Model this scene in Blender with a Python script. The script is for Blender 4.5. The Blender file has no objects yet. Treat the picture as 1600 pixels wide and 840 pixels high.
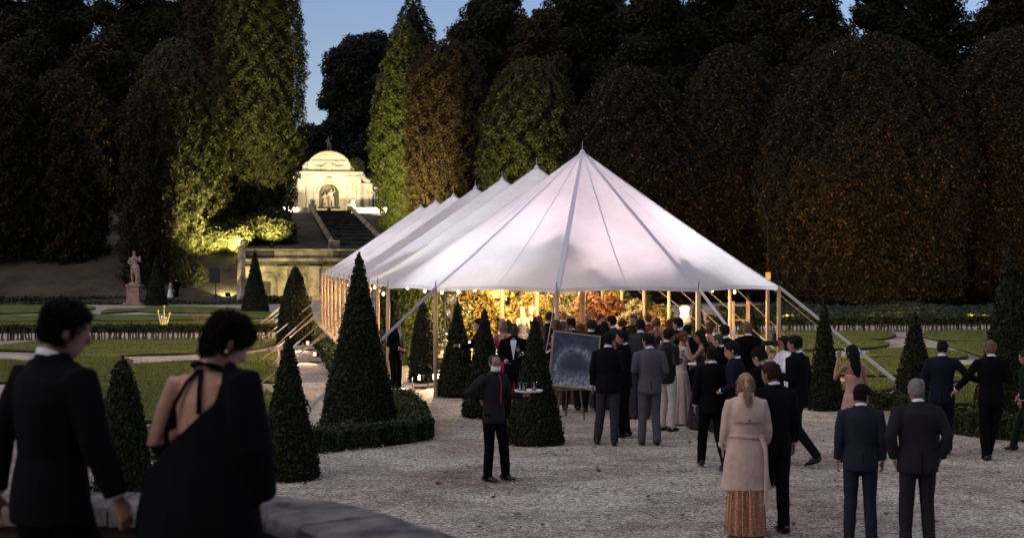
import bpy, math, random
import numpy as np
from mathutils import Vector, Matrix

sc = bpy.context.scene
col = sc.collection
R = math.radians

# ------------------------------------------------------------------ camera
CAMZ = 2.9
FPX = 2222.0
cam_d = bpy.data.cameras.new('camera')
cam = bpy.data.objects.new('camera', cam_d)
col.objects.link(cam)
cam.location = (0, 0, CAMZ)
cam.rotation_euler = (R(90 - 0.31), 0, 0)
cam_d.lens = 50
cam_d.sensor_width = 36
cam_d.clip_start = 0.1
cam_d.clip_end = 2000
cam_d.dof.use_dof = True
cam_d.dof.focus_distance = 25
cam_d.dof.aperture_fstop = 2.5
sc.camera = cam

# ------------------------------------------------------------------ sky, sun, exposure
world = bpy.data.worlds.new('World')
sc.world = world
world.use_nodes = True
wn = world.node_tree.nodes
wl = world.node_tree.links
wn.clear()
w_out = wn.new('ShaderNodeOutputWorld')
w_bg = wn.new('ShaderNodeBackground')
w_sky = wn.new('ShaderNodeTexSky')
w_sky.sky_type = 'NISHITA'
w_sky.sun_disc = False
SUN_EL, SUN_ROT = 14.0, 240.0
w_sky.sun_elevation = R(SUN_EL)
w_sky.sun_rotation = R(SUN_ROT)
w_sky.altitude = 80
w_sky.air_density = 1.0
w_sky.dust_density = 0.3
w_sky.ozone_density = 3.0
w_bg.inputs['Strength'].default_value = 0.145
w_tint = wn.new('ShaderNodeMix')          # the whole dusk sky a touch more violet than the model's
w_tint.data_type = 'RGBA'; w_tint.blend_type = 'MULTIPLY'
w_tint.inputs[0].default_value = 1.0
w_tint.inputs[7].default_value = (1.12, 0.91, 0.98, 1)
wl.new(w_sky.outputs[0], w_tint.inputs[6])
wl.new(w_tint.outputs[2], w_bg.inputs['Color'])
wl.new(w_bg.outputs[0], w_out.inputs['Surface'])

sun_d = bpy.data.lights.new('sun', 'SUN')
sun_d.energy = 1.5                       # afterglow, so broad that it throws no edge of shadow
sun_d.angle = R(80)
sun_d.color = (1.0, 0.80, 0.70)
sun = bpy.data.objects.new('sun', sun_d)
col.objects.link(sun)
_az, _el = R(SUN_ROT), R(SUN_EL + 50)
sun.rotation_euler = Vector((math.sin(_az) * math.cos(_el), math.cos(_az) * math.cos(_el), math.sin(_el))).to_track_quat('Z', 'Y').to_euler()

sc.view_settings.view_transform = 'Standard'
sc.view_settings.look = 'None'
sc.view_settings.gamma = 1
sc.view_settings.use_curve_mapping = False
sc.view_settings.exposure = 0.0
sc.cycles.sample_clamp_indirect = 4
sc.cycles.max_bounces = 8
sc.cycles.transparent_max_bounces = 8

# ------------------------------------------------------------------ coordinates
def P(px, py, d):
    """world point that photo pixel (px,py) shows at depth d"""
    return Vector(((px - 800) / FPX * d, d, CAMZ + (408 - py) / FPX * d))

def G(px, py):
    """ground point seen at photo pixel"""
    d = CAMZ * FPX / (py - 408)
    return Vector(((px - 800) / FPX * d, d, 0))

AX = Vector((-0.177, 0.984, 0)).normalized()    # main axis of the garden
AP = Vector((AX.y, -AX.x, 0))
C1 = Vector((1.683, 34, 0))                     # foot of the tent's front mast

def A(u, v, z=0.0):
    p = C1 + AX * u + AP * v
    return Vector((p.x, p.y, z))

AXROT = math.atan2(-AX.x, AX.y)

# ------------------------------------------------------------------ materials
def nodes_of(m):
    m.use_nodes = True
    n = m.node_tree.nodes
    return n, m.node_tree.links, n['Principled BSDF']

MATS = {}
def mat(name, c, rough=0.7, var=0.0, scale=8.0, c2=None, bump=0.0, bscale=None, spec=0.3,
        metal=0.0, detail=6.0, emit=None, estr=0.0, trans=0.0, ior=1.45, sheen=0.0, dist=0.02, stretch=None):
    if name in MATS:
        return MATS[name]
    m = bpy.data.materials.new(name)
    n, l, b = nodes_of(m)
    b.inputs['Base Color'].default_value = (*c, 1)
    b.inputs['Roughness'].default_value = rough
    b.inputs['Specular IOR Level'].default_value = spec
    b.inputs['Metallic'].default_value = metal
    b.inputs['IOR'].default_value = ior
    if trans:
        b.inputs['Transmission Weight'].default_value = trans
    if sheen:
        b.inputs['Sheen Weight'].default_value = sheen
    if emit:
        b.inputs['Emission Color'].default_value = (*emit, 1)
        b.inputs['Emission Strength'].default_value = estr
    if var or c2 or bump:
        tc = n.new('ShaderNodeTexCoord')
        src = tc.outputs['Object']
        if stretch:
            mp = n.new('ShaderNodeMapping')
            mp.inputs['Scale'].default_value = stretch
            l.new(src, mp.inputs['Vector'])
            src = mp.outputs[0]
        if var or c2:
            nz = n.new('ShaderNodeTexNoise')
            nz.inputs['Scale'].default_value = scale
            nz.inputs['Detail'].default_value = detail
            nz.inputs['Roughness'].default_value = 0.65
            l.new(src, nz.inputs['Vector'])
            rp = n.new('ShaderNodeValToRGB')
            lo = [max(0, x * (1 - var)) for x in c]
            hi = c2 if c2 else [x * (1 + var) for x in c]
            rp.color_ramp.elements[0].position = 0.34
            rp.color_ramp.elements[1].position = 0.66
            rp.color_ramp.elements[0].color = (*lo, 1)
            rp.color_ramp.elements[1].color = (*hi, 1)
            l.new(nz.outputs[0], rp.inputs[0])
            l.new(rp.outputs[0], b.inputs['Base Color'])
        if bump:
            nb = n.new('ShaderNodeTexNoise')
            nb.inputs['Scale'].default_value = bscale or scale * 3
            nb.inputs['Detail'].default_value = 5
            l.new(src, nb.inputs['Vector'])
            bp = n.new('ShaderNodeBump')
            bp.inputs['Strength'].default_value = bump
            bp.inputs['Distance'].default_value = dist
            l.new(nb.outputs[0], bp.inputs['Height'])
            l.new(bp.outputs[0], b.inputs['Normal'])
    MATS[name] = m
    return m

def leafmat(name, cols, rough=0.65, transl=0.25):
    """foliage: each leaf takes its own tone"""
    if name in MATS:
        return MATS[name]
    m = bpy.data.materials.new(name)
    n, l, b = nodes_of(m)
    g = n.new('ShaderNodeNewGeometry')
    rp = n.new('ShaderNodeValToRGB')
    e = rp.color_ramp.elements
    e[0].color = (*cols[0], 1)
    e[1].color = (*cols[-1], 1)
    for k in range(1, len(cols) - 1):
        x = e.new(k / (len(cols) - 1))
        x.color = (*cols[k], 1)
    l.new(g.outputs['Random Per Island'], rp.inputs[0])
    l.new(rp.outputs[0], b.inputs['Base Color'])
    b.inputs['Roughness'].default_value = rough
    b.inputs['Specular IOR Level'].default_value = 0.2
    t = n.new('ShaderNodeBsdfTranslucent')
    l.new(rp.outputs[0], t.inputs['Color'])
    mx = n.new('ShaderNodeMixShader')
    mx.inputs[0].default_value = transl
    l.new(b.outputs[0], mx.inputs[1])
    l.new(t.outputs[0], mx.inputs[2])
    l.new(mx.outputs[0], n['Material Output'].inputs['Surface'])
    MATS[name] = m
    return m

# ------------------------------------------------------------------ object helpers
def tag(o, label=None, cat=None, group=None, kind=None):
    if label: o['label'] = label
    if cat: o['category'] = cat
    if group: o['group'] = group
    if kind: o['kind'] = kind
    return o

def empty(name, loc, label, cat, group=None, rz=0.0, sc_=1.0):
    o = bpy.data.objects.new(name, None)
    col.objects.link(o)
    o.location = loc
    o.rotation_euler = (0, 0, rz)
    o.scale = (sc_, sc_, sc_)
    o.empty_display_size = 0.2
    return tag(o, label, cat, group)

def mesh_np(name, v, f, smooth=False):
    me = bpy.data.meshes.new(name)
    if isinstance(f, np.ndarray):
        v = np.asarray(v, dtype=np.float32)
        k = f.shape[1]
        me.vertices.add(len(v))
        me.vertices.foreach_set('co', v.ravel())
        me.loops.add(f.size)
        me.loops.foreach_set('vertex_index', f.ravel().astype(np.int32))
        me.polygons.add(len(f))
        me.polygons.foreach_set('loop_start', np.arange(0, f.size, k, dtype=np.int32))
        me.polygons.foreach_set('loop_total', np.full(len(f), k, dtype=np.int32))
        me.update(calc_edges=True)
    else:
        me.from_pydata([tuple(x) for x in v], [], [tuple(x) for x in f])
        me.update()
    if smooth:
        me.polygons.foreach_set('use_smooth', np.ones(len(me.polygons), dtype=bool))
    return me

def link(name, me, m=None, parent=None, loc=None, rot=None):
    o = bpy.data.objects.new(name, me)
    col.objects.link(o)
    if m is not None:
        if len(me.materials) == 0:
            me.materials.append(m)
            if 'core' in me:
                me.materials.append(mat('crown_inner_shade', (0.007, 0.008, 0.004), 0.95, var=0.4, scale=2.0, spec=0.05))
        elif me.materials[0] is not m:
            o.material_slots[0].link = 'OBJECT'
            o.material_slots[0].material = m
    if parent is not None:
        o.parent = parent
    if loc is not None: o.location = loc
    if rot is not None: o.rotation_euler = rot
    return o

class MB:
    """collects boxes, tubes, lathes, prisms of ONE piece"""
    def __init__(s):
        s.v, s.f = [], []
    def add(s, v, f):
        k = len(s.v)
        s.v += [tuple(x) for x in v]
        s.f += [tuple(i + k for i in q) for q in f]
        return s
    def box(s, x0, x1, y0, y1, z0, z1, bev=0.0):
        if bev:
            b = bev
            v = []
            for z, k in ((z0, b), (z0 + b, 0), (z1 - b, 0), (z1, b)):
                v += [(x0 + b + k, y0 + k, z), (x1 - b - k, y0 + k, z), (x1 - k, y0 + b + k, z), (x1 - k, y1 - b - k, z),
                      (x1 - b - k, y1 - k, z), (x0 + b + k, y1 - k, z), (x0 + k, y1 - b - k, z), (x0 + k, y0 + b + k, z)]
            f = [tuple(range(7, -1, -1)), tuple(range(24, 32))]
            for r in range(3):
                for i in range(8):
                    j = (i + 1) % 8
                    f.append((r * 8 + i, r * 8 + j, r * 8 + 8 + j, r * 8 + 8 + i))
            return s.add(v, f)
        v = [(x0, y0, z0), (x1, y0, z0), (x1, y1, z0), (x0, y1, z0), (x0, y0, z1), (x1, y0, z1), (x1, y1, z1), (x0, y1, z1)]
        return s.add(v, [(3, 2, 1, 0), (4, 5, 6, 7), (0, 1, 5, 4), (1, 2, 6, 5), (2, 3, 7, 6), (3, 0, 4, 7)])
    def tube(s, pts, rad, n=8, side=None, cap=True, power=None):
        """tube along pts; rad = scalar, or list of scalars or (a,b); round ends"""
        pts = [Vector(p) for p in pts]
        m = len(pts)
        if not isinstance(rad, (list, tuple)):
            rad = [rad] * m
        rr = [(r, r) if not isinstance(r, (list, tuple)) else r for r in rad]
        ref = Vector(side) if side is not None else None
        v, f = [], []
        for i in range(m):
            t = (pts[min(i + 1, m - 1)] - pts[max(i - 1, 0)])
            t = t.normalized() if t.length > 1e-9 else Vector((0, 0, 1))
            rf = ref if ref is not None else (Vector((1, 0, 0)) if abs(t.x) < 0.9 else Vector((0, 1, 0)))
            bx = (rf - t * rf.dot(t))
            bx = bx.normalized() if bx.length > 1e-6 else Vector((0, 1, 0))
            by = t.cross(bx)
            for k in range(n):
                a = 2 * math.pi * k / n
                cx, cy = math.cos(a), math.sin(a)
                if power:
                    cx = math.copysign(abs(cx) ** power, cx)
                    cy = math.copysign(abs(cy) ** power, cy)
                v.append(pts[i] + bx * (rr[i][0] * cx) + by * (rr[i][1] * cy))
        for i in range(m - 1):
            for k in range(n):
                j = (k + 1) % n
                f.append((i * n + k, i * n + j, (i + 1) * n + j, (i + 1) * n + k))
        if cap:
            f.append(tuple(range(n - 1, -1, -1)))
            f.append(tuple((m - 1) * n + k for k in range(n)))
        return s.add(v, f)
    def lathe(s, prof, n=16, c=(0, 0, 0), sx=1.0, sy=1.0):
        v, f = [], []
        m = len(prof)
        for r, z in prof:
            for k in range(n):
                a = 2 * math.pi * k / n
                v.append((c[0] + r * sx * math.cos(a), c[1] + r * sy * math.sin(a), c[2] + z))
        for i in range(m - 1):
            for k in range(n):
                j = (k + 1) % n
                f.append((i * n + k, i * n + j, (i + 1) * n + j, (i + 1) * n + k))
        f.append(tuple(range(n - 1, -1, -1)))
        f.append(tuple((m - 1) * n + k for k in range(n)))
        return s.add(v, f)
    def ball(s, c, r, n=10, m=6):
        rx, ry, rz = r if isinstance(r, (list, tuple)) else (r, r, r)
        pr = [(max(0.04, math.sin(math.pi * i / m)), -math.cos(math.pi * i / m)) for i in range(m + 1)]
        v, f = [], []
        for a_, z in pr:
            for k in range(n):
                a = 2 * math.pi * k / n
                v.append((c[0] + rx * a_ * math.cos(a), c[1] + ry * a_ * math.sin(a), c[2] + rz * z))
        for i in range(m):
            for k in range(n):
                j = (k + 1) % n
                f.append((i * n + k, i * n + j, (i + 1) * n + j, (i + 1) * n + k))
        f.append(tuple(range(n - 1, -1, -1)))
        f.append(tuple(m * n + k for k in range(n)))
        return s.add(v, f)
    def prism(s, poly, z0, z1):
        n = len(poly)
        v = [(x, y, z0) for x, y in poly] + [(x, y, z1) for x, y in poly]
        f = [tuple(range(n - 1, -1, -1)), tuple(range(n, 2 * n))]
        for i in range(n):
            j = (i + 1) % n
            f.append((i, j, n + j, n + i))
        return s.add(v, f)
    def rot(s, mx):
        s.v = [tuple(mx @ Vector(p)) for p in s.v]
        return s
    def mesh(s, name, smooth=False):
        return mesh_np(name, s.v, s.f, smooth)
    def build(s, name, m, parent=None, smooth=False, loc=None, rot=None):
        return link(name, s.mesh(name, smooth), m, parent, loc, rot)

def smooth_by_angle(me, ang=40):
    me.polygons.foreach_set('use_smooth', np.ones(len(me.polygons), dtype=bool))
    try:
        me.set_sharp_from_angle(angle=R(ang))
    except Exception:
        pass

# ------------------------------------------------------------------ foliage
def lumps(rng, n=5, kmax=7, mmax=5):
    return [(rng.integers(1, kmax), rng.uniform(0, 6.28), rng.uniform(1, mmax) * 3.14, rng.uniform(0, 6.28), rng.uniform(0.4, 1.0)) for _ in range(n)]

def lump_eval(L, phi, h):
    s = 0
    for k, a, m, b, w in L:
        s = s + w * np.sin(k * phi + a) * np.sin(m * h + b)
    return s / len(L)

def tris_at(pos, nrm, size, rng, jitter=0.8, aspect=1.5):
    v, f = quads_at(pos, nrm, size * 1.25, rng, jitter, aspect)
    v = v.reshape(-1, 4, 3)[:, :3].reshape(-1, 3)
    return v, np.arange(len(v)).reshape(-1, 3)

def quads_at(pos, nrm, size, rng, jitter=0.8, aspect=1.5):
    n = len(pos)
    d = nrm + jitter * rng.normal(size=(n, 3))
    d /= np.linalg.norm(d, axis=1, keepdims=True) + 1e-9
    t = np.cross(d, rng.normal(size=(n, 3)))
    t /= np.linalg.norm(t, axis=1, keepdims=True) + 1e-9
    b = np.cross(d, t)
    s = (size * rng.uniform(0.6, 1.35, n))[:, None] * 0.5
    v = np.empty((n, 4, 3))
    v[:, 0] = pos - t * s * aspect
    v[:, 1] = pos + b * s
    v[:, 2] = pos + t * s * aspect
    v[:, 3] = pos - b * s
    f = np.arange(n * 4).reshape(n, 4)
    return v.reshape(-1, 3), f

PROFILES = {
    'column': lambda h: np.sqrt(np.clip(1 - np.clip((h - 0.70) / 0.30, 0, 1) ** 2.2, 0, 1)) * (0.86 + 0.14 * np.clip(h / 0.35, 0, 1)),
    'dome':   lambda h: np.sqrt(np.clip(1 - np.clip((h - 0.38) / 0.62, 0, 1) ** 2.3, 0, 1)) * (0.80 + 0.20 * np.clip(h / 0.4, 0, 1)),
    'vase':   lambda h: np.sqrt(np.clip(1 - np.clip((h - 0.62) / 0.38, 0, 1) ** 2.2, 0, 1)) * (0.40 + 0.60 * np.clip(h / 0.36, 0, 1) ** 0.8),
    'spire':  lambda h: np.clip(1 - np.clip((h - 0.12) / 0.88, 0, 1) ** 1.5, 0, 1) * (0.75 + 0.25 * np.clip(h / 0.15, 0, 1)),
    'flame':  lambda h: np.clip(1 - np.clip((h - 0.30) / 0.70, 0, 1) ** 2.0, 0, 1) ** 0.8 * (0.52 + 0.48 * np.clip(h / 0.38, 0, 1)),
    'cone':   lambda h: (1.0 - h) * 0.94 + 0.06 * np.sqrt(np.clip(1 - h, 0, 1)),
    'bullet': lambda h: np.clip(1 - h ** 1.7, 0, 1) ** 0.75,
}

def revolve_crown(prof, rad, height, n, leaf, seed, lump=0.12, depth=0.07, jitter=0.8, z0=0.0, back=0.35, facing=None, up=0.35, clump=0.0, tri=False):
    rng = np.random.default_rng(seed)
    L = lumps(rng)
    L2 = lumps(rng, 6, 16, 14)
    pf = PROFILES[prof]
    N = int(n * 2.6)
    h = rng.uniform(0, 1, N)
    phi = rng.uniform(0, 2 * np.pi, N)
    keep = rng.uniform(0, 1, N) < np.clip(pf(h), 0.05, 1)
    if facing is not None:
        c = np.cos(phi - facing)
        keep &= (c > -0.15) | (rng.uniform(0, 1, N) < back)
    h, phi = h[keep][:n], phi[keep][:n]
    r = pf(h) * rad * (1 + lump * lump_eval(L, phi, h) * 2 + lump * 0.5 * lump_eval(L2, phi, h) * 2)
    if clump:
        kk = max(4, int(rad * 6.28 / 1.1)); mm = max(4, int(height / 1.5))
        cl = np.zeros(len(r))
        for q in range(9):
            cl += np.sin(rng.integers(kk // 3, kk + 1) * phi + rng.uniform(0, 6.28) + 2.2 * np.sin(h * height * rng.uniform(.3, 1.1) + rng.uniform(0, 6))) * np.sin(rng.uniform(mm * .3, mm) * 6.28 * h + rng.uniform(0, 6.28) + 1.5 * np.sin(phi * rng.integers(2, 7)))
        cl = np.clip(cl / 2.2, -1.2, 1.0)
        r = r + clump * cl * np.clip(pf(h) * 1.5, 0.2, 1)
    r = r * (1 - np.abs(rng.normal(0, depth, len(r)))) + rng.normal(0, leaf * 0.35, len(r))
    e = 0.02
    dr = (pf(np.clip(h + e, 0, 1)) - pf(np.clip(h - e, 0, 1))) / (2 * e) * rad / height
    nz = np.clip(-dr, -0.5, 3)
    nr = np.stack([np.cos(phi), np.sin(phi), nz], 1)
    nr /= np.linalg.norm(nr, axis=1, keepdims=True)
    nr[:, 2] += up * 0.5
    pos = np.stack([r * np.cos(phi), r * np.sin(phi), z0 + h * height + rng.normal(0, leaf * 0.4, len(r))], 1)
    v, f = (tris_at if tri else quads_at)(pos, nr, leaf, rng, jitter)
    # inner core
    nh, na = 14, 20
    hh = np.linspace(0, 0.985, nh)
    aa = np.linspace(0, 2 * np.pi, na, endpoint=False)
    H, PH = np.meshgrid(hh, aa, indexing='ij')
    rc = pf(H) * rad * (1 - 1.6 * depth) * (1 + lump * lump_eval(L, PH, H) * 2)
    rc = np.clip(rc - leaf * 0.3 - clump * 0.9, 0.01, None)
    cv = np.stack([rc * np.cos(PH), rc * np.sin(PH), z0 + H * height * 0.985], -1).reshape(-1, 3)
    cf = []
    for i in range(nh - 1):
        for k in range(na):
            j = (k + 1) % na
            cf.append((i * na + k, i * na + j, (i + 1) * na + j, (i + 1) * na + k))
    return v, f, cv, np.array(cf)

def crown_mesh(name, v, f, cv, cf):
    vv = np.concatenate([cv, v])
    if f.shape[1] == 3 and cf.shape[1] == 4:
        cf = np.concatenate([cf[:, [0, 1, 2]], cf[:, [0, 2, 3]]])
    ff = np.concatenate([cf, f + len(cv)])
    me = mesh_np(name, vv, ff)
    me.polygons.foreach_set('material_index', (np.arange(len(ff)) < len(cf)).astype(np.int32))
    me['core'] = 1            # dark core, painting the shade inside the crown, is its own material
    return me

def blob_crown(blobs, n, leaf, seed, jitter=0.9, noise=0.16, core=0.8, camside=True):
    """a wild crown: leaves over the surface of a cluster of lobes"""
    rng = np.random.default_rng(seed)
    B = np.array(blobs, dtype=float)
    area = (B[:, 3] * B[:, 4] + B[:, 3] * B[:, 5] + B[:, 4] * B[:, 5])
    idx = rng.choice(len(B), int(n * 2.2), p=area / area.sum())
    d = rng.normal(size=(len(idx), 3))
    d /= np.linalg.norm(d, axis=1, keepdims=True)
    if camside:
        k = (d[:, 1] < 0.35) | (rng.uniform(0, 1, len(d)) < 0.25)
        idx, d = idx[k], d[k]
    b = B[idx]
    ph = rng.uniform(0, 6.28, (len(B), 6))
    w = 1 + noise * (np.sin(5 * d[:, 0] + ph[idx, 0]) * np.sin(4 * d[:, 2] + ph[idx, 1]) + 0.7 * np.sin(9 * d[:, 1] + ph[idx, 2]) * np.sin(8 * d[:, 2] + ph[idx, 3]))
    w = w + noise * 0.6 * np.sin(17 * d[:, 0] + ph[idx, 4]) * np.sin(15 * d[:, 2] + ph[idx, 5]) * np.sin(13 * d[:, 1])
    w = w * (1 - np.abs(rng.normal(0, 0.09, len(w))))
    pos = b[:, :3] + d * b[:, 3:6] * w[:, None]
    keep = np.ones(len(pos), bool)
    for c in B:
        q = (pos - c[:3]) / c[3:6]
        keep &= ~((q * q).sum(1) < 0.60)
    pos, d = pos[keep][:n], d[keep][:n]
    d = d + np.array([0, 0, 0.25])
    v, f = tris_at(pos, d, leaf, rng, jitter)
    cv, cf = [], []
    for c in B:
        mb = MB().ball(c[:3], tuple(c[3:6] * core), 10, 6)
        cf += [tuple(i + len(cv) for i in q) for q in mb.f if len(q) == 4]
        cv += mb.v
    return v, f, np.array(cv), np.array(cf)
# ================================================================== SETTING
def gravel_mat():
    m = bpy.data.materials.new('gravel')
    n, l, b = nodes_of(m)
    tc = n.new('ShaderNodeTexCoord')
    big = n.new('ShaderNodeTexNoise'); big.inputs['Scale'].default_value = 0.45; big.inputs['Detail'].default_value = 8
    big.inputs['Roughness'].default_value = 0.7
    vor = n.new('ShaderNodeTexVoronoi'); vor.inputs['Scale'].default_value = 38
    vor2 = n.new('ShaderNodeTexVoronoi'); vor2.inputs['Scale'].default_value = 15
    l.new(tc.outputs['Object'], big.inputs['Vector'])
    l.new(tc.outputs['Object'], vor.inputs['Vector'])
    l.new(tc.outputs['Object'], vor2.inputs['Vector'])
    sep = n.new('ShaderNodeSeparateColor'); l.new(vor.outputs['Color'], sep.inputs[0])
    rp = n.new('ShaderNodeValToRGB')
    e = rp.color_ramp.elements
    e[0].color = (0.125, 0.107, 0.085, 1); e[1].color = (0.66, 0.63, 0.56, 1)
    x = e.new(0.35); x.color = (0.31, 0.275, 0.222, 1)
    x = e.new(0.75); x.color = (0.44, 0.405, 0.338, 1)
    l.new(sep.outputs[0], rp.inputs[0])
    rb = n.new('ShaderNodeValToRGB')
    rb.color_ramp.elements[0].position = 0.36; rb.color_ramp.elements[0].color = (0.58, 0.51, 0.47, 1)
    rb.color_ramp.elements[1].position = 0.60; rb.color_ramp.elements[1].color = (1.18, 1.22, 1.22, 1)
    l.new(big.outputs[0], rb.inputs[0])
    mx = n.new('ShaderNodeMix'); mx.data_type = 'RGBA'; mx.blend_type = 'MULTIPLY'
    mx.inputs[0].default_value = 1.0
    l.new(rp.outputs[0], mx.inputs[6]); l.new(rb.outputs[0], mx.inputs[7])
    # scuffed and damp patches, drawn out across the court where feet and wheels pass
    mp = n.new('ShaderNodeMapping'); mp.inputs['Scale'].default_value = (0.55, 1.5, 1.0); mp.inputs['Rotation'].default_value = (0, 0, 0.25)
    l.new(tc.outputs['Object'], mp.inputs['Vector'])
    tr = n.new('ShaderNodeTexNoise'); tr.inputs['Scale'].default_value = 1.1; tr.inputs['Detail'].default_value = 9; tr.inputs['Roughness'].default_value = 0.72; tr.inputs['Distortion'].default_value = 1.2
    l.new(mp.outputs[0], tr.inputs['Vector'])
    rt = n.new('ShaderNodeValToRGB')
    rt.color_ramp.elements[0].position = 0.33; rt.color_ramp.elements[0].color = (0.60, 0.54, 0.50, 1)
    rt.color_ramp.elements[1].position = 0.52; rt.color_ramp.elements[1].color = (1.06, 1.07, 1.07, 1)
    l.new(tr.outputs[0], rt.inputs[0])
    m3 = n.new('ShaderNodeMix'); m3.data_type = 'RGBA'; m3.blend_type = 'MULTIPLY'; m3.inputs[0].default_value = 1.0
    l.new(mx.outputs[2], m3.inputs[6]); l.new(rt.outputs[0], m3.inputs[7])
    l.new(m3.outputs[2], b.inputs['Base Color'])
    b.inputs['Roughness'].default_value = 0.9
    b.inputs['Specular IOR Level'].default_value = 0.15
    ad = n.new('ShaderNodeMath'); ad.operation = 'ADD'
    l.new(vor.outputs['Distance'], ad.inputs[0]); l.new(vor2.outputs['Distance'], ad.inputs[1])
    bp = n.new('ShaderNodeBump'); bp.inputs['Strength'].default_value = 0.7; bp.inputs['Distance'].default_value = 0.012
    bp.invert = True
    l.new(ad.outputs[0], bp.inputs['Height']); l.new(bp.outputs[0], b.inputs['Normal'])
    return m
GRAVEL = gravel_mat()
MATS['gravel'] = GRAVEL

# --- ground: one sheet, finely divided near the camera so the surface is gently uneven
def ground():
    xs = np.concatenate([[-600, -300, -150, -80, -40], np.arange(-24, 24.1, 1.2), [40, 80, 150, 300, 600]])
    ys = np.concatenate([[-60, -10], np.arange(4, 60, 1.2), [65, 75, 90, 120, 200, 400, 900]])
    rng = np.random.default_rng(3)
    X, Y = np.meshgrid(xs, ys, indexing='ij')
    Z = 0.012 * np.sin(X * 0.9 + 1.3) * np.sin(Y * 0.7) + 0.010 * np.sin(X * 1.9 + Y * 1.3)
    Z[(np.abs(X) > 24) | (Y > 58)] = -0.01
    v = np.stack([X, Y, Z - 0.012], -1).reshape(-1, 3)
    a, b = X.shape
    f = np.array([(i * b + j, (i + 1) * b + j, (i + 1) * b + j + 1, i * b + j + 1) for i in range(a - 1) for j in range(b - 1)])
    o = link('ground', mesh_np('ground', v, f, True), GRAVEL)
    tag(o, 'pale gravel forecourt and paths of the formal garden', 'ground', kind='structure')
ground()

# --- loose pebbles lying on the gravel
def pebbles():
    rng = np.random.default_rng(11)
    n = 42000
    d = 12.5 + 20 * rng.uniform(0, 1, n) ** 1.7
    x = rng.uniform(-0.42, 0.42, n) * d
    s = rng.uniform(0.005, 0.014, n) * rng.choice([1, 1, 1, 1.5], n)
    a = rng.uniform(0, 6.28, n)
    base = np.array([[1, 0, 0], [0.2, 0.8, 0], [-1, 0.2, 0], [-0.1, -0.9, 0], [0.05, 0.05, 0.75]])
    c, si = np.cos(a)[:, None], np.sin(a)[:, None]
    bx = base[None, :, 0] * c - base[None, :, 1] * si
    by = base[None, :, 0] * si + base[None, :, 1] * c
    v = np.stack([x[:, None] + bx * s[:, None], d[:, None] + by * s[:, None], base[None, :, 2] * s[:, None] + 0.006 + 0 * bx], -1).reshape(-1, 3)
    q = np.array([[0, 1, 4], [1, 2, 4], [2, 3, 4], [3, 0, 4]])
    f = (q[None] + (np.arange(n) * 5)[:, None, None]).reshape(-1, 3)
    m = leafmat('pebble', [(0.10, 0.08, 0.07), (0.26, 0.215, 0.185), (0.36, 0.31, 0.27), (0.62, 0.57, 0.52)], 0.85, 0.0)
    o = link('gravel_stones', mesh_np('gravel_stones', v, f), m)
    tag(o, 'loose pale and brown pebbles scattered over the gravel', 'gravel', kind='stuff')
pebbles()

# --- lawns of the parterre
LAWN = mat('lawn', (0.105, 0.135, 0.034), 0.9, var=0.42, scale=0.9, bump=1.0, bscale=55, spec=0.1, dist=0.03, detail=10)
SOIL = mat('lawn_edge', (0.022, 0.022, 0.012), 0.95, var=0.4, scale=6)

def smooth_poly(pts, k=6):
    n = len(pts)
    out = []
    for i in range(n):
        p0, p1, p2, p3 = (np.array(pts[(i + j - 1) % n], float) for j in range(4))
        for t in np.linspace(0, 1, k, endpoint=False):
            out.append(0.5 * ((2 * p1) + (-p0 + p2) * t + (2 * p0 - 5 * p1 + 4 * p2 - p3) * t * t + (-p0 + 3 * p1 - 3 * p2 + p3) * t ** 3))
    return out

GRASS_SPOTS = []
def lawn(pix, label):
    w = [G(x, y) for x, y in pix]
    poly = smooth_poly([(p.x, p.y) for p in w], 7)
    n = len(poly)
    ar = sum(poly[i][0] * poly[(i + 1) % n][1] - poly[(i + 1) % n][0] * poly[i][1] for i in range(n))
    if ar < 0:
        poly = poly[::-1]
    c = np.mean(poly, 0)
    inner = [q + (c - q) / (np.linalg.norm(c - q) + 1e-6) * 0.05 for q in poly]
    v = [(x, y, -0.02) for x, y in poly] + [(x, y, 0.06) for x, y in poly] + [(x, y, 0.085) for x, y in inner]
    f = []
    for i in range(n):
        j = (i + 1) % n
        f.append((i, j, n + j, n + i))
        f.append((n + i, n + j, 2 * n + j, 2 * n + i))
    f.append(tuple(range(2 * n, 3 * n)))
    me = mesh_np('lawn', v, f)
    me.materials.append(LAWN); me.materials.append(SOIL)
    for p in me.polygons:
        if p.index < 2 * n and p.index % 2 == 0:
            p.material_index = 1
    o = link('lawn', me)
    tag(o, label, 'lawn', 'grass scrolls of the parterre', 'structure')
    GRASS_SPOTS.append((np.array(poly), c))

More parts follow.
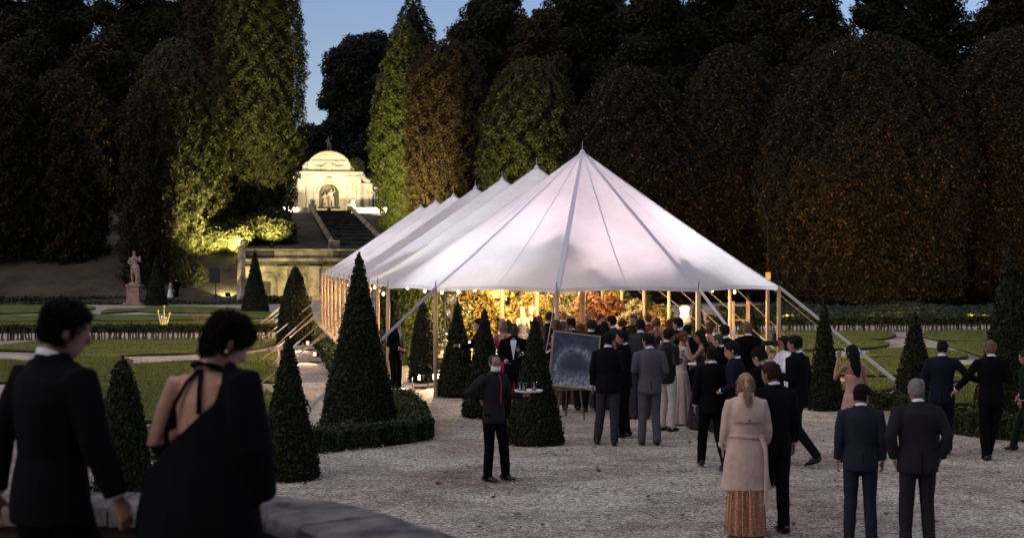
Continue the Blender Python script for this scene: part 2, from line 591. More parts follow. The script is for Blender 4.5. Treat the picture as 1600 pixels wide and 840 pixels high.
LEFT = [
    [(-60, 548), (10, 541), (60, 536), (240, 533), (425, 532), (432, 538), (395, 547), (330, 551), (290, 554), (215, 556), (150, 560), (95, 559), (55, 551), (15, 549)],
    [(95, 563), (150, 562), (185, 561), (208, 568), (190, 573), (120, 578), (95, 575)],
    [(122, 586), (150, 578), (195, 573), (250, 570), (300, 567), (345, 569), (345, 588), (300, 596), (240, 598), (175, 597), (135, 593)],
    [(110, 604), (150, 599), (215, 601), (280, 600), (345, 601), (350, 612), (290, 616), (200, 616), (120, 616)],
    [(80, 622), (150, 619), (250, 619), (345, 621), (350, 650), (290, 660), (180, 660), (90, 652)],
    [(355, 563), (385, 557), (424, 551), (434, 556), (422, 565), (385, 568), (355, 568)],
    [(352, 582), (365, 573), (400, 569), (430, 568), (432, 596), (405, 597), (375, 592), (352, 588)],
    [(362, 603), (385, 600), (408, 605), (405, 610), (382, 613), (362, 611)],
    [(378, 628), (390, 620), (425, 618), (428, 652), (412, 668), (385, 664)],
    [(60, 690), (150, 676), (260, 672), (395, 676), (405, 694), (300, 712), (120, 720)],
    [(-80, 572), (-30, 565), (30, 567), (70, 578), (50, 596), (-20, 600), (-90, 596)],
    [(-80, 515), (40, 513), (160, 512), (300, 511), (420, 510), (430, 505), (330, 503), (190, 505), (60, 505), (-80, 507)],
    [(-80, 503), (60, 502), (130, 500), (180, 502), (300, 500), (330, 496), (250, 493), (180, 494), (120, 491), (40, 494), (-80, 495)],
    [(-80, 491), (30, 490), (110, 487), (150, 482), (120, 478), (30, 478), (-80, 479)],
    [(160, 490), (215, 487), (250, 489), (330, 490), (395, 490), (410, 486), (330, 481), (250, 480), (210, 483), (170, 484)],
    [(340, 500), (400, 498), (445, 496), (450, 490), (420, 489), (370, 493)],
]
for k, px in enumerate(LEFT):
    lawn(px, 'clipped grass scroll of the left parterre')
RIGHT = [
    [(1190, 522), (1290, 519), (1375, 520), (1400, 525), (1380, 531), (1335, 533), (1372, 535), (1390, 539), (1370, 545), (1300, 547), (1190, 549)],
    [(1352, 556), (1370, 549), (1420, 546), (1470, 548), (1510, 556), (1500, 561), (1430, 558), (1370, 559)],
    [(1200, 566), (1270, 561), (1340, 564), (1420, 561), (1445, 570), (1440, 584), (1390, 589), (1300, 588), (1200, 590)],
    [(1448, 521), (1540, 518), (1680, 518), (1680, 532), (1540, 534), (1462, 532)],
    [(1480, 540), (1520, 536), (1680, 535), (1680, 560), (1560, 562), (1512, 551)],
    [(1440, 596), (1480, 580), (1520, 574), (1548, 577), (1540, 590), (1480, 600)],
    [(1300, 606), (1360, 596), (1400, 598), (1410, 606), (1370, 614), (1310, 616)],
    [(1462, 622), (1480, 608), (1530, 602), (1680, 596), (1680, 628), (1540, 634), (1480, 632)],
    [(1190, 600), (1230, 595), (1270, 598), (1262, 612), (1200, 614)],
    [(1190, 555), (1250, 553), (1300, 555), (1290, 559), (1190, 561)],
]
for k, px in enumerate(RIGHT):
    lawn(px, 'clipped grass scroll of the right parterre')

def grass_blades():
    rng = np.random.default_rng(5)
    V = []
    for poly, c in GRASS_SPOTS:
        dmin = poly[:, 1].min()
        if dmin > 62: continue
        lo, hi = poly.min(0), poly.max(0)
        area = (hi - lo).prod()
        n = int(min(26000, area * (420 if dmin < 40 else 160)))
        q = rng.uniform(lo, hi, (n, 2))
        x, y = q[:, 0], q[:, 1]
        ins = np.zeros(n, bool)
        j = len(poly) - 1
        for i in range(len(poly)):
            xi, yi, xj, yj = *poly[i], *poly[j]
            ins ^= ((yi > y) != (yj > y)) & (x < (xj - xi) * (y - yi) / (yj - yi + 1e-12) + xi)
            j = i
        q = q[ins]
        k = len(q)
        a = rng.uniform(0, 6.28, k)
        w = rng.uniform(0.010, 0.024, k)
        h = rng.uniform(0.02, 0.055, k)
        dx, dy = np.cos(a) * w, np.sin(a) * w
        t = np.empty((k, 3, 3))
        t[:, 0] = np.stack([q[:, 0] - dx, q[:, 1] - dy, np.full(k, 0.07)], 1)
        t[:, 1] = np.stack([q[:, 0] + dx, q[:, 1] + dy, np.full(k, 0.07)], 1)
        t[:, 2] = np.stack([q[:, 0] + rng.normal(0, 0.02, k), q[:, 1] + rng.normal(0, 0.02, k), 0.08 + h], 1)
        V.append(t.reshape(-1, 3))
    V = np.concatenate(V)
    f = np.arange(len(V)).reshape(-1, 3)
    m = leafmat('grass_blade', [(0.06, 0.082, 0.018), (0.10, 0.128, 0.03), (0.14, 0.16, 0.042), (0.175, 0.17, 0.06)], 0.8, 0.25)
    tag(link('grass', mesh_np('grass', V, f), m), 'short mown grass blades on the parterre scrolls', 'grass', kind='stuff')
grass_blades()

# --- the hill behind: bank, plateau rising beside the water stair, wooded slope
UW = 72.0          # retaining wall
UT = 114.0         # top terrace
def hill_h(u, v):
    inside = abs(v) < 8.5
    if inside:
        h = -0.15 if u < UW + 0.3 else 3.6 + (u - UW) / (UT - UW) * 4.3
    else:
        if u < 66: h = -0.15
        elif u < 78: h = 3.9 * ((u - 66) / 12.0)
        else: h = 3.9 + (min(u, UT) - 78) / (UT - 78) * 4.0
    if u > UT: h = 7.9 + min(1.0, (u - UT) / 3) * 0.2
    if u > 132: h += (min(u, 215) - 132) * 0.10
    return h

def hill():
    us = [58, 62, 65.9, 66, 68, 70, 71.9, 72, 72.25, 72.35, 74, 76, 78, 82, 88, 94, 100, 106, 112, 114, 115, 117, 122, 128, 132, 140, 150, 165, 190, 230, 300, 420]
    vs = [-300, -150, -90, -60, -40, -30, -22, -16, -12, -10, -8.62, -8.45, -6, -4, -2, 0, 2, 4, 6, 8.45, 8.62, 10, 12, 16, 22, 30, 40, 60, 90, 150, 300]
    v = []
    rng = random.Random(2)
    for u in us:
        for w in vs:
            z = hill_h(u, w)
            if u > 74 and abs(w) > 2.5: z += rng.uniform(-0.06, 0.06)
            v.append(A(u, w, z))
    b = len(vs)
    f = [(i * b + j, i * b + j + 1, (i + 1) * b + j + 1, (i + 1) * b + j) for i in range(len(us) - 1) for j in range(b - 1)]
    m = mat('bank_earth', (0.05, 0.042, 0.028), 0.95, var=0.4, scale=0.5, c2=(0.075, 0.066, 0.036), bump=0.8, bscale=6, dist=0.08)
    o = link('hill', mesh_np('hill', v, f, False), m)
    tag(o, 'earth bank and wooded slope rising behind the garden', 'hill', kind='structure')
hill()

# --- stone
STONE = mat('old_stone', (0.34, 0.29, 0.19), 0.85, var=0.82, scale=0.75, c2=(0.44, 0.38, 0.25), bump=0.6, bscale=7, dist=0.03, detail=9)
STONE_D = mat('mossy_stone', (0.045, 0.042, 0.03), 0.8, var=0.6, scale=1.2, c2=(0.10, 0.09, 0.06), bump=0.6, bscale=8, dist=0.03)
STONE_L = mat('limestone', (0.50, 0.44, 0.31), 0.8, var=0.22, scale=1.4, c2=(0.60, 0.54, 0.40), bump=0.4, bscale=9, dist=0.02, detail=9)

def in_axis(mb):
    """local (x = across, y = along the axis from the tent mast, z)"""
    mb.v = [tuple(A(p[1], p[0], p[2])) for p in mb.v]
    return mb

# retaining wall with pilasters, cornice and niches
def retaining_wall():
    t = empty('retaining_wall', A(UW, 0, 0), 'stained stone retaining wall with pilasters below the water stair', 'wall')
    mats = STONE
    def piece(name, mb, m=STONE, parent=t):
        o = in_axis(mb).build(name, m, parent)
        o.matrix_parent_inverse = Matrix.Translation(-t.location)
        return o
    piece('wall_core', MB().box(-8.5, 8.5, UW, UW + 0.3, 0, 3.25))
    piece('plinth', MB().box(-8.5, 8.5, UW - 0.18, UW - 0.003, 0, 0.45))
    for i, x in enumerate(np.linspace(-8.1, 8.1, 8)):
        piece('pilaster', MB().box(x - 0.34, x + 0.34, UW - 0.34, UW - 0.003, 0.453, 2.35))
        piece('capital', MB().box(x - 0.42, x + 0.42, UW - 0.42, UW - 0.004, 2.353, 2.55))
    xs = np.linspace(-8.1, 8.1, 8)
    for i in range(7):
        xm = (xs[i] + xs[i + 1]) / 2
        # dark flat panels, each framed by a raised arched surround
        fr = MB()
        pts = [(xm - 0.62, UW - 0.05, 0.46)] + [(xm + 0.62 * -math.cos(a), UW - 0.05, 1.55 + 0.5 * math.sin(a)) for a in np.linspace(0, math.pi, 9)] + [(xm + 0.62, UW - 0.05, 0.46)]
        fr.tube(pts, 0.07, 6)
        piece('panel_surround', fr)
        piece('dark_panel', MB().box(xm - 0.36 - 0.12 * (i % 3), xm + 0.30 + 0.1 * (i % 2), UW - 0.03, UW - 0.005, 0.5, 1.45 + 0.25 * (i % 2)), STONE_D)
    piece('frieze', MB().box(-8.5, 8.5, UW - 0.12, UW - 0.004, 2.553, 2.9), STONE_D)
    piece('cornice', MB().box(-8.6, 8.6, UW - 0.55, UW + 0.3, 2.903, 3.12))
    for i in range(8):
        x0 = -8.5 + i * 17 / 8
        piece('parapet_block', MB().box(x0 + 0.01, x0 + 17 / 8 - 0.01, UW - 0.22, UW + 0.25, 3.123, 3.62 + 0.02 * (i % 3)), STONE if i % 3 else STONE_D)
        piece('coping', MB().box(x0 - 0.02, x0 + 17 / 8 - 0.03, UW - 0.34, UW + 0.34, 3.665, 3.8))
    for x in (-8.55, 8.55):
        s = -1 if x < 0 else 1
        mb = MB()
        mb.tube([(x + s * 0.15, UW + 0.2, 3.9), (x + s * 0.15, UW - 6.4, 0.1)], [(0.28, 0.34)] * 2, 4, side=(1, 0, 0))
        piece('sloping_kerb', mb)
        piece('end_ball', MB().lathe([(0.1, 0), (0.26, 0.02), (0.26, 0.12), (0.12, 0.16), (0.3, 0.35), (0.28, 0.55), (0.05, 0.7)], 10, (x, UW, 3.82)))
retaining_wall()

# water stair
def cascade():
    t = empty('water_stair', A(UW, 0, 3.6), 'dark mossy water stair climbing to the floodlit pavilion', 'stairs')
    inv = Matrix.Translation(-t.location)
    def piece(name, mb, m, parent=t):
        o = in_axis(mb).build(name, m, parent); o.matrix_parent_inverse = inv; return o
    n = 12
    for i in range(n):
        u0 = UW + 0.5 + (UT - UW - 0.5) * i / n
        z0 = 3.65 + 4.35 * i / n
        rise = 4.35 / n
        st = piece('step', MB().box(-1.75, 1.75, u0, u0 + 4.2, z0 - 0.3, z0 + rise - 0.07), STONE_D)
        in_axis(MB().box(-1.77, 1.77, u0 - 0.09, u0 + 3.4, z0 + rise - 0.066, z0 + rise)).build('nosing', STONE_D2, st)
    for s in (-1, 1):
        piece('side_string', MB().tube([(s * 2.0, UW + 0.4, 4.0), (s * 2.0, UT, 8.3)], [(0.24, 0.3)] * 2, 4, side=(1, 0, 0)), STONE)
        piece('foot_block', MB().box(s * 2.0 - 0.4, s * 2.0 + 0.4, UW + 0.35, UW + 1.2, 3.6, 4.45), STONE)
        piece('head_block', MB().box(s * 2.0 - 0.4, s * 2.0 + 0.4, UT - 0.4, UT + 0.4, 7.6, 8.75), STONE_L)
        piece('head_ball', MB().ball((s * 2.0, UT, 9.0), 0.3), STONE_L)
STONE_D2 = mat('wet_nosing', (0.075, 0.07, 0.05), 0.6, var=0.5, scale=1.5, c2=(0.14, 0.125, 0.09))
cascade()

# low terrace wall in front of the pavilion
def terrace_wall():
    for s, lab in ((-1, 'low pale stone terrace wall left of the stair head'), (1, 'low pale stone terrace wall right of the stair head')):
        t = empty('terrace_wall', A(UT, s * 5.5, 7.7), lab, 'wall')
        inv = Matrix.Translation(-t.location)
        for k in range(4):
            x0, x1 = 2.45 + k * 1.25, 2.45 + (k + 1) * 1.25 - 0.015
            o = in_axis(MB().box(min(s * x0, s * x1), max(s * x0, s * x1), UT - 0.25, UT + 0.25, 7.6, 8.25)).build('stone_block', STONE_L, t)
            o.matrix_parent_inverse = inv
        o = in_axis(MB().box(min(s * 2.45, s * 7.5), max(s * 2.45, s * 7.5), UT - 0.33, UT + 0.33, 8.255, 8.42)).build('coping', STONE_L, t)
        o.matrix_parent_inverse = inv
        o = in_axis(MB().lathe([(0.16, 0), (0.3, 0.05), (0.34, 0.3), (0.2, 0.5), (0.26, 0.56), (0.05, 0.7)], 10, (s * 7.4, UT - 0.05, 8.42))).build('urn', STONE_L, t)
        o.matrix_parent_inverse = inv
terrace_wall()

# figure used for the garden statues (one continuous carved block)
def statue_figure(height, seed, arms='bent'):
    mb = MB()
    s = height / 1.8
    sw = 0.05
    mb.tube([(0.10, 0, 0.05), (0.11, 0.03, 0.48), (0.08, 0, 0.92)], [0.06, 0.075, 0.11], 10)
    mb.tube([(-0.12, 0.06, 0.05), (-0.14, 0.10, 0.48), (-0.08, 0, 0.92)], [0.06, 0.075, 0.11], 10)
    mb.tube([(0, 0, 0.86), (sw * .4, 0, 1.05), (sw * .2, -0.01, 1.28), (0, 0, 1.45), (0, 0, 1.54)], [(0.17, 0.13), (0.15, 0.11), (0.2, 0.13), (0.15, 0.1), (0.06, 0.06)], 12, side=(1, 0, 0))
    mb.ball((0.01, 0.01, 1.66), (0.085, 0.1, 0.125), 10, 8)
    mb.tube([(0.2, 0, 1.42), (0.31, 0.02, 1.16), (0.16, 0.14, 1.05)], [0.065, 0.055, 0.045], 8)
    if arms == 'bent':
        mb.tube([(-0.2, 0, 1.42), (-0.33, 0.0, 1.2), (-0.36, 0.1, 1.32)], [0.065, 0.055, 0.05], 8)
        mb.tube([(-0.36, 0.1, 1.2), (-0.3, 0.1, 1.5)], [0.05, 0.07], 8)
    else:
        mb.tube([(-0.2, 0, 1.42), (-0.36, 0.02, 1.55), (-0.3, 0.05, 1.85)], [0.065, 0.055, 0.045], 8)
    # drapery and stump
    mb.tube([(0.05, 0.08, 1.0), (-0.1, 0.12, 0.9), (-0.2, 0.1, 0.55), (-0.24, 0.05, 0.05)], [(0.2, 0.1), (0.22, 0.09), (0.14, 0.1), (0.15, 0.13)], 10, side=(1, 0, 0))
    mb.tube([(0, 0, -0.02), (0, 0, 0.09)], [(0.3, 0.26), (0.28, 0.24)], 12, side=(1, 0, 0))
    mb.v = [(x * s, y * s, z * s) for x, y, z in mb.v]
    return mb

WORKSHOP = bpy.data.scenes.new('workshop')     # modifiers are evaluated in a scene of their own, it is deleted at the end
def remesh_mb(mb, voxel, name, smooth_it=2):
    me0 = mb.mesh('tmp')
    ob = bpy.data.objects.new('tmp', me0)
    WORKSHOP.collection.objects.link(ob)
    md = ob.modifiers.new('r', 'REMESH')
    md.mode = 'VOXEL'
    md.voxel_size = voxel
    md.use_smooth_shade = True
    if smooth_it:
        sm = ob.modifiers.new('s', 'SMOOTH')
        sm.factor = 0.5
        sm.iterations = smooth_it
    with bpy.context.temp_override(scene=WORKSHOP, view_layer=WORKSHOP.view_layers[0]):
        dg = bpy.context.evaluated_depsgraph_get()
        dg.update()
        me = bpy.data.meshes.new_from_object(ob.evaluated_get(dg))
    me.name = name
    bpy.data.objects.remove(ob)
    bpy.data.meshes.remove(me0)
    return me

# pavilion
def pavilion():
    U = 120.0
    t = empty('garden_pavilion', A(U, 0, 8.1), 'floodlit cream stone pavilion with arched niche and curved pediment', 'pavilion')
    inv = Matrix.Translation(-t.location)
    z0 = 8.1
    def piece(name, mb, m=STONE_L, parent=t, smooth=False):
        o = in_axis(mb).build(name, m, parent, smooth)
        if parent is t: o.matrix_parent_inverse = inv
        return o
    def arch_wall(x0, x1, za, zb, cx, hw, zs, y0, y1, zbot):
        """wall with an arched opening, as front and back faces plus reveal"""
        a = np.linspace(math.pi, 0, 13)
        op = [(cx - hw, zbot)] + [(cx + hw * math.cos(k), zs + hw * math.sin(k)) for k in a] + [(cx + hw, zbot)]
        mb = MB()
        n = len(op)
        outer = [(x0, zbot)] + [(x0 + (x1 - x0) * i / (n - 3), zb) for i in range(n - 2)] + [(x1, zbot)]
        for y in (y0, y1):
            v = [(p[0], y, p[1]) for p in op] + [(p[0], y, p[1]) for p in outer]
            mb.add(v, [(i, i + 1, n + i + 1, n + i) for i in range(n - 1)])
        v = [(p[0], y0, p[1]) for p in op] + [(p[0], y1, p[1]) for p in op]
        mb.add(v, [(i, i + 1, n + i + 1, n + i) for i in range(n - 1)])
        v = [(p[0], y0, p[1]) for p in outer] + [(p[0], y1, p[1]) for p in outer]
        mb.add(v, [(i, i + 1, n + i + 1, n + i) for i in range(n - 1)])
        if zbot > za:
            mb.box(x0, x1, y0, y1, za, zbot - 0.002)
        return mb
    W = 3.45
    H = 4.15
    piece('front_wall', arch_wall(-W, W, z0, z0 + H, 0, 1.06, z0 + 2.0, U, U + 0.5, z0 + 0.55))
    piece('rear_block', MB().box(-W, W, U + 1.5, U + 4, z0, z0 + H))
    # niche back: half cylinder
    nb = MB()
    a = np.linspace(0, math.pi, 12)
    v = []
    for zz in (z0 + 0.55, z0 + 2.0, z0 + 3.1):
        v += [(1.1 * math.cos(k), U + 0.3 + 1.1 * math.sin(k), zz) for k in a]
    nb.add(v, [(r * 12 + i, r * 12 + i + 1, r * 12 + 13 + i, r * 12 + 12 + i) for r in range(2) for i in range(11)])
    piece('niche', nb, STONE)
    piece('niche_ledge', MB().box(-1.15, 1.15, U - 0.25, U + 0.9, z0 + 0.40, z0 + 0.62), STONE_D)
    # archivolt, keystone
    piece('archivolt', MB().tube([(1.2 * math.cos(k), U - 0.03, z0 + 2.0 + 1.2 * math.sin(k)) for k in np.linspace(0, math.pi, 17)], 0.11, 6))
    piece('keystone', MB().box(-0.28, 0.28, U - 0.3, U - 0.005, z0 + 3.05, z0 + 3.75, 0.08))
    for x in (-1.45, 1.45):
        piece('niche_jamb', MB().box(x - 0.16, x + 0.16, U - 0.12, U - 0.004, z0, z0 + 2.05))
    for x in (-3.1, -2.2, 2.2, 3.1):
        piece('pilaster', MB().box(x - 0.2, x + 0.2, U - 0.16, U - 0.004, z0 + 0.4, z0 + 3.72))
        piece('pilaster_base', MB().box(x - 0.27, x + 0.27, U - 0.22, U - 0.005, z0, z0 + 0.397))
        piece('pilaster_capital', MB().box(x - 0.27, x + 0.27, U - 0.22, U - 0.005, z0 + 3.723, z0 + 3.9))
    piece('cornice', MB().box(-W - 0.15, W + 0.15, U - 0.38, U + 4.1, z0 + H + 0.003, z0 + H + 0.2))
    # attic with segmental pediment
    za = z0 + H + 0.203
    piece('attic', MB().box(-2.25, 2.25, U + 0.05, U + 1.4, za, za + 1.1))
    seg = []
    hw, rise = 1.95, 0.98
    rad = (hw * hw + rise * rise) / (2 * rise)
    a0 = math.asin(hw / rad)
    for k in np.linspace(-a0, a0, 17):
        seg.append((rad * math.sin(k), za + 1.1 + rad * math.cos(k) - (rad - rise)))
    mb = MB()
    n = len(seg)
    v = [(x, U - 0.05, z) for x, z in seg] + [(x, U + 1.3, z) for x, z in seg] + [(x, U - 0.05, za + 1.105) for x, z in seg] + [(x, U + 1.3, za + 1.105) for x, z in seg]
    f = [(i, i + 1, n + i + 1, n + i) for i in range(n - 1)] + [(i, i + 1, 2 * n + i + 1, 2 * n + i) for i in range(n - 1)] + [(n + i, n + i + 1, 3 * n + i + 1, 3 * n + i) for i in range(n - 1)]
    mb.add(v, f)
    piece('pediment', mb)
    piece('pediment_moulding', MB().tube([(x * 1.03, U - 0.12, z + 0.05) for x, z in seg], 0.12, 6))
    piece('pediment_string', MB().box(-2.05, 2.05, U - 0.2, U + 0.04, za + 1.0, za + 1.16))
    # carved medallion with swags
    med = MB().lathe([(0.42, -0.1), (0.46, 0.0), (0.36, 0.12), (0.1, 0.16)], 14)
    med.v = [(x, U - z - 0.02, za + 0.62 + y) for x, y, z in med.v]
    piece('medallion', med)
    for s in (-1, 1):
        piece('swag', MB().tube([(s * 0.45, U - 0.05, za + 0.75), (s * 0.9, U - 0.08, za + 0.42), (s * 1.5, U - 0.05, za + 0.62)], [0.09, 0.15, 0.08], 8))
        piece('attic_scroll', MB().tube([(s * 2.3, U + 0.3, za + 0.05), (s * 2.65, U + 0.3, za + 0.25), (s * 2.55, U + 0.3, za + 0.7), (s * 2.3, U + 0.3, za + 1.0)], [0.2, 0.24, 0.16, 0.1], 8))
        piece('urn', MB().lathe([(0.14, 0), (0.2, 0.05), (0.12, 0.15), (0.3, 0.5), (0.32, 0.65), (0.18, 0.8), (0.06, 0.95)], 12, (s * 2.5, U + 0.4, za)))
        # wings with scroll shoulder, arched glazed window
        xa, xb = s * (W + 0.003), s * (W + 3.4)
        wall = arch_wall(min(xa, xb), max(xa, xb), z0, z0 + 3.0, s * (W + 1.75), 0.62, z0 + 1.75, U + 0.35, U + 0.8, z0 + 0.2)
        piece('wing_wall', wall)
        piece('wing_cornice', MB().box(min(xa, xb + s * 0.1), max(xa, xb + s * 0.1), U + 0.1, U + 1.0, z0 + 3.003, z0 + 3.2))
        piece('scroll_shoulder', MB().tube([(s * (W + 0.1), U + 0.5, z0 + 4.1), (s * (W + 0.35), U + 0.5, z0 + 3.6), (s * (W + 0.95), U + 0.5, z0 + 3.35)], [(0.35, 0.3), (0.38, 0.3), (0.3, 0.25)], 10, side=(0, 1, 0)))
        win = piece('window', MB().tube([(s * (W + 1.75) - 0.6, U + 0.6, z0 + 0.22)] + [(s * (W + 1.75) - 0.6 * math.cos(k), U + 0.6, z0 + 1.75 + 0.6 * math.sin(k)) for k in np.linspace(0, math.pi, 9)] + [(s * (W + 1.75) + 0.6, U + 0.6, z0 + 0.22)], 0.06, 6), mat('white_frame', (0.7, 0.68, 0.6), 0.6))
        glm = mat('pavilion_glass', (0.05, 0.055, 0.05), 0.12, spec=0.5)
        for i in range(4):
            for j in range(6):
                x = s * (W + 1.75) - 0.58 + i * 0.29
                zb = z0 + 0.25 + j * 0.34
                if j == 5 and i in (0, 3): continue
                o = piece('pane', MB().box(x + 0.02, x + 0.27, U + 0.60, U + 0.61, zb + 0.02, zb + 0.32), glm, win)
        for i in range(1, 4):
            x = s * (W + 1.75) - 0.58 + i * 0.29
            o = piece('glazing_bar', MB().box(x - 0.02, x + 0.02, U + 0.57, U + 0.625, z0 + 0.22, z0 + 2.2), mat('white_frame', (0.7, 0.68, 0.6)), win)
        for j in range(1, 6):
            zb = z0 + 0.25 + j * 0.34
            o = piece('glazing_bar', MB().box(s * (W + 1.75) - 0.58, s * (W + 1.75) + 0.58, U + 0.575, U + 0.63, zb - 0.018, zb + 0.018), mat('white_frame', (0.7, 0.68, 0.6)), win)
        piece('wing_panel', MB().box(s * (W + 0.75) - 0.05, s * (W + 0.75) + 0.05, U + 0.2, U + 0.346, z0, z0 + 2.9))
    # figures standing in the niche
    for (x, h, arms, sd, lab) in ((-0.42, 1.55, 'bent', 1, 'shorter pale stone figure on the left in the pavilion niche'), (0.25, 1.95, 'raised', 2, 'taller pale stone figure with raised arm in the pavilion niche')):
        me = remesh_mb(statue_figure(h, sd, arms), 0.05, 'statue', 1)
        o = link('niche_statue', me, STONE_L)
        o.location = A(U + 0.35, x, z0 + 0.62)
        o.rotation_euler = (0, 0, AXROT + math.pi)
        tag(o, lab, 'statue')
    # figure on the slope behind, above the pediment
    st = empty('hilltop_statue', A(U + 10, 0.45, 8.2), 'slim mossy statue on a tall pillar above the pavilion roof', 'statue')
    me = remesh_mb(statue_figure(1.85, 5, 'raised'), 0.05, 'figure', 1)
    z_fig = CAMZ + (408 - 238) / FPX * (A(U + 10, 0, 0).y) - 8.2
    o = link('figure', me, mat('mossy_figure', (0.20, 0.2, 0.09), 0.9, var=0.3, scale=3), st)
    o.location = (0, 0, z_fig); o.rotation_euler = (0, 0, AXROT + math.pi)
    MB().box(-0.45, 0.45, -0.45, 0.45, 0, z_fig - 0.3, 0.04).box(-0.55, 0.55, -0.55, 0.55, z_fig - 0.298, z_fig, 0.04).build('pillar', STONE, st)
pavilion()

# --- garden statue on the left
def garden_statue():
    p = G(210, 476)
    t = empty('garden_statue', p, 'weathered pinkish stone statue on a square pedestal, left parterre', 'statue')
    pk = mat('pink_stone', (0.34, 0.22, 0.17), 0.85, var=0.3, scale=3, bump=0.5, bscale=12)
    MB().box(-0.62, 0.62, -0.62, 0.62, 0, 0.16, 0.02).build('plinth', pk, t)
    MB().box(-0.42, 0.42, -0.42, 0.42, 0.162, 1.22, 0.02).build('pedestal', pk, t)
    MB().box(-0.5, 0.5, -0.5, 0.5, 1.222, 1.36, 0.03).build('pedestal_cap', pk, t)
    o = link('figure', remesh_mb(statue_figure(2.25, 3), 0.035, 'figure', 1), pk, t)
    o.location = (0, 0, 1.36); o.rotation_euler = (0, 0, math.pi)
garden_statue()

# --- small garden house, far left
def garden_house():
    p = P(22, 408, 112); p.z = 0
    t = empty('garden_house', p, 'low rendered garden house half hidden under the left trees', 'house')
    wl_ = mat('house_render', (0.32, 0.24, 0.20), 0.9, var=0.2, scale=1.5)
    MB().box(-3.4, 1.05, 0, 3.5, 0, 2.75).build('wall', wl_, t)
    MB().box(-3.7, 2.3, -0.35, 3.8, 2.753, 2.95).build('eaves', mat('house_roof', (0.06, 0.045, 0.04), 0.9, var=0.3), t)
    MB().add([(-3.7, -0.35, 2.953), (2.3, -0.35, 2.953), (2.3, 3.8, 2.953), (-3.7, 3.8, 2.953), (-2.2, 1.7, 4.3), (1.0, 1.7, 4.3)], [(0, 1, 5, 4), (1, 2, 5), (2, 3, 4, 5), (3, 0, 4)]).build('roof', MATS['house_roof'], t)
    MB().box(1.053, 2.05, 0.4, 3.4, 0, 2.75).build('porch_wall', mat('lit_porch_render', (0.45, 0.36, 0.2), 0.9, var=0.3, scale=2), t)  # yellower than the house wall: lamplight painted into the render
    MB().box(-1.05, -0.95, -0.03, -0.002, 0, 2.7).build('corner_strip', wl_, t)
    d = MB().box(-2.6, -1.7, -0.05, -0.003, 0, 2.1).build('door', mat('old_door', (0.12, 0.07, 0.05), 0.7), t)
    MB().box(-1.85, -1.78, -0.1, -0.052, 1.0, 1.05).build('handle', mat('brass', (0.4, 0.3, 0.12), 0.4, metal=1), d)
    lm = MB().box(1.4, 1.6, 0.2, 0.39, 2.2, 2.45).build('wall_lamp', mat('warm_glow', (1, .8, .5), emit=(1, .68, .3), estr=12), t)
    ld = bpy.data.lights.new('porch_light', 'POINT'); ld.energy = 40; ld.color = (1, 0.68, 0.3); ld.shadow_soft_size = 0.1
    lo = bpy.data.objects.new('porch_light', ld); col.objects.link(lo); lo.parent = lm; lo.location = (1.5, -0.1, 2.0)
garden_house()

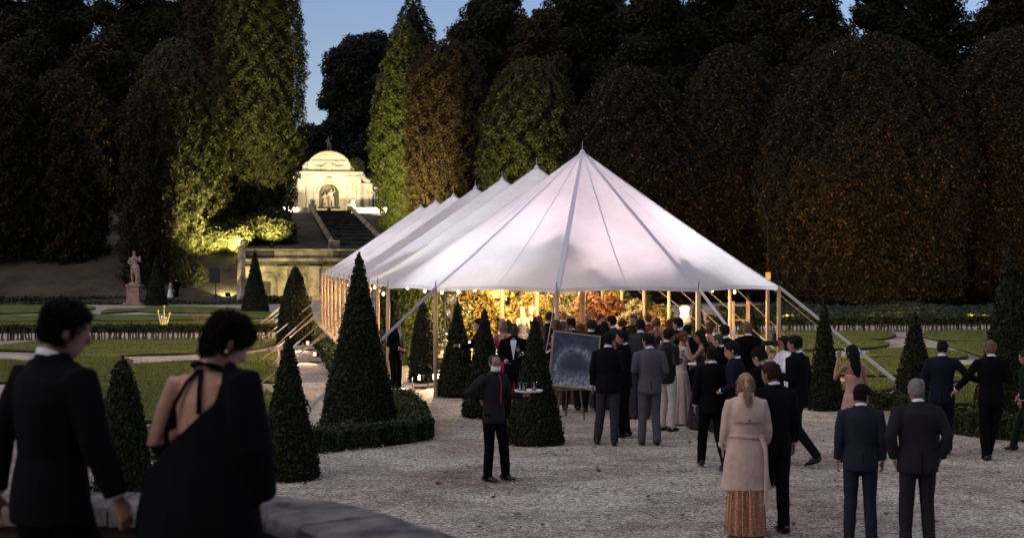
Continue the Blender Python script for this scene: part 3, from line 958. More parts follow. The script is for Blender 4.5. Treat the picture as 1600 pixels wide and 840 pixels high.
# --- stone parapet in the foreground
def parapet():
    t = empty('stone_parapet', (-2.4, 7, 0.9), 'weathered stone parapet with grey coping along the foreground terrace', 'parapet')
    inv = Matrix.Translation(-t.location)
    cop = mat('coping_stone', (0.12, 0.11, 0.105), 0.9, var=0.6, scale=5, c2=(0.24, 0.225, 0.215), bump=0.9, bscale=26, dist=0.012, detail=10)
    wal = mat('parapet_stone', (0.11, 0.078, 0.06), 0.92, var=0.35, scale=3.5, bump=0.9, bscale=22, dist=0.012, detail=10)
    ZT = 1.735
    # centre line of the parapet: runs level on the left, then turns toward the camera on the right
    pts = [(-6.2, 6.96), (-5.0, 6.96), (-3.8, 6.955), (-2.6, 6.95), (-1.9, 6.94), (-1.32, 6.91), (-0.98, 6.72), (-0.74, 6.40), (-0.40, 5.88), (-0.04, 5.28), (0.3, 4.6)]
    rng = random.Random(4)
    for i in range(len(pts) - 1):
        a, b = Vector((*pts[i], 0)), Vector((*pts[i + 1], 0))
        def nrm(k):
            p0 = Vector((*pts[max(0, k - 1)], 0)); p1 = Vector((*pts[min(len(pts) - 1, k + 1)], 0))
            d = (p1 - p0).normalized()
            return Vector((d.y, -d.x, 0))
        na, nb = nrm(i), nrm(i + 1)
        dirv = (b - a).normalized() * 0.004
        def block(name, half, z0, z1, m, off, sub=8, rough=0.006):
            mb = MB()
            v, f = [], []
            prof = [(-half, z0), (-half, z1 - 0.02), (-half + 0.02, z1), (0, z1 + 0.005), (half - 0.02, z1), (half, z1 - 0.02), (half, z0)]
            for k in range(sub + 1):
                s = k / sub
                c = (a + dirv).lerp(b - dirv, s); nn = na.lerp(nb, s)
                for w, z in prof:
                    q = c + nn * (w + off) + Vector((rng.uniform(-rough, rough), rng.uniform(-rough, rough), 0))
                    v.append((q.x, q.y, z + rng.uniform(-rough, rough) * 0.7))
            m_ = len(prof)
            for k in range(sub):
                for j in range(m_ - 1):
                    f.append((k * m_ + j, k * m_ + j + 1, (k + 1) * m_ + j + 1, (k + 1) * m_ + j))
            f.append(tuple(range(m_ - 1, -1, -1))); f.append(tuple(sub * m_ + j for j in range(m_)))
            mb.add(v, f)
            o = mb.build(name, m, t); o.matrix_parent_inverse = inv
            smooth_by_angle(o.data, 50)
        block('coping_stone', 0.235, ZT - 0.085, ZT, cop, 0)
        block('wall_stone', 0.185, ZT - 0.30, ZT - 0.088, wal, 0)
        block('ledge_stone', 0.20, ZT - 0.36, ZT - 0.303, wal, 0)
        block('base_stone', 0.19, -0.05, ZT - 0.363, wal, 0, rough=0.004)
    tf = MB()
    tf.prism([(-7, -6), (4, -6), (0.2, 4.5), (-0.5, 5.7), (-0.9, 6.35), (-1.2, 6.62), (-1.5, 6.74), (-7, 6.76)], 0.3, 0.945)
    tag(tf.build('terrace_floor', mat('terrace_paving', (0.22, 0.18, 0.15), 0.9, var=0.3, scale=2, bump=0.4)), kind='structure')
parapet()

# --- fallen leaves on the gravel
def fallen_leaves():
    rng = np.random.default_rng(21)
    n = 900
    d = 12.5 + 22 * rng.uniform(0, 1, n) ** 1.5
    pos = np.stack([rng.uniform(-0.42, 0.42, n) * d, d, np.full(n, 0.016)], 1)
    v, f = quads_at(pos, np.tile([0, 0, 1.0], (n, 1)), 0.05, rng, 0.25, 1.4)
    m = leafmat('dead_leaf', [(0.05, 0.03, 0.015), (0.10, 0.055, 0.025), (0.16, 0.10, 0.04), (0.24, 0.17, 0.07)], 0.8, 0.1)
    tag(link('fallen_leaves', mesh_np('fallen_leaves', v, f), m), 'scattered dry leaves on the gravel court', 'leaves', kind='stuff')
fallen_leaves()

# --- unseen house front, added behind the camera to shade the terrace
def house_front():
    t = empty('shade_house', (-2, -9, 0), 'long pale house front added out of view to shade the terrace', 'house')
    st = mat('house_stone', (0.30, 0.26, 0.21), 0.9, var=0.25, scale=0.8)
    MB().box(-32, 32, -8, 0, -0.1, 11.5).build('wall', st, t)
    MB().box(-32.6, 32.6, -8.5, 0.55, 11.503, 12.0).build('cornice', st, t)
    MB().add([(-32.5, 0.4, 12.003), (32.5, 0.4, 12.003), (32.5, -8.4, 12.003), (-32.5, -8.4, 12.003), (-29, -3.2, 16.5), (29, -3.2, 16.5)], [(0, 1, 5, 4), (1, 2, 5), (2, 3, 4, 5), (3, 0, 4)]).build('roof', mat('slate', (0.05, 0.055, 0.065), 0.6, var=0.2), t)
    wm = MB().box(-0.75, 0.75, 0.003, 0.08, 0, 2.6).mesh('window')
    wm.materials.append(mat('house_glass', (0.03, 0.035, 0.04), 0.1, spec=0.5))
    sm = MB().box(-0.95, 0.95, 0.003, 0.16, -0.16, -0.003).mesh('sill')
    sm.materials.append(st)
    for z in (1.3, 6.2):
        for k in range(13):
            w = link('window', wm, None, t, (-28.8 + k * 4.8, 0, z))
            link('sill', sm, None, w)
house_front()
# ================================================================== TREES
BARK = mat('bark', (0.07, 0.05, 0.035), 0.9, var=0.4, scale=4, bump=0.8, bscale=10, dist=0.04, stretch=(1, 1, 0.3))
LEAF = {
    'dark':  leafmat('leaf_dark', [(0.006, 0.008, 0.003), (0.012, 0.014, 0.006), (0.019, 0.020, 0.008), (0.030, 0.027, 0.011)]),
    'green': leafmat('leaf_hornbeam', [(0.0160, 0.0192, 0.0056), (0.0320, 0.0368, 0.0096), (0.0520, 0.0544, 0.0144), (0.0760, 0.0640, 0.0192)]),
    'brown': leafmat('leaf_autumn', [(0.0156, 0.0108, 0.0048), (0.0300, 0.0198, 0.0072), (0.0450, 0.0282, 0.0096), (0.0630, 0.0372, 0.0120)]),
    'mixed': leafmat('leaf_turning_lit', [(0.005, 0.007, 0.003), (0.007, 0.009, 0.004), (0.009, 0.011, 0.005), (0.011, 0.012, 0.005), (0.013, 0.014, 0.006), (0.016, 0.015, 0.006), (0.02, 0.017, 0.006), (0.15, 0.085, 0.022)]),  # rare bright orange tone paints flecks of amber light among turning leaves
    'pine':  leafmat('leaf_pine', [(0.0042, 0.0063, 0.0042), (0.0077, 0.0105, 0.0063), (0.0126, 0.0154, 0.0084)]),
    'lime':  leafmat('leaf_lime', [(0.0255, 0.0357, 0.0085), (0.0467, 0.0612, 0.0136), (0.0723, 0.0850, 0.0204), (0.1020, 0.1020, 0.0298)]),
}

def trunk(parent, h, r, seed, limbs=5, lean=0.0, reach=99.0):
    rng = random.Random(seed)
    mb = MB()
    pts = [(0, 0, -0.2), (rng.uniform(-.1, .1), 0, h * 0.33), (lean * .5 + rng.uniform(-.2, .2), rng.uniform(-.2, .2), h * 0.66), (lean, 0, h)]
    mb.tube(pts, [r * 1.35, r, r * 0.8, r * 0.45], 9)
    for i in range(limbs):
        z = h * rng.uniform(0.35, 0.95)
        a = rng.uniform(0, 6.28)
        L = min(h * rng.uniform(0.2, 0.35), reach)
        mb.tube([(lean * z / h, 0, z), (math.cos(a) * L * .5, math.sin(a) * L * .5, z + L * .45), (math.cos(a) * L, math.sin(a) * L, z + L * .9)], [r * 0.4, r * 0.25, r * 0.08], 6)
    return mb.build('trunk', BARK, parent, True)

def clipped_tree(px0, px1, ytop, d, zb, prof, lf, label, seed, n=15000, leaf=0.2, lump=0.08, clear=0.0, depth=0.07):
    c = P((px0 + px1) / 2, 408, d); c.z = zb
    rad = (px1 - px0) / 2 / FPX * d
    ztop = CAMZ + (408 - ytop) / FPX * d
    h = ztop - zb - clear
    t = empty('clipped_tree', c, label, 'tree', 'clipped trees framing the garden')
    fac = math.atan2(-c.y, -c.x)
    v, f, cv, cf = revolve_crown(prof, rad, h, int(n * 1.7), leaf * 0.8, seed, lump, depth, 0.7, clear, 0.25, fac, clump=0.42, tri=True)
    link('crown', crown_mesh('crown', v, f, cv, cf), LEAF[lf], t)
    trunk(t, h * 0.6 + clear, min(0.45, rad * 0.12), seed, 6, 0.0, rad * 0.5)
    return t

CT = 'hornbeam'
clipped_tree(188, 266, 134, 101, 0, 'column', 'mixed', 'narrow dark clipped column tree beside the pink statue', 21, 14000, 0.15, 0.04)
clipped_tree(198, 354, 60, 109, 0, 'dome', 'green', 'broad clipped tree with its right side lit yellow, behind the dark column', 22, 28000, 0.18, 0.06)
clipped_tree(42, 168, 110, 106, 0, 'column', 'mixed', 'flat-topped dark clipped tree left of the narrow column', 23, 20000, 0.18, 0.07, 1.5)
clipped_tree(-70, 62, 98, 104, 0, 'column', 'mixed', 'dark clipped tree cut by the left picture edge', 24, 18000, 0.18, 0.07, 3.2)
clipped_tree(340, 474, -95, 115, 3.7, 'vase', 'green', 'tallest green hedge tree left of the sky gap, foot floodlit', 25, 40000, 0.18, 0.07, depth=0.08)
clipped_tree(286, 392, -50, 126, 3.9, 'column', 'brown', 'dark reddish tree behind the tallest left hedge tree', 26, 16000, 0.22, 0.09)
clipped_tree(580, 684, 24, 125, 4.5, 'flame', 'lime', 'pale green pointed tree right of the sky gap', 27, 26000, 0.19, 0.07)
clipped_tree(638, 758, 62, 121, 4.5, 'column', 'brown', 'rusty brown clipped tree beside the pale green pointed tree', 28, 24000, 0.19, 0.08)
clipped_tree(746, 912, 90, 111, 2.5, 'dome', 'green', 'yellow-green tree behind the second tent peak', 29, 26000, 0.19, 0.09)
clipped_tree(878, 1098, 104, 99, 0, 'dome', 'mixed', 'dark rounded dome tree behind the front tent peak', 30, 30000, 0.18, 0.07)
clipped_tree(1050, 1236, 70, 108, 0, 'dome', 'mixed', 'dark dome tree between the tent peak dome and the big right dome', 31, 24000, 0.19, 0.09)
clipped_tree(1186, 1520, 54, 93, 0, 'dome', 'mixed', 'very broad dark clipped dome with amber-lit lower leaves on the right', 32, 46000, 0.17, 0.06)
clipped_tree(1462, 1720, 44, 97, 0, 'dome', 'mixed', 'dark clipped dome cut by the right picture edge', 34, 30000, 0.18, 0.07)
clipped_tree(588, 704, -10, 138, 8, 'flame', 'dark', 'dark tree top rising behind the pale green pointed tree', 35, 15000, 0.24, 0.12)

def wild_tree(px0, px1, ytop, d, lf, label, seed, n=13000, leaf=0.3, lobes=20, ybot=None, gap=False):
    c = P((px0 + px1) / 2, 408, d)
    u = (Vector((c.x, c.y, 0)) - C1).dot(AX)
    v_ = (Vector((c.x, c.y, 0)) - C1).dot(AP)
    c.z = hill_h(u, v_) - 0.3
    rad = (px1 - px0) / 2 / FPX * d
    ztop = CAMZ + (408 - ytop) / FPX * d - c.z
    zbot = (CAMZ + (408 - ybot) / FPX * d - c.z) if ybot else ztop * 0.10
    rng = random.Random(seed)
    t = empty('woodland_tree', c, label, 'tree', 'woodland trees on the slope')
    B = []
    zm, hh = (zbot + ztop) / 2, (ztop - zbot) / 2
    for i in range(lobes):
        ph = i * 2.39996
        k = 1 - 2 * (i + 0.5) / lobes
        w = math.sqrt(1 - k * k) * rng.uniform(0.5, 0.72)
        s = rad * rng.uniform(0.30, 0.46)
        B.append((math.cos(ph) * w * rad, math.sin(ph) * w * rad * 0.85, zm + k * (hh - s * 0.7) * rng.uniform(0.9, 1.0), s * rng.uniform(0.9, 1.2), s, s * rng.uniform(0.7, 1.0)))
    B.append((0, 0, zm, rad * 0.66, rad * 0.58, hh * 0.72))
    v, f, cv, cf = blob_crown(B, n, leaf, seed, noise=0.2, core=0.7 if gap else 0.86)
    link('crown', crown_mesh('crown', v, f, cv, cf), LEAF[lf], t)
    trunk(t, ztop * 0.6, max(0.3, rad * 0.07), seed, 5, 0.0, rad * 0.45)

# umbrella pine in the sky gap and the wood behind
wild_tree(496, 650, 44, 205, 'pine', 'dark rounded pine standing in the sky gap', 41, 17000, 0.42, 22, ybot=255)
wild_tree(446, 560, 182, 188, 'pine', 'low dark tree behind the pavilion, at the foot of the sky gap', 42, 10000, 0.4, 12)
wild_tree(536, 650, 200, 184, 'pine', 'low dark tree behind the right wing of the pavilion', 43, 10000, 0.4, 12)
wild_tree(610, 740, 150, 178, 'pine', 'dark tree filling in behind the rusty brown tree', 40, 9000, 0.4, 12)
WOOD_R = [(690, 860, -34, 150, 'dark', 'tall dark wood tree behind the rusty brown tree'), (788, 894, 6, 134, 'brown', 'brownish wood tree above the yellow-green tree'),
          (820, 1010, -70, 160, 'dark', 'tall dark wood tree above the second tent peak'), (940, 1110, -60, 148, 'dark', 'tall dark wood tree above the front tent peak'),
          (1040, 1200, -75, 156, 'dark', 'tall dark wood tree right of the front tent peak'), (1130, 1290, -60, 147, 'dark', 'tall dark wood tree over the middle right dome'),
          (1206, 1342, -60, 142, 'dark', 'thin-topped wood tree over the left half of the broad right dome'), (1322, 1440, -70, 146, 'dark', 'tall dark wood tree right of the small sky hole'),
          (1380, 1545, -64, 152, 'dark', 'thin-topped wood tree near the top right sky hole'), (1496, 1680, -70, 145, 'dark', 'tall dark wood tree at the top right corner')]
for k, (a, b, yt, d, lf, lab) in enumerate(WOOD_R):
    wild_tree(a, b, yt, d, lf, lab, 440 + k, 13000 if b - a > 110 else 8500, 0.3, gap=('thin' in lab))
WOOD_L = [(-90, 60, -60, 142, 'dark', 'thin-leaved dark wood tree at the top left corner'), (10, 170, -70, 150, 'dark', 'tall dark wood tree over the left clipped trees'),
          (130, 290, -70, 144, 'dark', 'tall dark wood tree above the narrow clipped column'), (230, 390, -70, 152, 'dark', 'tall dark wood tree above the yellow-lit clipped tree'),
          (-50, 130, 46, 124, 'mixed', 'brownish wood tree filling in behind the far left clipped tree'), (80, 245, 44, 122, 'mixed', 'brownish wood tree behind the flat-topped clipped tree')]
for k, (a, b, yt, d, lf, lab) in enumerate(WOOD_L):
    wild_tree(a, b, yt, d, lf, lab, 460 + k, 13000, 0.28, gap=('thin' in lab))
wild_tree(432, 524, 232, 168, 'pine', 'small dark tree left of the pavilion roof', 58, 5000, 0.3, 9)

# undergrowth at the woodland foot
def shrub(px, ybase, w, h, lf, label, seed, n=2500, leaf=0.12, name='shrub', d=None, zb=0.0, cat='shrub', group=None):
    if d is None:
        p = G(px, ybase)
    else:
        p = P(px, 408, d); p.z = zb
    t = empty(name, p, label, cat, group)
    rng = random.Random(seed)
    B = []
    for i in range(7):
        a = i * 2.4
        rr = w * 0.32 * rng.uniform(0.3, 1)
        B.append((math.cos(a) * rr, math.sin(a) * rr * .7, h * rng.uniform(0.3, 0.7), w * 0.27, w * 0.25, h * rng.uniform(0.24, 0.33)))
    v, f, cv, cf = blob_crown(B, n, leaf, seed, core=0.8)
    link('foliage', crown_mesh('foliage', v, f, cv, cf), LEAF[lf] if lf in LEAF else MATS[lf], t)
    mb = MB()
    for i in range(4):
        a = rng.uniform(0, 6.28)
        mb.tube([(0, 0, -0.05), (math.cos(a) * w * .12, math.sin(a) * w * .12, h * .35), (math.cos(a) * w * .25, math.sin(a) * w * .25, h * .7)], [0.04, 0.03, 0.012], 6)
    mb.build('stem', BARK, t)
    return t

shrub(346, 0, 5.5, 3.4, 'green', 'floodlit yellow-green bush at the foot of the tallest left tree', 61, 6500, 0.18, d=108, zb=3.2)
shrub(408, 0, 5.0, 3.6, 'green', 'floodlit bush right of the bank top, against the tallest tree', 62, 6000, 0.18, d=110, zb=3.6)
shrub(290, 0, 3.2, 3.2, 'green', 'floodlit bush at the foot of the broad clipped tree', 63, 4500, 0.16, d=101, zb=0)
shrub(556, 0, 2.0, 1.9, 'green', 'spiky shrub on the roof edge right of the pediment', 64, 1600, 0.14, d=153, zb=12.2)
shrub(582, 0, 2.6, 1.7, 'dark', 'dark shrub behind the right wing cornice', 65, 1500, 0.15, d=154, zb=11.0)
UNDER = [(30, 9, 3.6, 'in front of the garden house end'), (120, 8, 3.2, 'between the garden house and the pink statue'), (-60, 8, 3.4, 'at the left picture edge, below the clipped trees'),
         (1240, 9, 3.4, 'right of the tent corner, behind the strap'), (1330, 9, 3.0, 'above the woman in pink'), (1430, 10, 3.6, 'above the grey haired man'), (1530, 9, 3.2, 'left of the tall cone at the right edge'),
         (1620, 8, 3.4, 'behind the tall cone at the right edge'), (1130, 9, 3.4, 'seen under the tent near its right corner'), (1030, 9, 3.2, 'seen under the tent behind the golden cones'), (930, 8, 3.2, 'behind the flowers right of the white mast')]
for k, (x, w, h, wh) in enumerate(UNDER):
    shrub(x, 0, w, h, 'dark' if k % 2 else 'mixed', 'dark undergrowth bush at the wood edge, ' + wh, 70 + k, 4500, 0.2, d=(114 if x < 500 else 101) + (k % 3), group='undergrowth at the wood edge')

# ivy ground cover
def groundcover():
    rng = np.random.default_rng(9)
    pos = []
    for (x0, x1, ya, yb, n, hmax) in ((1120, 1640, 482, 508, 26000, 0.45), (-80, 420, 471, 476, 6000, 0.4)):
        n_ = n
        px = rng.uniform(x0, x1, n_); py = rng.uniform(ya, yb, n_)
        d = CAMZ * FPX / (py - 408)
        X = (px - 800) / FPX * d
        h = hmax * (0.55 + 0.45 * np.sin(X * 0.9 + 0.5 * d) * np.sin(d * 0.6)) * rng.uniform(0.4, 1, n_)
        pos.append(np.stack([X, d, h], 1))
    pos = np.concatenate(pos)
    v, f = quads_at(pos, np.tile([0, -0.3, 1.0], (len(pos), 1)), 0.16, rng, 0.7)
    m = leafmat('leaf_ivy', [(0.0140, 0.0245, 0.0098), (0.0280, 0.0420, 0.0168), (0.0420, 0.0595, 0.0245), (0.0595, 0.0770, 0.0350)])
    tag(link('groundcover', mesh_np('groundcover', v, f), m), 'dark ivy ground cover at the edge of the wood', 'ground cover', kind='stuff')
groundcover()

# ================================================================== TOPIARY
YEW = leafmat('leaf_yew', [(0.0060, 0.0084, 0.0036), (0.0120, 0.0162, 0.0060), (0.0204, 0.0258, 0.0090), (0.0300, 0.0348, 0.0120)], 0.7, 0.12)
BOX = leafmat('leaf_box', [(0.0135, 0.0225, 0.0067), (0.0263, 0.0390, 0.0105), (0.0413, 0.0562, 0.0150), (0.0638, 0.0750, 0.0225)], 0.6, 0.15)
def topiary(px, ytop, ybase, hw, label, seed, leaf=0.035, n=14000, prof='cone', m=None, lump=0.055):
    p = G(px, ybase)
    d = p.y
    h = (ybase - ytop) / FPX * d
    r = hw / FPX * d
    p.y += r * 0.6     # the pixel row is the near rim of the foot
    t = empty('topiary_cone', p, label, 'topiary', 'clipped yew cones')
    v, f, cv, cf = revolve_crown(prof, r, h, n, leaf, seed, lump, 0.035, 0.75, 0.03, 0.6, math.atan2(-p.y, -p.x), 0.3)
    rng = np.random.default_rng(seed)
    # stray shoots
    k = n // 16
    hh = rng.uniform(0.02, 0.97, k); ph = rng.uniform(0, 6.28, k)
    rr = PROFILES[prof](hh) * r + rng.uniform(-0.01, 0.045, k)
    sp = np.stack([rr * np.cos(ph), rr * np.sin(ph), 0.03 + hh * h], 1)
    v2, f2 = quads_at(sp, np.stack([np.cos(ph), np.sin(ph), 0.4 + 0 * ph], 1), leaf * 1.1, rng, 0.5, 2.2)
    v = np.concatenate([v, v2]); f = np.concatenate([f, f2 + len(v) - len(v2)])
    link('foliage', crown_mesh('foliage', v, f, cv, cf), m or YEW, t)
    MB().tube([(0, 0, -0.05), (0, 0, h * 0.8)], [0.05, 0.015], 7).build('stem', BARK, t)
    return t

topiary(557, 398, 676, 63, 'tallest dark yew cone, standing in the low box hedge before the tent', 101, 0.034, 26000)
topiary(445, 532, 750, 51, 'dark yew cone nearest the parapet, left of the gravel', 102, 0.03, 22000)
topiary(184, 566, 790, 44, 'blunt yew cone with a knob top between the foreground couple', 103, 0.03, 18000, 'bullet')
topiary(836, 500, 695, 47, 'yew cone right behind the drinks tray', 104, 0.03, 20000)
topiary(757, 486, 652, 37, 'yew cone behind the waiter, left of the one by the tray', 105, 0.032, 15000)
topiary(714, 474, 620, 34, 'yew cone just inside the front tent pole, lit warm on top', 106, 0.034, 14000)
topiary(1292, 478, 641, 31, 'slim yew cone between the dark suited man and the pink dress', 107, 0.034, 14000)
topiary(1436, 490, 640, 38, 'yew cone behind the grey haired man on the right', 108, 0.034, 14000)
topiary(1590, 384, 668, 60, 'tall dark yew cone at the right picture edge', 109, 0.034, 20000)
topiary(1172, 462, 556, 22, 'small yew cone glowing gold under the right tent edge', 110, 0.05, 6000)
topiary(459, 417, 538, 29, 'yew cone lit rusty red beside the left guy ropes', 111, 0.05, 9000, 'bullet')
topiary(396, 392, 488, 22, 'dark yew cone in front of the stone retaining wall', 112, 0.07, 6000)
topiary(241, 404, 477, 18, 'dark yew cone just right of the pink statue', 113, 0.08, 5000)
topiary(660, 474, 598, 21, 'yew cone behind the floodlights inside the tent left', 114, 0.045, 7000, 'bullet')
topiary(1012, 444, 541, 20, 'golden lit cone under the tent left of the lamp', 115, 0.055, 5000, m=LEAF['lime'])
topiary(1091, 462, 541, 17, 'golden lit cone under the tent behind the right front pole', 116, 0.055, 5000, m=LEAF['lime'])

# ================================================================== HEDGES
def strip_leaves(path, width, height, n, leaf, seed, z0=0.0, lump=0.03, shoots=0.0):
    rng = np.random.default_rng(seed)
    pts = np.array([(p[0], p[1]) for p in path], float)
    seg = np.diff(pts, axis=0); L = np.linalg.norm(seg, axis=1); cum = np.concatenate([[0], np.cumsum(L)])
    s = rng.uniform(0, cum[-1], n)
    i = np.clip(np.searchsorted(cum, s) - 1, 0, len(L) - 1)
    t = (s - cum[i]) / L[i]
    c = pts[i] + seg[i] * t[:, None]
    nr = np.stack([seg[i][:, 1], -seg[i][:, 0]], 1) / L[i][:, None]
    face = rng.uniform(0, 1, n)
    top = face < width / (width + 2 * height)
    sd = np.where(rng.uniform(0, 1, n) < 0.5, -1, 1)
    off = np.where(top, rng.uniform(-.5, .5, n) * width, sd * width / 2)
    z = np.where(top, height, rng.uniform(0, 1, n) * height)
    w = lump * (np.sin(s * 3.1) + np.sin(s * 7.7 + 1) + np.sin(s * 17 + 2)) / 2
    off = off + np.where(top, 0, sd * w) + rng.normal(0, leaf * .3, n)
    z = z + np.where(top, w, 0) + rng.normal(0, leaf * .35, n)
    z += np.where(top & (rng.uniform(0, 1, n) < 0.15), rng.uniform(0, shoots, n), 0) if shoots else 0
    pos = np.stack([c[:, 0] + nr[:, 0] * off, c[:, 1] + nr[:, 1] * off, z0 + np.clip(z, 0.01, None)], 1)
    nn = np.stack([np.where(top, 0, nr[:, 0] * sd), np.where(top, 0, nr[:, 1] * sd), np.where(top, 1.0, 0.25)], 1)
    v, f = quads_at(pos, nn, leaf, rng, 0.75)
    cv, cf = [], []
    for k in range(len(pts)):
        d = pts[min(k + 1, len(pts) - 1)] - pts[max(k - 1, 0)]; d = d / np.linalg.norm(d)
        q = np.array([d[1], -d[0]]) * (width / 2 - leaf * 0.5)
        for sgn in (-1, 1):
            for zz in (z0, z0 + height - leaf * 0.6):
                cv.append((*(pts[k] + sgn * q), zz))
    for k in range(len(pts) - 1):
        a = k * 4; b = a + 4
        cf += [(a, a + 1, b + 1, b), (a + 1, a + 3, b + 3, b + 1), (a + 3, a + 2, b + 2, b + 3)]
    e = (len(pts) - 1) * 4
    cf += [(0, 2, 3, 1), (e, e + 1, e + 3, e + 2)]
    return v, f, np.array(cv), np.array(cf)

def hedge(path, width, height, label, seed, n=8000, leaf=0.04, stems=0, m=None, z0=0.0, shoots=0.0):
    w = [G(*p) if len(p) == 2 else Vector(p) for p in path]
    o0 = w[0].copy()
    t = empty('box_hedge', o0, label, 'hedge')
    loc = [(p.x - o0.x, p.y - o0.y) for p in w]
    v, f, cv, cf = strip_leaves(loc, width, height, n, leaf, seed, z0, shoots=shoots)
    link('foliage', crown_mesh('foliage', v, f, cv, cf), m or BOX, t)
    if stems:
        rng = random.Random(seed)
        me = MB().tube([(0, 0, -0.02), (0.03, 0, z0 * .5), (0, 0, z0 + 0.1)], [0.045, 0.03, 0.03], 6).mesh('stem')
        me.materials.append(mat('pale_bark', (0.12, 0.115, 0.085), 0.9, var=0.3))
        pts = np.array(loc); L = np.linalg.norm(np.diff(pts, axis=0), axis=1); cum = np.concatenate([[0], np.cumsum(L)])
        for k in range(stems):
            s = cum[-1] * (k + rng.uniform(0.1, 0.9)) / stems
            i = min(len(L) - 1, int(np.searchsorted(cum, s)) - 1)
            c = pts[i] + (pts[i + 1] - pts[i]) * ((s - cum[i]) / L[i])
            o = link('stem', me, None, t, (c[0], c[1] - width * 0.35 * rng.uniform(-0.3, 1), 0), (0, rng.uniform(-.2, .2), rng.uniform(0, 6)))
            o.scale = (rng.uniform(.7, 1.4),) * 2 + (1,)
    else:
        mb = MB()
        for k in range(0, len(loc)):
            mb.tube([(loc[k][0], loc[k][1], -0.02), (loc[k][0], loc[k][1], z0 + height * .6)], 0.015, 5)
        mb.build('stem', BARK, t)

hedge([(486, 705), (540, 698), (600, 693), (654, 685), (646, 655), (624, 634)], 0.42, 0.30, 'low box hedge wrapping the foot of the tallest yew cone', 201, 15000, 0.035, shoots=0.1)
hedge([(-90, 532), (60, 531), (200, 530), (330, 530), (440, 529)], 0.6, 0.24, 'long low hedge on bare stems across the left parterre', 202, 9000, 0.07, 130, z0=0.27)
hedge([(1110, 518), (1230, 518), (1400, 517), (1548, 516), (1640, 516)], 0.7, 0.26, 'long low hedge on bare stems across the right parterre', 203, 10000, 0.08, 130, z0=0.30)
hedge([(1300, 634), (1350, 637), (1398, 640), (1440, 646)], 0.4, 0.28, 'low box hedge behind the blue suited man', 204, 7000, 0.035, shoots=0.06)
hedge([(1478, 672), (1530, 678), (1570, 684), (1640, 690)], 0.5, 0.36, 'low box hedge behind the two men on the right', 205, 9000, 0.036, shoots=0.06)
hedge([(-60, 476), (60, 475), (200, 474), (300, 473), (400, 473), (480, 475)], 0.9, 0.42, 'distant clipped hedge below the wood on the left', 206, 5000, 0.14)
hedge([tuple(A(1.5, -5.6)), tuple(A(8, -5.5)), tuple(A(16, -5.5)), tuple(A(28, -5.5)), tuple(A(40, -5.5))], 0.45, 0.34, 'low hedge running along the left side of the tent', 207, 11000, 0.06)

# feathery plants in the left parterre
def tall_grass(px, yb, label, seed, n, h, spread, m, thick=0.012):
    p = G(px, yb)
    t = empty('tall_grass_plant', p, label, 'plant')
    rng = random.Random(seed)
    for i in range(n):
        a = rng.uniform(0, 6.28); L = h * rng.uniform(0.6, 1); s = spread * rng.uniform(0.2, 1)
        MB().tube([(0, 0, 0), (math.cos(a) * s * .35, math.sin(a) * s * .35, L * .6), (math.cos(a) * s, math.sin(a) * s, L)], [thick, thick * .8, thick * .2], 5).build('blade', m, t)
tall_grass(312, 517, 'tuft of tall arching grass in the left parterre', 1, 26, 1.0, 0.9, mat('dry_grass', (0.16, 0.13, 0.05), 0.8))
def plumes():
    p = G(256, 516)
    t = empty('plume_plant', p, 'pale yellow bulb-topped stalks glowing in the left parterre', 'plant')
    m = mat('pale_stalk', (0.75, 0.62, 0.30), 0.7, var=0.2, scale=6)
    for dx, h, lean in ((-0.16, 0.78, -0.14), (0.0, 0.98, 0.02), (0.14, 0.68, 0.17), (-0.05, 0.55, -0.08), (0.06, 0.5, 0.05)):
        o = MB().tube([(dx * .3, 0, 0), (dx * .7 + lean * .3, 0, h * .5), (dx + lean * .6, 0.02, h)], [0.024, 0.02, 0.018], 7).build('stalk', m, t, True)
        MB().ball((dx + lean * .6, 0.02, h + 0.03), (0.042, 0.042, 0.048), 8, 6).build('seed_head', m, o, True)
    MB().box(0.25, 0.40, -0.42, -0.3, 0, 0.12, 0.02).build('spike_lamp', mat('black_metal', (0.02, 0.02, 0.02), 0.5), t)
    ld = bpy.data.lights.new('plume_light', 'SPOT'); ld.energy = 30; ld.color = (1, 0.78, 0.4); ld.spot_size = R(70); ld.shadow_soft_size = 0.05
    lo = bpy.data.objects.new('plume_light', ld); col.objects.link(lo); lo.parent = t; lo.location = (0.3, -0.7, 0.2)
    lo.rotation_euler = Vector((0.25, -0.75, -0.35)).to_track_quat('Z', 'Y').to_euler()
plumes()

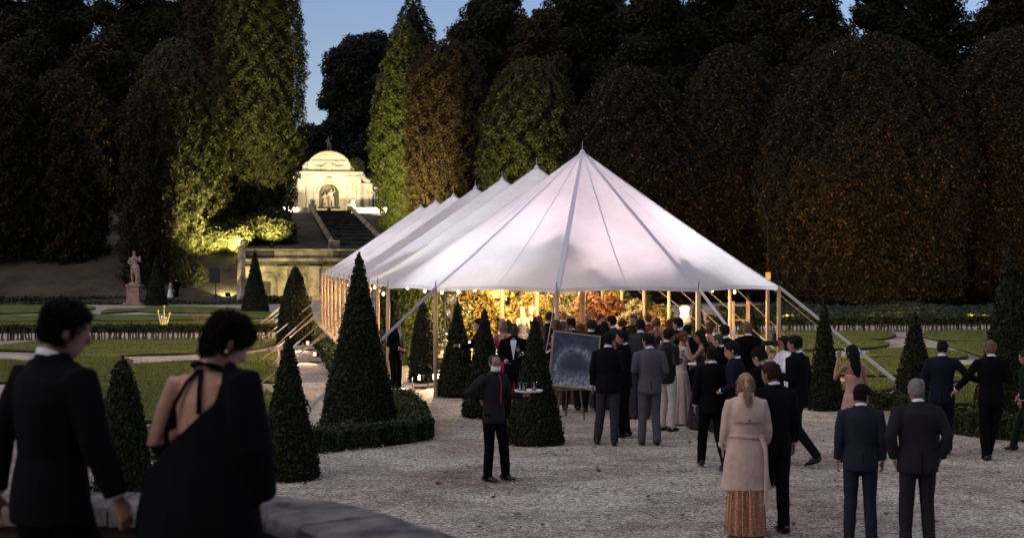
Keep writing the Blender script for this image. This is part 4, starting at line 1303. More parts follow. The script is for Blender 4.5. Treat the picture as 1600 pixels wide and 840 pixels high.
# ================================================================== FLOODLIGHTS in the garden
BLK = mat('black_metal', (0.02, 0.02, 0.02), 0.5)
def floodlight(loc, target, energy, colr, label, size=60, r=0.1, glow=18, scale=1.0, group='garden floodlights', blend=0.6):
    loc = Vector(loc); target = Vector(target)
    t = empty('floodlight', loc, label, 'floodlight', group)
    d = (target - loc).normalized()
    q = d.to_track_quat('Y', 'Z')
    hd = empty_child = bpy.data.objects.new('lamp_head', MB().box(-0.16, 0.16, -0.12, 0.02, -0.12, 0.12, 0.02).box(-0.18, 0.18, 0.022, 0.05, -0.14, 0.14, 0.012).mesh('lamp_head'))
    hd.data.materials.append(BLK); col.objects.link(hd); hd.parent = t; hd.location = (0, 0, 0.24); hd.rotation_mode = 'QUATERNION'; hd.rotation_quaternion = q
    hd.scale = (scale,) * 3
    gm = mat('lamp_glass_%d_%d' % (int(colr[2] * 100), glow), colr, 0.4, emit=colr, estr=glow)
    MB().box(-0.14, 0.14, 0.052, 0.058, -0.10, 0.10).build('lamp_glass', gm, hd)
    MB().tube([(-0.19, 0, 0.24), (-0.19, 0, 0.03), (0.19, 0, 0.03), (0.19, 0, 0.24)], 0.012, 6).build('bracket', BLK, t)
    MB().box(-0.14, 0.14, -0.1, 0.1, 0, 0.018).build('foot', BLK, t)
    ld = bpy.data.lights.new('beam', 'SPOT'); ld.energy = energy; ld.color = colr; ld.spot_size = R(size); ld.spot_blend = blend; ld.shadow_soft_size = r
    lo = bpy.data.objects.new('beam', ld); col.objects.link(lo); lo.parent = hd; lo.location = (0, 0.08, 0); lo.rotation_euler = (R(90), 0, 0)
    lo.scale = (1 / scale,) * 3
    return t

YG = (1.0, 0.82, 0.38)
def hz(px, d):
    c = P(px, 408, d); w = Vector((c.x, c.y, 0)) - C1
    return hill_h(w.dot(AX), w.dot(AP))
def FL(px, d, tpx, ty, td, e, c, label, size=70, **k):
    loc = P(px, 408, d); loc.z = max(0, hz(px, d)) + 0.05
    return floodlight(loc, P(tpx, ty, td), e, c, label, size, **k)
FL(372, 105.5, 404, 250, 114, 22000, YG, 'floodlight at the bank top below the tallest left tree', 75)
FL(352, 104, 306, 290, 108, 20000, YG, 'floodlight at the foot of the broad clipped tree', 85)
FL(425, 106, 430, 240, 114, 11000, YG, 'floodlight near the stair foot lighting the tallest tree', 80)
FL(612, 112, 630, 200, 125, 30000, YG, 'floodlight behind the tent below the pale green tree', 80)
FL(790, 99, 800, 220, 109, 26000, YG, 'floodlight behind the tent below the yellow-green tree', 85)
FL(437, 144, 470, 300, 152, 6200, (1.0, 0.90, 0.68), 'floodlight on the terrace left of the pavilion', 110)
FL(606, 144, 560, 300, 152, 6200, (1.0, 0.90, 0.68), 'floodlight on the terrace right of the pavilion', 110)
FL(514, 147.6, 514, 285, 152, 1500, (1.0, 0.86, 0.55), 'floodlight at the stair head below the pavilion niche', 120)
FL(356, 98.2, 345, 430, 104, 3000, (1.0, 0.8, 0.45), 'floodlight at the foot of the earth bank', 100)
FL(430, 99, 440, 420, 104.5, 800, YG, 'floodlight before the stone retaining wall', 110)
FL(470, 99.5, 480, 420, 104.5, 800, YG, 'second floodlight before the stone retaining wall, by the tent', 110)
OR = (1.0, 0.47, 0.13)
FL(1110, 66, 1070, 356, 97, 15000, OR, 'amber floodlight in the ivy below the dark dome tree', 34, glow=2)
FL(1235, 64, 1205, 350, 95, 16000, OR, 'amber floodlight in the ivy right of the tent corner', 26, glow=2)
FL(1380, 62, 1400, 352, 87, 22000, OR, 'amber floodlight in the ivy below the big right dome', 36, glow=2)
FL(1520, 62, 1585, 330, 92, 10000, OR, 'amber floodlight in the ivy near the right edge', 30, glow=2)
# ================================================================== TENT
EAVE, PEAK, HW, BAY, NB = 2.33, 5.52, 4.65, 5.64, 7
TENT = empty('marquee_tent', (0, 0, 0), 'long white seven-peaked pole marquee glowing from within', 'tent')

def canvas_mat():
    m = bpy.data.materials.new('white_canvas')
    n, l, b = nodes_of(m)
    tc = n.new('ShaderNodeTexCoord')
    nz = n.new('ShaderNodeTexNoise'); nz.inputs['Scale'].default_value = 1.1; nz.inputs['Detail'].default_value = 7; nz.inputs['Distortion'].default_value = 0.8
    l.new(tc.outputs['Object'], nz.inputs['Vector'])
    bp = n.new('ShaderNodeBump'); bp.inputs['Strength'].default_value = 0.45; bp.inputs['Distance'].default_value = 0.09
    l.new(nz.outputs[0], bp.inputs['Height'])
    n2 = n.new('ShaderNodeTexNoise'); n2.inputs['Scale'].default_value = 0.9; n2.inputs['Detail'].default_value = 8; n2.inputs['Roughness'].default_value = 0.7
    l.new(tc.outputs['Object'], n2.inputs['Vector'])
    rp = n.new('ShaderNodeValToRGB')
    rp.color_ramp.elements[0].position = 0.34; rp.color_ramp.elements[0].color = (0.64, 0.665, 0.71, 1)
    rp.color_ramp.elements[1].position = 0.6; rp.color_ramp.elements[1].color = (0.74, 0.77, 0.82, 1)
    l.new(n2.outputs[0], rp.inputs[0]); l.new(rp.outputs[0], b.inputs['Base Color'])
    b.inputs['Roughness'].default_value = 0.6
    b.inputs['Specular IOR Level'].default_value = 0.25
    l.new(bp.outputs[0], b.inputs['Normal'])
    t = n.new('ShaderNodeBsdfTranslucent'); l.new(rp.outputs[0], t.inputs['Color'])
    mx = n.new('ShaderNodeMixShader'); mx.inputs[0].default_value = 0.42
    l.new(b.outputs[0], mx.inputs[1]); l.new(t.outputs[0], mx.inputs[2])
    l.new(mx.outputs[0], n['Material Output'].inputs['Surface'])
    return m
CANVAS = canvas_mat()
TAPE = mat('seam_tape', (0.56, 0.58, 0.64), 0.6)
CAPM = mat('mast_cap_cloth', (0.6, 0.62, 0.66), 0.6)
WOOD = mat('pole_wood', (0.50, 0.33, 0.20), 0.6, var=0.25, scale=3, stretch=(4, 4, 0.4), bump=0.2, bscale=8)
ROPE = mat('white_strap', (0.72, 0.68, 0.64), 0.7, var=0.1, scale=20)
ROPE2 = mat('hemp_rope', (0.42, 0.32, 0.2), 0.9, var=0.2, scale=20)

FRONT = [(0, -HW), (-2.95, -3.9), (-4.68, -1.62), (-4.62, 1.42), (-3.0, 3.80), (0, HW)]     # (u,v) posts round the near end
ULAST = BAY * (NB - 1)
REAR = [(ULAST, HW), (ULAST + 2.95, 3.85), (ULAST + 4.65, 1.5), (ULAST + 4.65, -1.5), (ULAST + 2.95, -3.85), (ULAST, -HW)]

def end_surface(poly, uc, sgn, nr=22, ns=10):
    """hipped round end: from mast top to each eave side"""
    v, f = [], []
    cols = []
    for i in range(len(poly) - 1):
        for s in range(ns + (1 if i == len(poly) - 2 else 0)):
            t = s / ns
            u = poly[i][0] * (1 - t) + poly[i + 1][0] * t
            w = poly[i][1] * (1 - t) + poly[i + 1][1] * t
            cols.append((u, w, t))
    for (u, w, t) in cols:
        sag = math.sin(math.pi * t)
        for k in range(nr + 1):
            r = k / nr
            z = EAVE + (PEAK - EAVE) * (1 - r) ** 1.05
            z -= 0.11 * sag * math.sin(math.pi * min(1, r * 1.02)) * (0.4 + 0.6 * r)
            pull = 1 - 0.025 * sag * r ** 4
            z += 0.04 * sag * r ** 6
            z += (0.014 * math.sin(7 * math.pi * t + 1.3 * r) + 0.008 * math.sin(17 * t + 9 * r)) * sag * max(0, r - 0.45)
            v.append(A(uc + (u - uc) * r * pull, w * r * pull, z))
    m = nr + 1
    for i in range(len(cols) - 1):
        for k in range(nr):
            f.append((i * m + k, (i + 1) * m + k, (i + 1) * m + k + 1, i * m + k + 1))
    return v, f

def bay_surface(u0, u1, na=24, nv=36):
    v, f = [], []
    for i in range(na + 1):
        t = i / na
        u = u0 + (u1 - u0) * t
        c = abs(2 * t - 1)
        zr = EAVE + (PEAK - EAVE) * (0.60 + 0.40 * c ** 1.25)
        ez = EAVE + 0.03 * (math.cos(4 * math.pi * t) * -0.5 + 0.5)
        for j in range(nv + 1):
            s = -1 + 2 * j / nv
            r = abs(s)
            p = 1.05
            z = ez + (zr - ez) * (1 - r) ** p
            z -= 0.05 * math.sin(math.pi * r) * math.sin(2 * math.pi * t) ** 2
            v.append(A(u, s * HW, z))
    m = nv + 1
    for i in range(na):
        for j in range(nv):
            f.append((i * m + j, (i + 1) * m + j, (i + 1) * m + j + 1, i * m + j + 1))
    return v, f

def tent():
    # canopy: one continuous sheet
    V, F = [], []
    for v, f in [end_surface(FRONT, 0, -1), end_surface(REAR, ULAST, 1)] + [bay_surface(k * BAY, (k + 1) * BAY) for k in range(NB - 1)]:
        o = len(V); V += v; F += [tuple(i + o for i in q) for q in f]
    me = mesh_np('canopy', V, F, True)
    link('canopy', me, CANVAS, TENT)
    # valance along the eaves
    def valance(p, q):
        a, b = A(*p), A(*q)
        n = 14
        v, f = [], []
        for i in range(n + 1):
            c = a.lerp(b, i / n)
            dz = 0.045 * math.sin(math.pi * i / n)
            v += [(c.x, c.y, EAVE + dz + 0.01), (c.x + 0.004 * math.sin(i * 2.1), c.y - 0.006 * math.cos(i * 1.7), EAVE + dz - 0.075)]
        for i in range(n):
            f.append((2 * i, 2 * i + 2, 2 * i + 3, 2 * i + 1))
        link('valance', mesh_np('valance', v, f, True), CANVAS, TENT)
    edge = FRONT[::1]
    for i in range(len(edge) - 1):
        valance(edge[i], edge[i + 1])
    for k in range(2 * (NB - 1)):
        for s in (-HW, HW):
            valance((k * BAY / 2, s), ((k + 1) * BAY / 2, s))
    # seam tapes lie on the canvas
    def tape(pts, w, nm='seam_tape'):
        v, f = [], []
        for i, (p, q) in enumerate(pts):
            v += [p, q]
        for i in range(len(pts) - 1):
            f.append((2 * i, 2 * i + 1, 2 * i + 3, 2 * i + 2))
        link(nm, mesh_np(nm, v, f, True), TAPE, TENT)
    def radial(u, w, wid, uc=0.0):
        d = Vector((-w, u - uc)).normalized()
        pts = []
        for k in range(31):
            r = 0.015 + 0.985 * k / 30
            z = EAVE + (PEAK - EAVE) * (1 - r) ** 1.05 + 0.012
            cu, cw = uc + (u - uc) * r, w * r
            x = wid * (0.5 + 0.5 * min(1, r * 2))
            pts.append((A(cu + d.x * x, cw + d.y * x, z), A(cu - d.x * x, cw - d.y * x, z)))
        tape(pts, wid)
    for i, (u, w) in enumerate(FRONT):
        radial(u, w, 0.055 if i in (2, 3) else 0.035)
    for i in range(len(FRONT) - 1):      # thin panel seams, halfway
        u, w = (FRONT[i][0] + FRONT[i + 1][0]) / 2, (FRONT[i][1] + FRONT[i + 1][1]) / 2
        d = Vector((-w, u)).normalized()
        pts = []
        for k in range(31):
            r = 0.03 + 0.95 * k / 30
            z = EAVE + (PEAK - EAVE) * (1 - r) ** 1.05 + 0.014 - 0.11 * math.sin(math.pi * min(1, r * 1.02)) * (0.4 + 0.6 * r) + 0.04 * r ** 6
            pull = 1 - 0.025 * r ** 4
            x = 0.012
            pts.append((A(u * r * pull + d.x * x, w * r * pull + d.y * x, z), A(u * r * pull - d.x * x, w * r * pull - d.y * x, z)))
        tape(pts, 0.012, 'panel_seam')
    for k in range(1, NB):
        for s in (-1, 1):
            pts = []
            for j in range(25):
                r = j / 24
                z = EAVE + (PEAK - EAVE) * (1 - r) ** 1.05 + 0.018
                pts.append((A(k * BAY - 0.03, s * HW * r, z), A(k * BAY + 0.03, s * HW * r, z)))
            tape(pts, 0.05)
    # masts with cap and spike
    for k in range(NB):
        mast = MB().tube([(0, 0, -0.02), (0, 0, PEAK - 0.05)], [0.075, 0.06], 12)
        o = mast.build('mast', WOOD, TENT, True, loc=A(k * BAY, 0))
        MB().lathe([(0.09, PEAK - 0.07), (0.055, PEAK + 0.012), (0.03, PEAK + 0.04), (0.007, PEAK + 0.05), (0.004, PEAK + 0.24)], 10).build('mast_cap', CAPM, o)
    # side poles, guy ropes and stakes
    def pole(u, w, stake=None, strap=False):
        p = A(u, w)
        o = MB().tube([(0, 0, -0.02), (0, 0, EAVE - 0.03)], [0.048, 0.044], 10).build('side_pole', WOOD, TENT, True, loc=p)
        MB().tube([(0, 0, EAVE - 0.02), (0, 0, EAVE + 0.15)], [0.012, 0.006], 6).build('pole_pin', BLK, o)
        if stake is None:
            return
        a = Vector((p.x, p.y, EAVE)); b = Vector((stake[0], stake[1], 0.06))
        if strap:
            q = a.lerp(b, 0.62)
            MB().tube([a, q], [(0.035, 0.006)] * 2, 6, side=(0, 0, 1)).build('guy_strap', ROPE, TENT)
            MB().tube([a.lerp(b, 0.615), a.lerp(b, 0.655)], 0.05, 8).build('ratchet', mat('steel', (0.6, 0.6, 0.62), 0.35, metal=1), TENT)
            MB().tube([q, b], [(0.045, 0.008)] * 2, 6, side=(0, 0, 1)).build('guy_strap', ROPE, TENT)
        else:
            MB().tube([a, b], 0.012, 6).build('guy_rope', ROPE2, TENT)
            MB().tube([a.lerp(b, 0.70), a.lerp(b, 0.84)], 0.022, 8).build('rope_sleeve', ROPE, TENT)
        sd = Vector((b.x - p.x, b.y - p.y, 0)).normalized()
        MB().tube([(b.x - sd.x * 0.05, b.y - sd.y * 0.05, -0.1), (b.x + sd.x * 0.10, b.y + sd.y * 0.10, 0.22)], [0.012, 0.018], 6).build('stake', BLK, TENT)
    st = G(485, 641)
    pole(*FRONT[1], (st.x, st.y), True)
    s2 = A(-6.9, -2.5); pole(*FRONT[2], (s2.x, s2.y), True)
    s3 = A(-6.6, 2.6); pole(*FRONT[3], (s3.x, s3.y), True)
    s4 = G(1410, 607); pole(*FRONT[4], (s4.x, s4.y), True)
    rng = random.Random(8)
    for k in range(2 * (NB - 1) + 1):
        u = k * BAY / 2
        for s in (-1, 1):
            q = A(u + rng.uniform(-.15, .15), s * (HW + 2.7 + rng.uniform(-.3, .3)))
            pole(u, s * HW, (q.x, q.y))
    for (u, w) in REAR[1:-1]:
        q = A(u + 1.8, w * 1.4)
        pole(u, w, (q.x, q.y))
tent()

# festoon lights under the eaves and across the tent
def festoon(pts, label, sag=0.25, n=9):
    o0 = Vector(pts[0])
    t = empty('festoon_lights', o0, label, 'string lights', 'festoon lights in the tent')
    glow = mat('bulb_glow', (1, 0.85, 0.6), 0.3, emit=(1.0, 0.72, 0.38), estr=9)
    cable = []
    bulb = MB().lathe([(0.012, -0.02), (0.034, -0.06), (0.036, -0.085), (0.02, -0.115), (0.004, -0.12)], 8).mesh('bulb', True)
    holder = MB().lathe([(0.014, 0.012), (0.016, -0.03)], 7).mesh('holder')
    holder.materials.append(BLK)
    for i in range(len(pts) - 1):
        a, b = Vector(pts[i]) - o0, Vector(pts[i + 1]) - o0
        for k in range(n + 1):
            s = k / n
            q = a.lerp(b, s); q.z -= sag * 4 * s * (1 - s)
            cable.append(q)
            if 0 < k:
                h = link('holder', holder, None, t, q)
                link('bulb', bulb, glow, h)
    MB().tube(cable, 0.006, 5).build('cable', BLK, t)

festoon([A(0.2, HW - .15, EAVE - .06), A(BAY, HW - .15, EAVE - .06), A(2 * BAY, HW - .15, EAVE - .06), A(3 * BAY, HW - .15, EAVE - .06)], 'string of bulbs along the right eave of the tent', 0.10, 3)
festoon([A(0.2, -HW + .15, EAVE - .06), A(BAY, -HW + .15, EAVE - .06), A(2 * BAY, -HW + .15, EAVE - .06), A(4 * BAY, -HW + .15, EAVE - .06), A(6 * BAY, -HW + .15, EAVE - .06)], 'string of bulbs along the left eave of the tent', 0.12, 4)
festoon([A(0.5 * BAY, -HW + .3, EAVE + .1), A(1.0 * BAY, 0, EAVE + .5), A(1.5 * BAY, HW - .3, EAVE + .1)], 'string of bulbs crossing the tent behind the front mast', 0.45, 9)
festoon([A(2.0 * BAY, -HW + .3, EAVE + .1), A(2.5 * BAY, 0, EAVE + .4), A(3.0 * BAY, HW - .3, EAVE + .1)], 'string of bulbs crossing the tent behind the third mast', 0.5, 9)

# lamps inside the tent: a lantern hung in each bay (warm) and an uplight at each mast (neutral / pink)
def lantern(u, v, z, e, c, label):
    t = empty('paper_lantern', A(u, v, z), label, 'lantern', 'lanterns hung in the tent')
    MB().ball((0, 0, 0), (0.2, 0.2, 0.17), 14, 10).build('shade', mat('lantern_paper', (0.9, 0.75, 0.55), 0.8, emit=(1.0, 0.66, 0.32), estr=6), t, True)
    zr = EAVE + (PEAK - EAVE) * (0.58 if abs(v) < 0.1 else 0.26)
    MB().tube([(0, 0, 0.17), (0, 0, zr - z - 0.02)], 0.006, 5).build('cord', BLK, t)
    ld = bpy.data.lights.new('lantern_light', 'SPOT'); ld.spot_size = R(176); ld.spot_blend = 0.12; ld.energy = e; ld.color = c; ld.shadow_soft_size = 0.2
    lo = bpy.data.objects.new('lantern_light', ld); col.objects.link(lo); lo.parent = t; lo.location = (0, 0, -0.22)

WARM = (1.0, 0.64, 0.31)
ORD = ['first', 'second', 'third', 'fourth', 'fifth', 'sixth', 'seventh']
for k in range(NB - 1):
    lantern((k + 0.5) * BAY, 0.0, 2.95, 3300 if k else 2400, WARM, 'round paper lantern between the %s and %s mast' % (ORD[k], ORD[k + 1]))

for k, w_ in enumerate(('nearest', 'second', 'third')):  # extra lanterns, added to brighten the right-hand poles
    lantern((k + 0.25) * BAY, 2.7, 2.62, 700, WARM, 'extra paper lantern added to brighten the right of the tent, %s from the front' % w_)
def mast_uplight(u, v, target, e, c, label, size=84):
    floodlight(A(u, v, 0.0), A(*target), e, c, label, size, r=0.12, glow=10, group='uplights inside the tent')
for k in range(NB):
    pink = k in (0, 5)
    c = (1.0, 0.76, 0.84) if pink else (0.90, 0.94, 1.0)
    mast_uplight(k * BAY + 0.55, -1.0, (k * BAY + 0.2, -2.3, 3.6), 680, c, 'uplight at the left of the %s mast shining on the canvas' % ORD[k])
    mast_uplight(k * BAY + 0.55, 1.0, (k * BAY + 0.2, 2.3, 3.6), 680, (0.93, 0.94, 1.0) if k else c, 'uplight at the right of the %s mast shining on the canvas' % ORD[k])
mast_uplight(-1.6, 0.3, (-2.5, 0.2, 3.6), 1150, (1.0, 0.70, 0.71), 'rosy uplight in front of the first mast')
mast_uplight(-0.9, 1.9, (-1.9, 3.2, 3.0), 820, (1.0, 0.94, 0.90), 'uplight right of the first mast, near the crowd')
mast_uplight(-0.9, -1.9, (-1.9, -3.2, 3.0), 760, (1.0, 0.93, 0.95), 'uplight left of the first mast, behind the cones')
# the pair of bright floodlights on the gravel at the left pole
for (px, py, lab) in ((657, 606, 'left one of two bright floodlights behind the front left pole'), (681, 604, 'right one of two bright floodlights behind the front left pole')):
    p = G(px, py)
    floodlight(p, p + Vector((-2.2, -0.7, 0.0) if px < 670 else (0.6, -1.4, 0.0)), 800, (1.0, 0.66, 0.36), lab, 110, r=0.08, glow=40, scale=0.55, group='bright floodlights by the front pole')
p = G(640, 612)
floodlight(A(3.6, -2.9), A(7.2, -3.6, 1.7), 620, (1.0, 0.8, 0.42), 'floodlight lighting the tall greenery in the tent', 100, group='uplights inside the tent')
for k in range(1, 6):  # lamps added to warm the path beside the tent
    floodlight(A(k * 5.6 + 2.4, -HW - 1.35), A(k * 5.6 + 1.2, -HW - 3.4, 0.1), 230, (1.0, 0.46, 0.24), 'amber lamp added at the left poles for the path, level with the %s mast' % ORD[k], 160, glow=2, scale=0.6, group='amber uplights along the left poles')
floodlight(A(14.4, -5.5), A(17, -6.4, 1.2), 260, (1.0, 0.36, 0.14), 'reddish uplight before the rusty yew cone', 90, group='amber uplights along the left poles')
# ================================================================== PEOPLE
ARM = {   # (upper arm, forearm) directions, x = outward
    'down':  ((.17, -.05, -.98), (.02, .20, -.97)),
    'loose': ((.20, .04, -.97), (.02, .34, -.93)),
    'bent':  ((.24, -.12, -.95), (-.42, .86, .22)),
    'low':   ((.22, -.10, -.95), (-.50, .74, -.30)),
    'face':  ((.18, .55, -.70), (-.38, .25, .90)),
    'reach': ((.22, .50, -.80), (-.05, .99, -.02)),
    'back':  ((.24, -.38, -.88), (-.66, -.30, -.60)),
    'out':   ((.50, .10, -.82), (.52, .42, -.70)),
    'pocket': ((.34, -.20, -.92), (-.22, .28, -.93)),
    'hip':   ((.62, -.42, -.66), (-.80, -.12, -.42)),
    'tray':  ((.20, .25, -.93), (.02, .98, .12)),
    'camera': ((.30, .45, -.80), (-.45, .45, .80)),
    'side':  ((.30, .06, -.95), (.26, .28, -.92)),
    'swing': ((.16, .28, -.94), (.0, .52, -.85)),
    'swingb': ((.18, -.30, -.93), (.04, -.06, -.99)),
    'sideout': ((.62, .02, -.75), (.72, .45, -.30)),
}
LEG = {   # right (knee, ankle), left (knee, ankle)
    'stand': (((.105, .02, .495), (.115, -.02, .085)), ((-.105, .02, .495), (-.125, -.01, .085))),
    'ease':  (((.10, .0, .495), (.10, -.03, .085)), ((-.12, .07, .49), (-.17, .06, .085))),
    'walk':  (((.09, .17, .50), (.085, .27, .10)), ((-.09, -.03, .49), (-.085, -.34, .16))),
    'walkl': (((.09, -.03, .49), (.085, -.34, .16)), ((-.09, .17, .50), (-.085, .27, .10))),
    'cross': (((.06, .06, .495), (-.02, .10, .085)), ((-.10, .0, .495), (-.09, -.06, .085))),
}

def vec(t): return Vector(t)

class Rig:
    def __init__(s, armr='down', arml='down', legs='stand', lean=0.0, hy=0.0, hp=0.0, hr=0.0, female=False):
        s.key = (armr, arml, legs, lean, hy, hp, hr, female)
        s.f = female
        s.lean = lean
        sw = 0.165 if female else 0.19
        s.hip = {1: vec((.092, 0, .92)), -1: vec((-.092, 0, .92))}
        lg = LEG[legs]
        s.knee = {1: vec(lg[0][0]), -1: vec(lg[1][0])}
        s.ank = {1: vec(lg[0][1]), -1: vec(lg[1][1])}
        s.sho, s.elb, s.wri, s.hd = {}, {}, {}, {}
        for sd, nm in ((1, armr), (-1, arml)):
            u, f = ARM[nm]
            u = vec((u[0] * sd, u[1], u[2])).normalized(); f = vec((f[0] * sd, f[1], f[2])).normalized()
            S = vec((sw * sd, -.005, 1.435))
            s.sho[sd] = S; s.elb[sd] = S + u * .29; s.wri[sd] = s.elb[sd] + f * .255; s.hd[sd] = f
        s.H = Matrix.Translation((0, 0.0, 1.487)) @ Matrix.Rotation(R(hy), 4, 'Z') @ Matrix.Rotation(R(-hp), 4, 'X') @ Matrix.Rotation(R(hr), 4, 'Y') @ Matrix.Translation((0, 0.012, 0.02))
    def L(s, p):
        p = vec(p)
        if p.z > .9:
            p.y += s.lean * (p.z - .9)
        return p
    def LL(s, pts): return [s.L(p) for p in pts]
    def HH(s, p): return s.L(s.H @ vec(p))

HEAD = [(0.0, .050, .026, .026), (.018, .043, .046, .048), (.05, .022, .058, .070), (.09, .010, .067, .087), (.13, .002, .073, .096),
        (.165, -.004, .073, .095), (.197, -.007, .062, .080), (.218, -.007, .042, .054), (.229, -.007, .02, .026)]

def add_head(mb, rg):
    pts = [rg.HH((0, y, z)) for z, y, a, b in HEAD]
    sx = (rg.H.to_3x3() @ vec((1, 0, 0)))
    mb.tube(pts, [(a, b) for z, y, a, b in HEAD], 16, side=sx)
    mb.tube([rg.HH((0, .094, .128)), rg.HH((0, .106, .100)), rg.HH((0, .112, .082)), rg.HH((0, .092, .074))], [.008, .011, .015, .010], 8)
    for s in (-1, 1):
        mb.tube([rg.HH((s * .072, .0, .075)), rg.HH((s * .080, -.006, .10)), rg.HH((s * .078, -.006, .128))], [(.009, .012), (.010, .02), (.007, .012)], 8, side=sx)
    mb.tube([rg.HH((-.02, .084, .046)), rg.HH((0, .091, .047)), rg.HH((.02, .084, .046))], .010, 6)
    mb.tube([rg.HH((-.03, .088, .139)), rg.HH((0, .094, .137)), rg.HH((.03, .088, .139))], .010, 6)
    mb.tube(rg.LL([(0, -.012, 1.42), (0, -.008, 1.49)]) + [rg.HH((0, -.012, .03)), rg.HH((0, -.005, .08))], [.062, .053, .05, .05] if not rg.f else [.052, .045, .042, .042], 12)

def add_hand(mb, rg, sd):
    w0, h = rg.L(rg.wri[sd]), rg.hd[sd]
    fw = vec((0, 1, 0)) if abs(h.y) < .75 else vec((0, 0, 1))
    w = (fw - h * fw.dot(h)).normalized()
    n = h.cross(w)
    inw = vec((-sd, 0, 0)) if abs(h.x) < .8 else vec((0, 0, -1))
    if n.dot(inw) < 0: n = -n
    k = 0.88 if rg.f else 1.0
    pk = w0 + h * (.095 * k)
    mb.tube([w0 - h * .02, w0 + h * .03 * k, pk], [(.026 * k, .02 * k), (.036 * k, .016 * k), (.040 * k, .013 * k)], 10, side=w)
    for o, L in ((.030, .066), (.0105, .076), (-.009, .071), (-.028, .055)):
        b = pk + w * (o * k) - h * .012
        m1 = b + (h * .9 + n * .35).normalized() * (L * .55 * k)
        e = m1 + (h * .45 + n * .9).normalized() * (L * .5 * k)
        mb.tube([b, m1, e], [.0098 * k, .0090 * k, .0075 * k], 7)
    b = w0 + h * .025 * k + w * .026 * k
    m1 = b + (h * .55 + w * .65 + n * .4).normalized() * .042 * k
    mb.tube([b, m1, m1 + (h * .8 + w * .15 + n * .5).normalized() * .032 * k], [.0125 * k, .0105 * k, .0085 * k], 7)

def body_mesh(rg, vox, bare_arm=(False, False), bare_back=False):
    mb = MB()
    add_head(mb, rg)
    k = .92 if rg.f else 1.0
    sw = rg.sho[1].x
    tr = [(0, 0, .84, .135, .10), (0, 0, .95, .140, .10), (0, -.005, 1.08, .118, .085), (0, -.005, 1.22, .135, .095), (0, -.005, 1.34, .15, .095), (0, -.008, 1.42, .13, .075), (0, -.01, 1.47, .07, .06)]
    mb.tube(rg.LL([(x, y, z) for x, y, z, a, b in tr]), [(a * k, b * k) for x, y, z, a, b in tr], 14, side=(1, 0, 0))
    for i, sd in enumerate((1, -1)):
        ra = (.047, .037, .026) if not rg.f else (.040, .033, .023)
        if not bare_arm[i]: ra = (.042, .034, .026)
        mb.tube([rg.L(rg.sho[sd] + vec((-sd * .06, 0, -.01))), rg.L(rg.sho[sd] + vec((-sd * .01, 0, -.01)))] + [rg.L(rg.sho[sd].lerp(rg.elb[sd], .5)), rg.L(rg.elb[sd]), rg.L(rg.elb[sd].lerp(rg.wri[sd], .4)), rg.L(rg.wri[sd])],
                [ra[0], ra[0] * 1.08, ra[0] * .93, ra[1], ra[1] * .98, ra[2]], 10)
        add_hand(mb, rg, sd)
        mb.tube([rg.hip[sd], rg.knee[sd], rg.ank[sd] + vec((0, 0, .02))], [.072, .05, .036], 10)
        mb.tube([rg.ank[sd], rg.ank[sd] + vec((0, .08, -.045)), rg.ank[sd] + vec((0, .14, -.06))], [.030, .020, .012], 8)
    return remesh_mb(mb, vox, 'body', 1 if vox < .012 else 0)

def wrinkle(me, amp, seed, fx=9.0, fz=16.0):
    n = len(me.vertices)
    co = np.empty(n * 3, np.float32); me.vertices.foreach_get('co', co); co = co.reshape(-1, 3)
    no = np.empty(n * 3, np.float32); me.vertices.foreach_get('normal', no); no = no.reshape(-1, 3)
    rng = np.random.default_rng(seed)
    s = np.zeros(n)
    for i in range(7):
        k = rng.normal(size=3) * np.array([fx, fx, fz]); p = rng.uniform(0, 6.28)
        s += np.sin(co @ k + p + 1.5 * np.sin(co @ (k[::-1] * .4) + p))
    co += no * (amp * s / 3.0)[:, None]
    me.vertices.foreach_set('co', co.ravel())
    me.update()

TORSO_M = [(.80, .192, .128), (.88, .194, .132), (.97, .186, .128), (1.08, .168, .118), (1.20, .182, .126), (1.32, .200, .130), (1.40, .198, .118), (1.455, .150, .092), (1.50, .085, .076), (1.525, .066, .068)]

def jacket_mesh(rg, vox, seed, fit=1.0, hem=.80, flare=1.0, amp=.0055):
    mb = MB()
    T = [t for t in TORSO_M if t[0] > hem + .02]
    T = [(hem, T[0][1] * flare, T[0][2] * flare)] + [(z, a * (1 + (flare - 1) * max(0, (1.02 - z)) / (1.02 - hem)), b * (1 + (flare - 1) * max(0, (1.02 - z)) / (1.02 - hem))) for z, a, b in T]
    mb.tube(rg.LL([(0, -.008, z) for z, a, b in T]), [(a * fit if z < 1.44 else a, b * fit if z < 1.44 else b) for z, a, b in T], 18, side=(1, 0, 0))
    for sd in (1, -1):
        S, E, W = rg.sho[sd], rg.elb[sd], rg.wri[sd]
        mb.tube([rg.L(S + vec((-sd * .07, 0, .005))), rg.L(S + vec((-sd * .005, 0, -.012))), rg.L(S.lerp(E, .5)), rg.L(E), rg.L(E.lerp(W, .5)), rg.L(E.lerp(W, .94))],
                [.058 * fit, .071 * fit, .065 * fit, .059 * fit, .052 * fit, .047 * fit], 12)
    me = remesh_mb(mb, vox, 'jacket', 3)
    wrinkle(me, amp, seed, 8.0, 13.0)
    return me

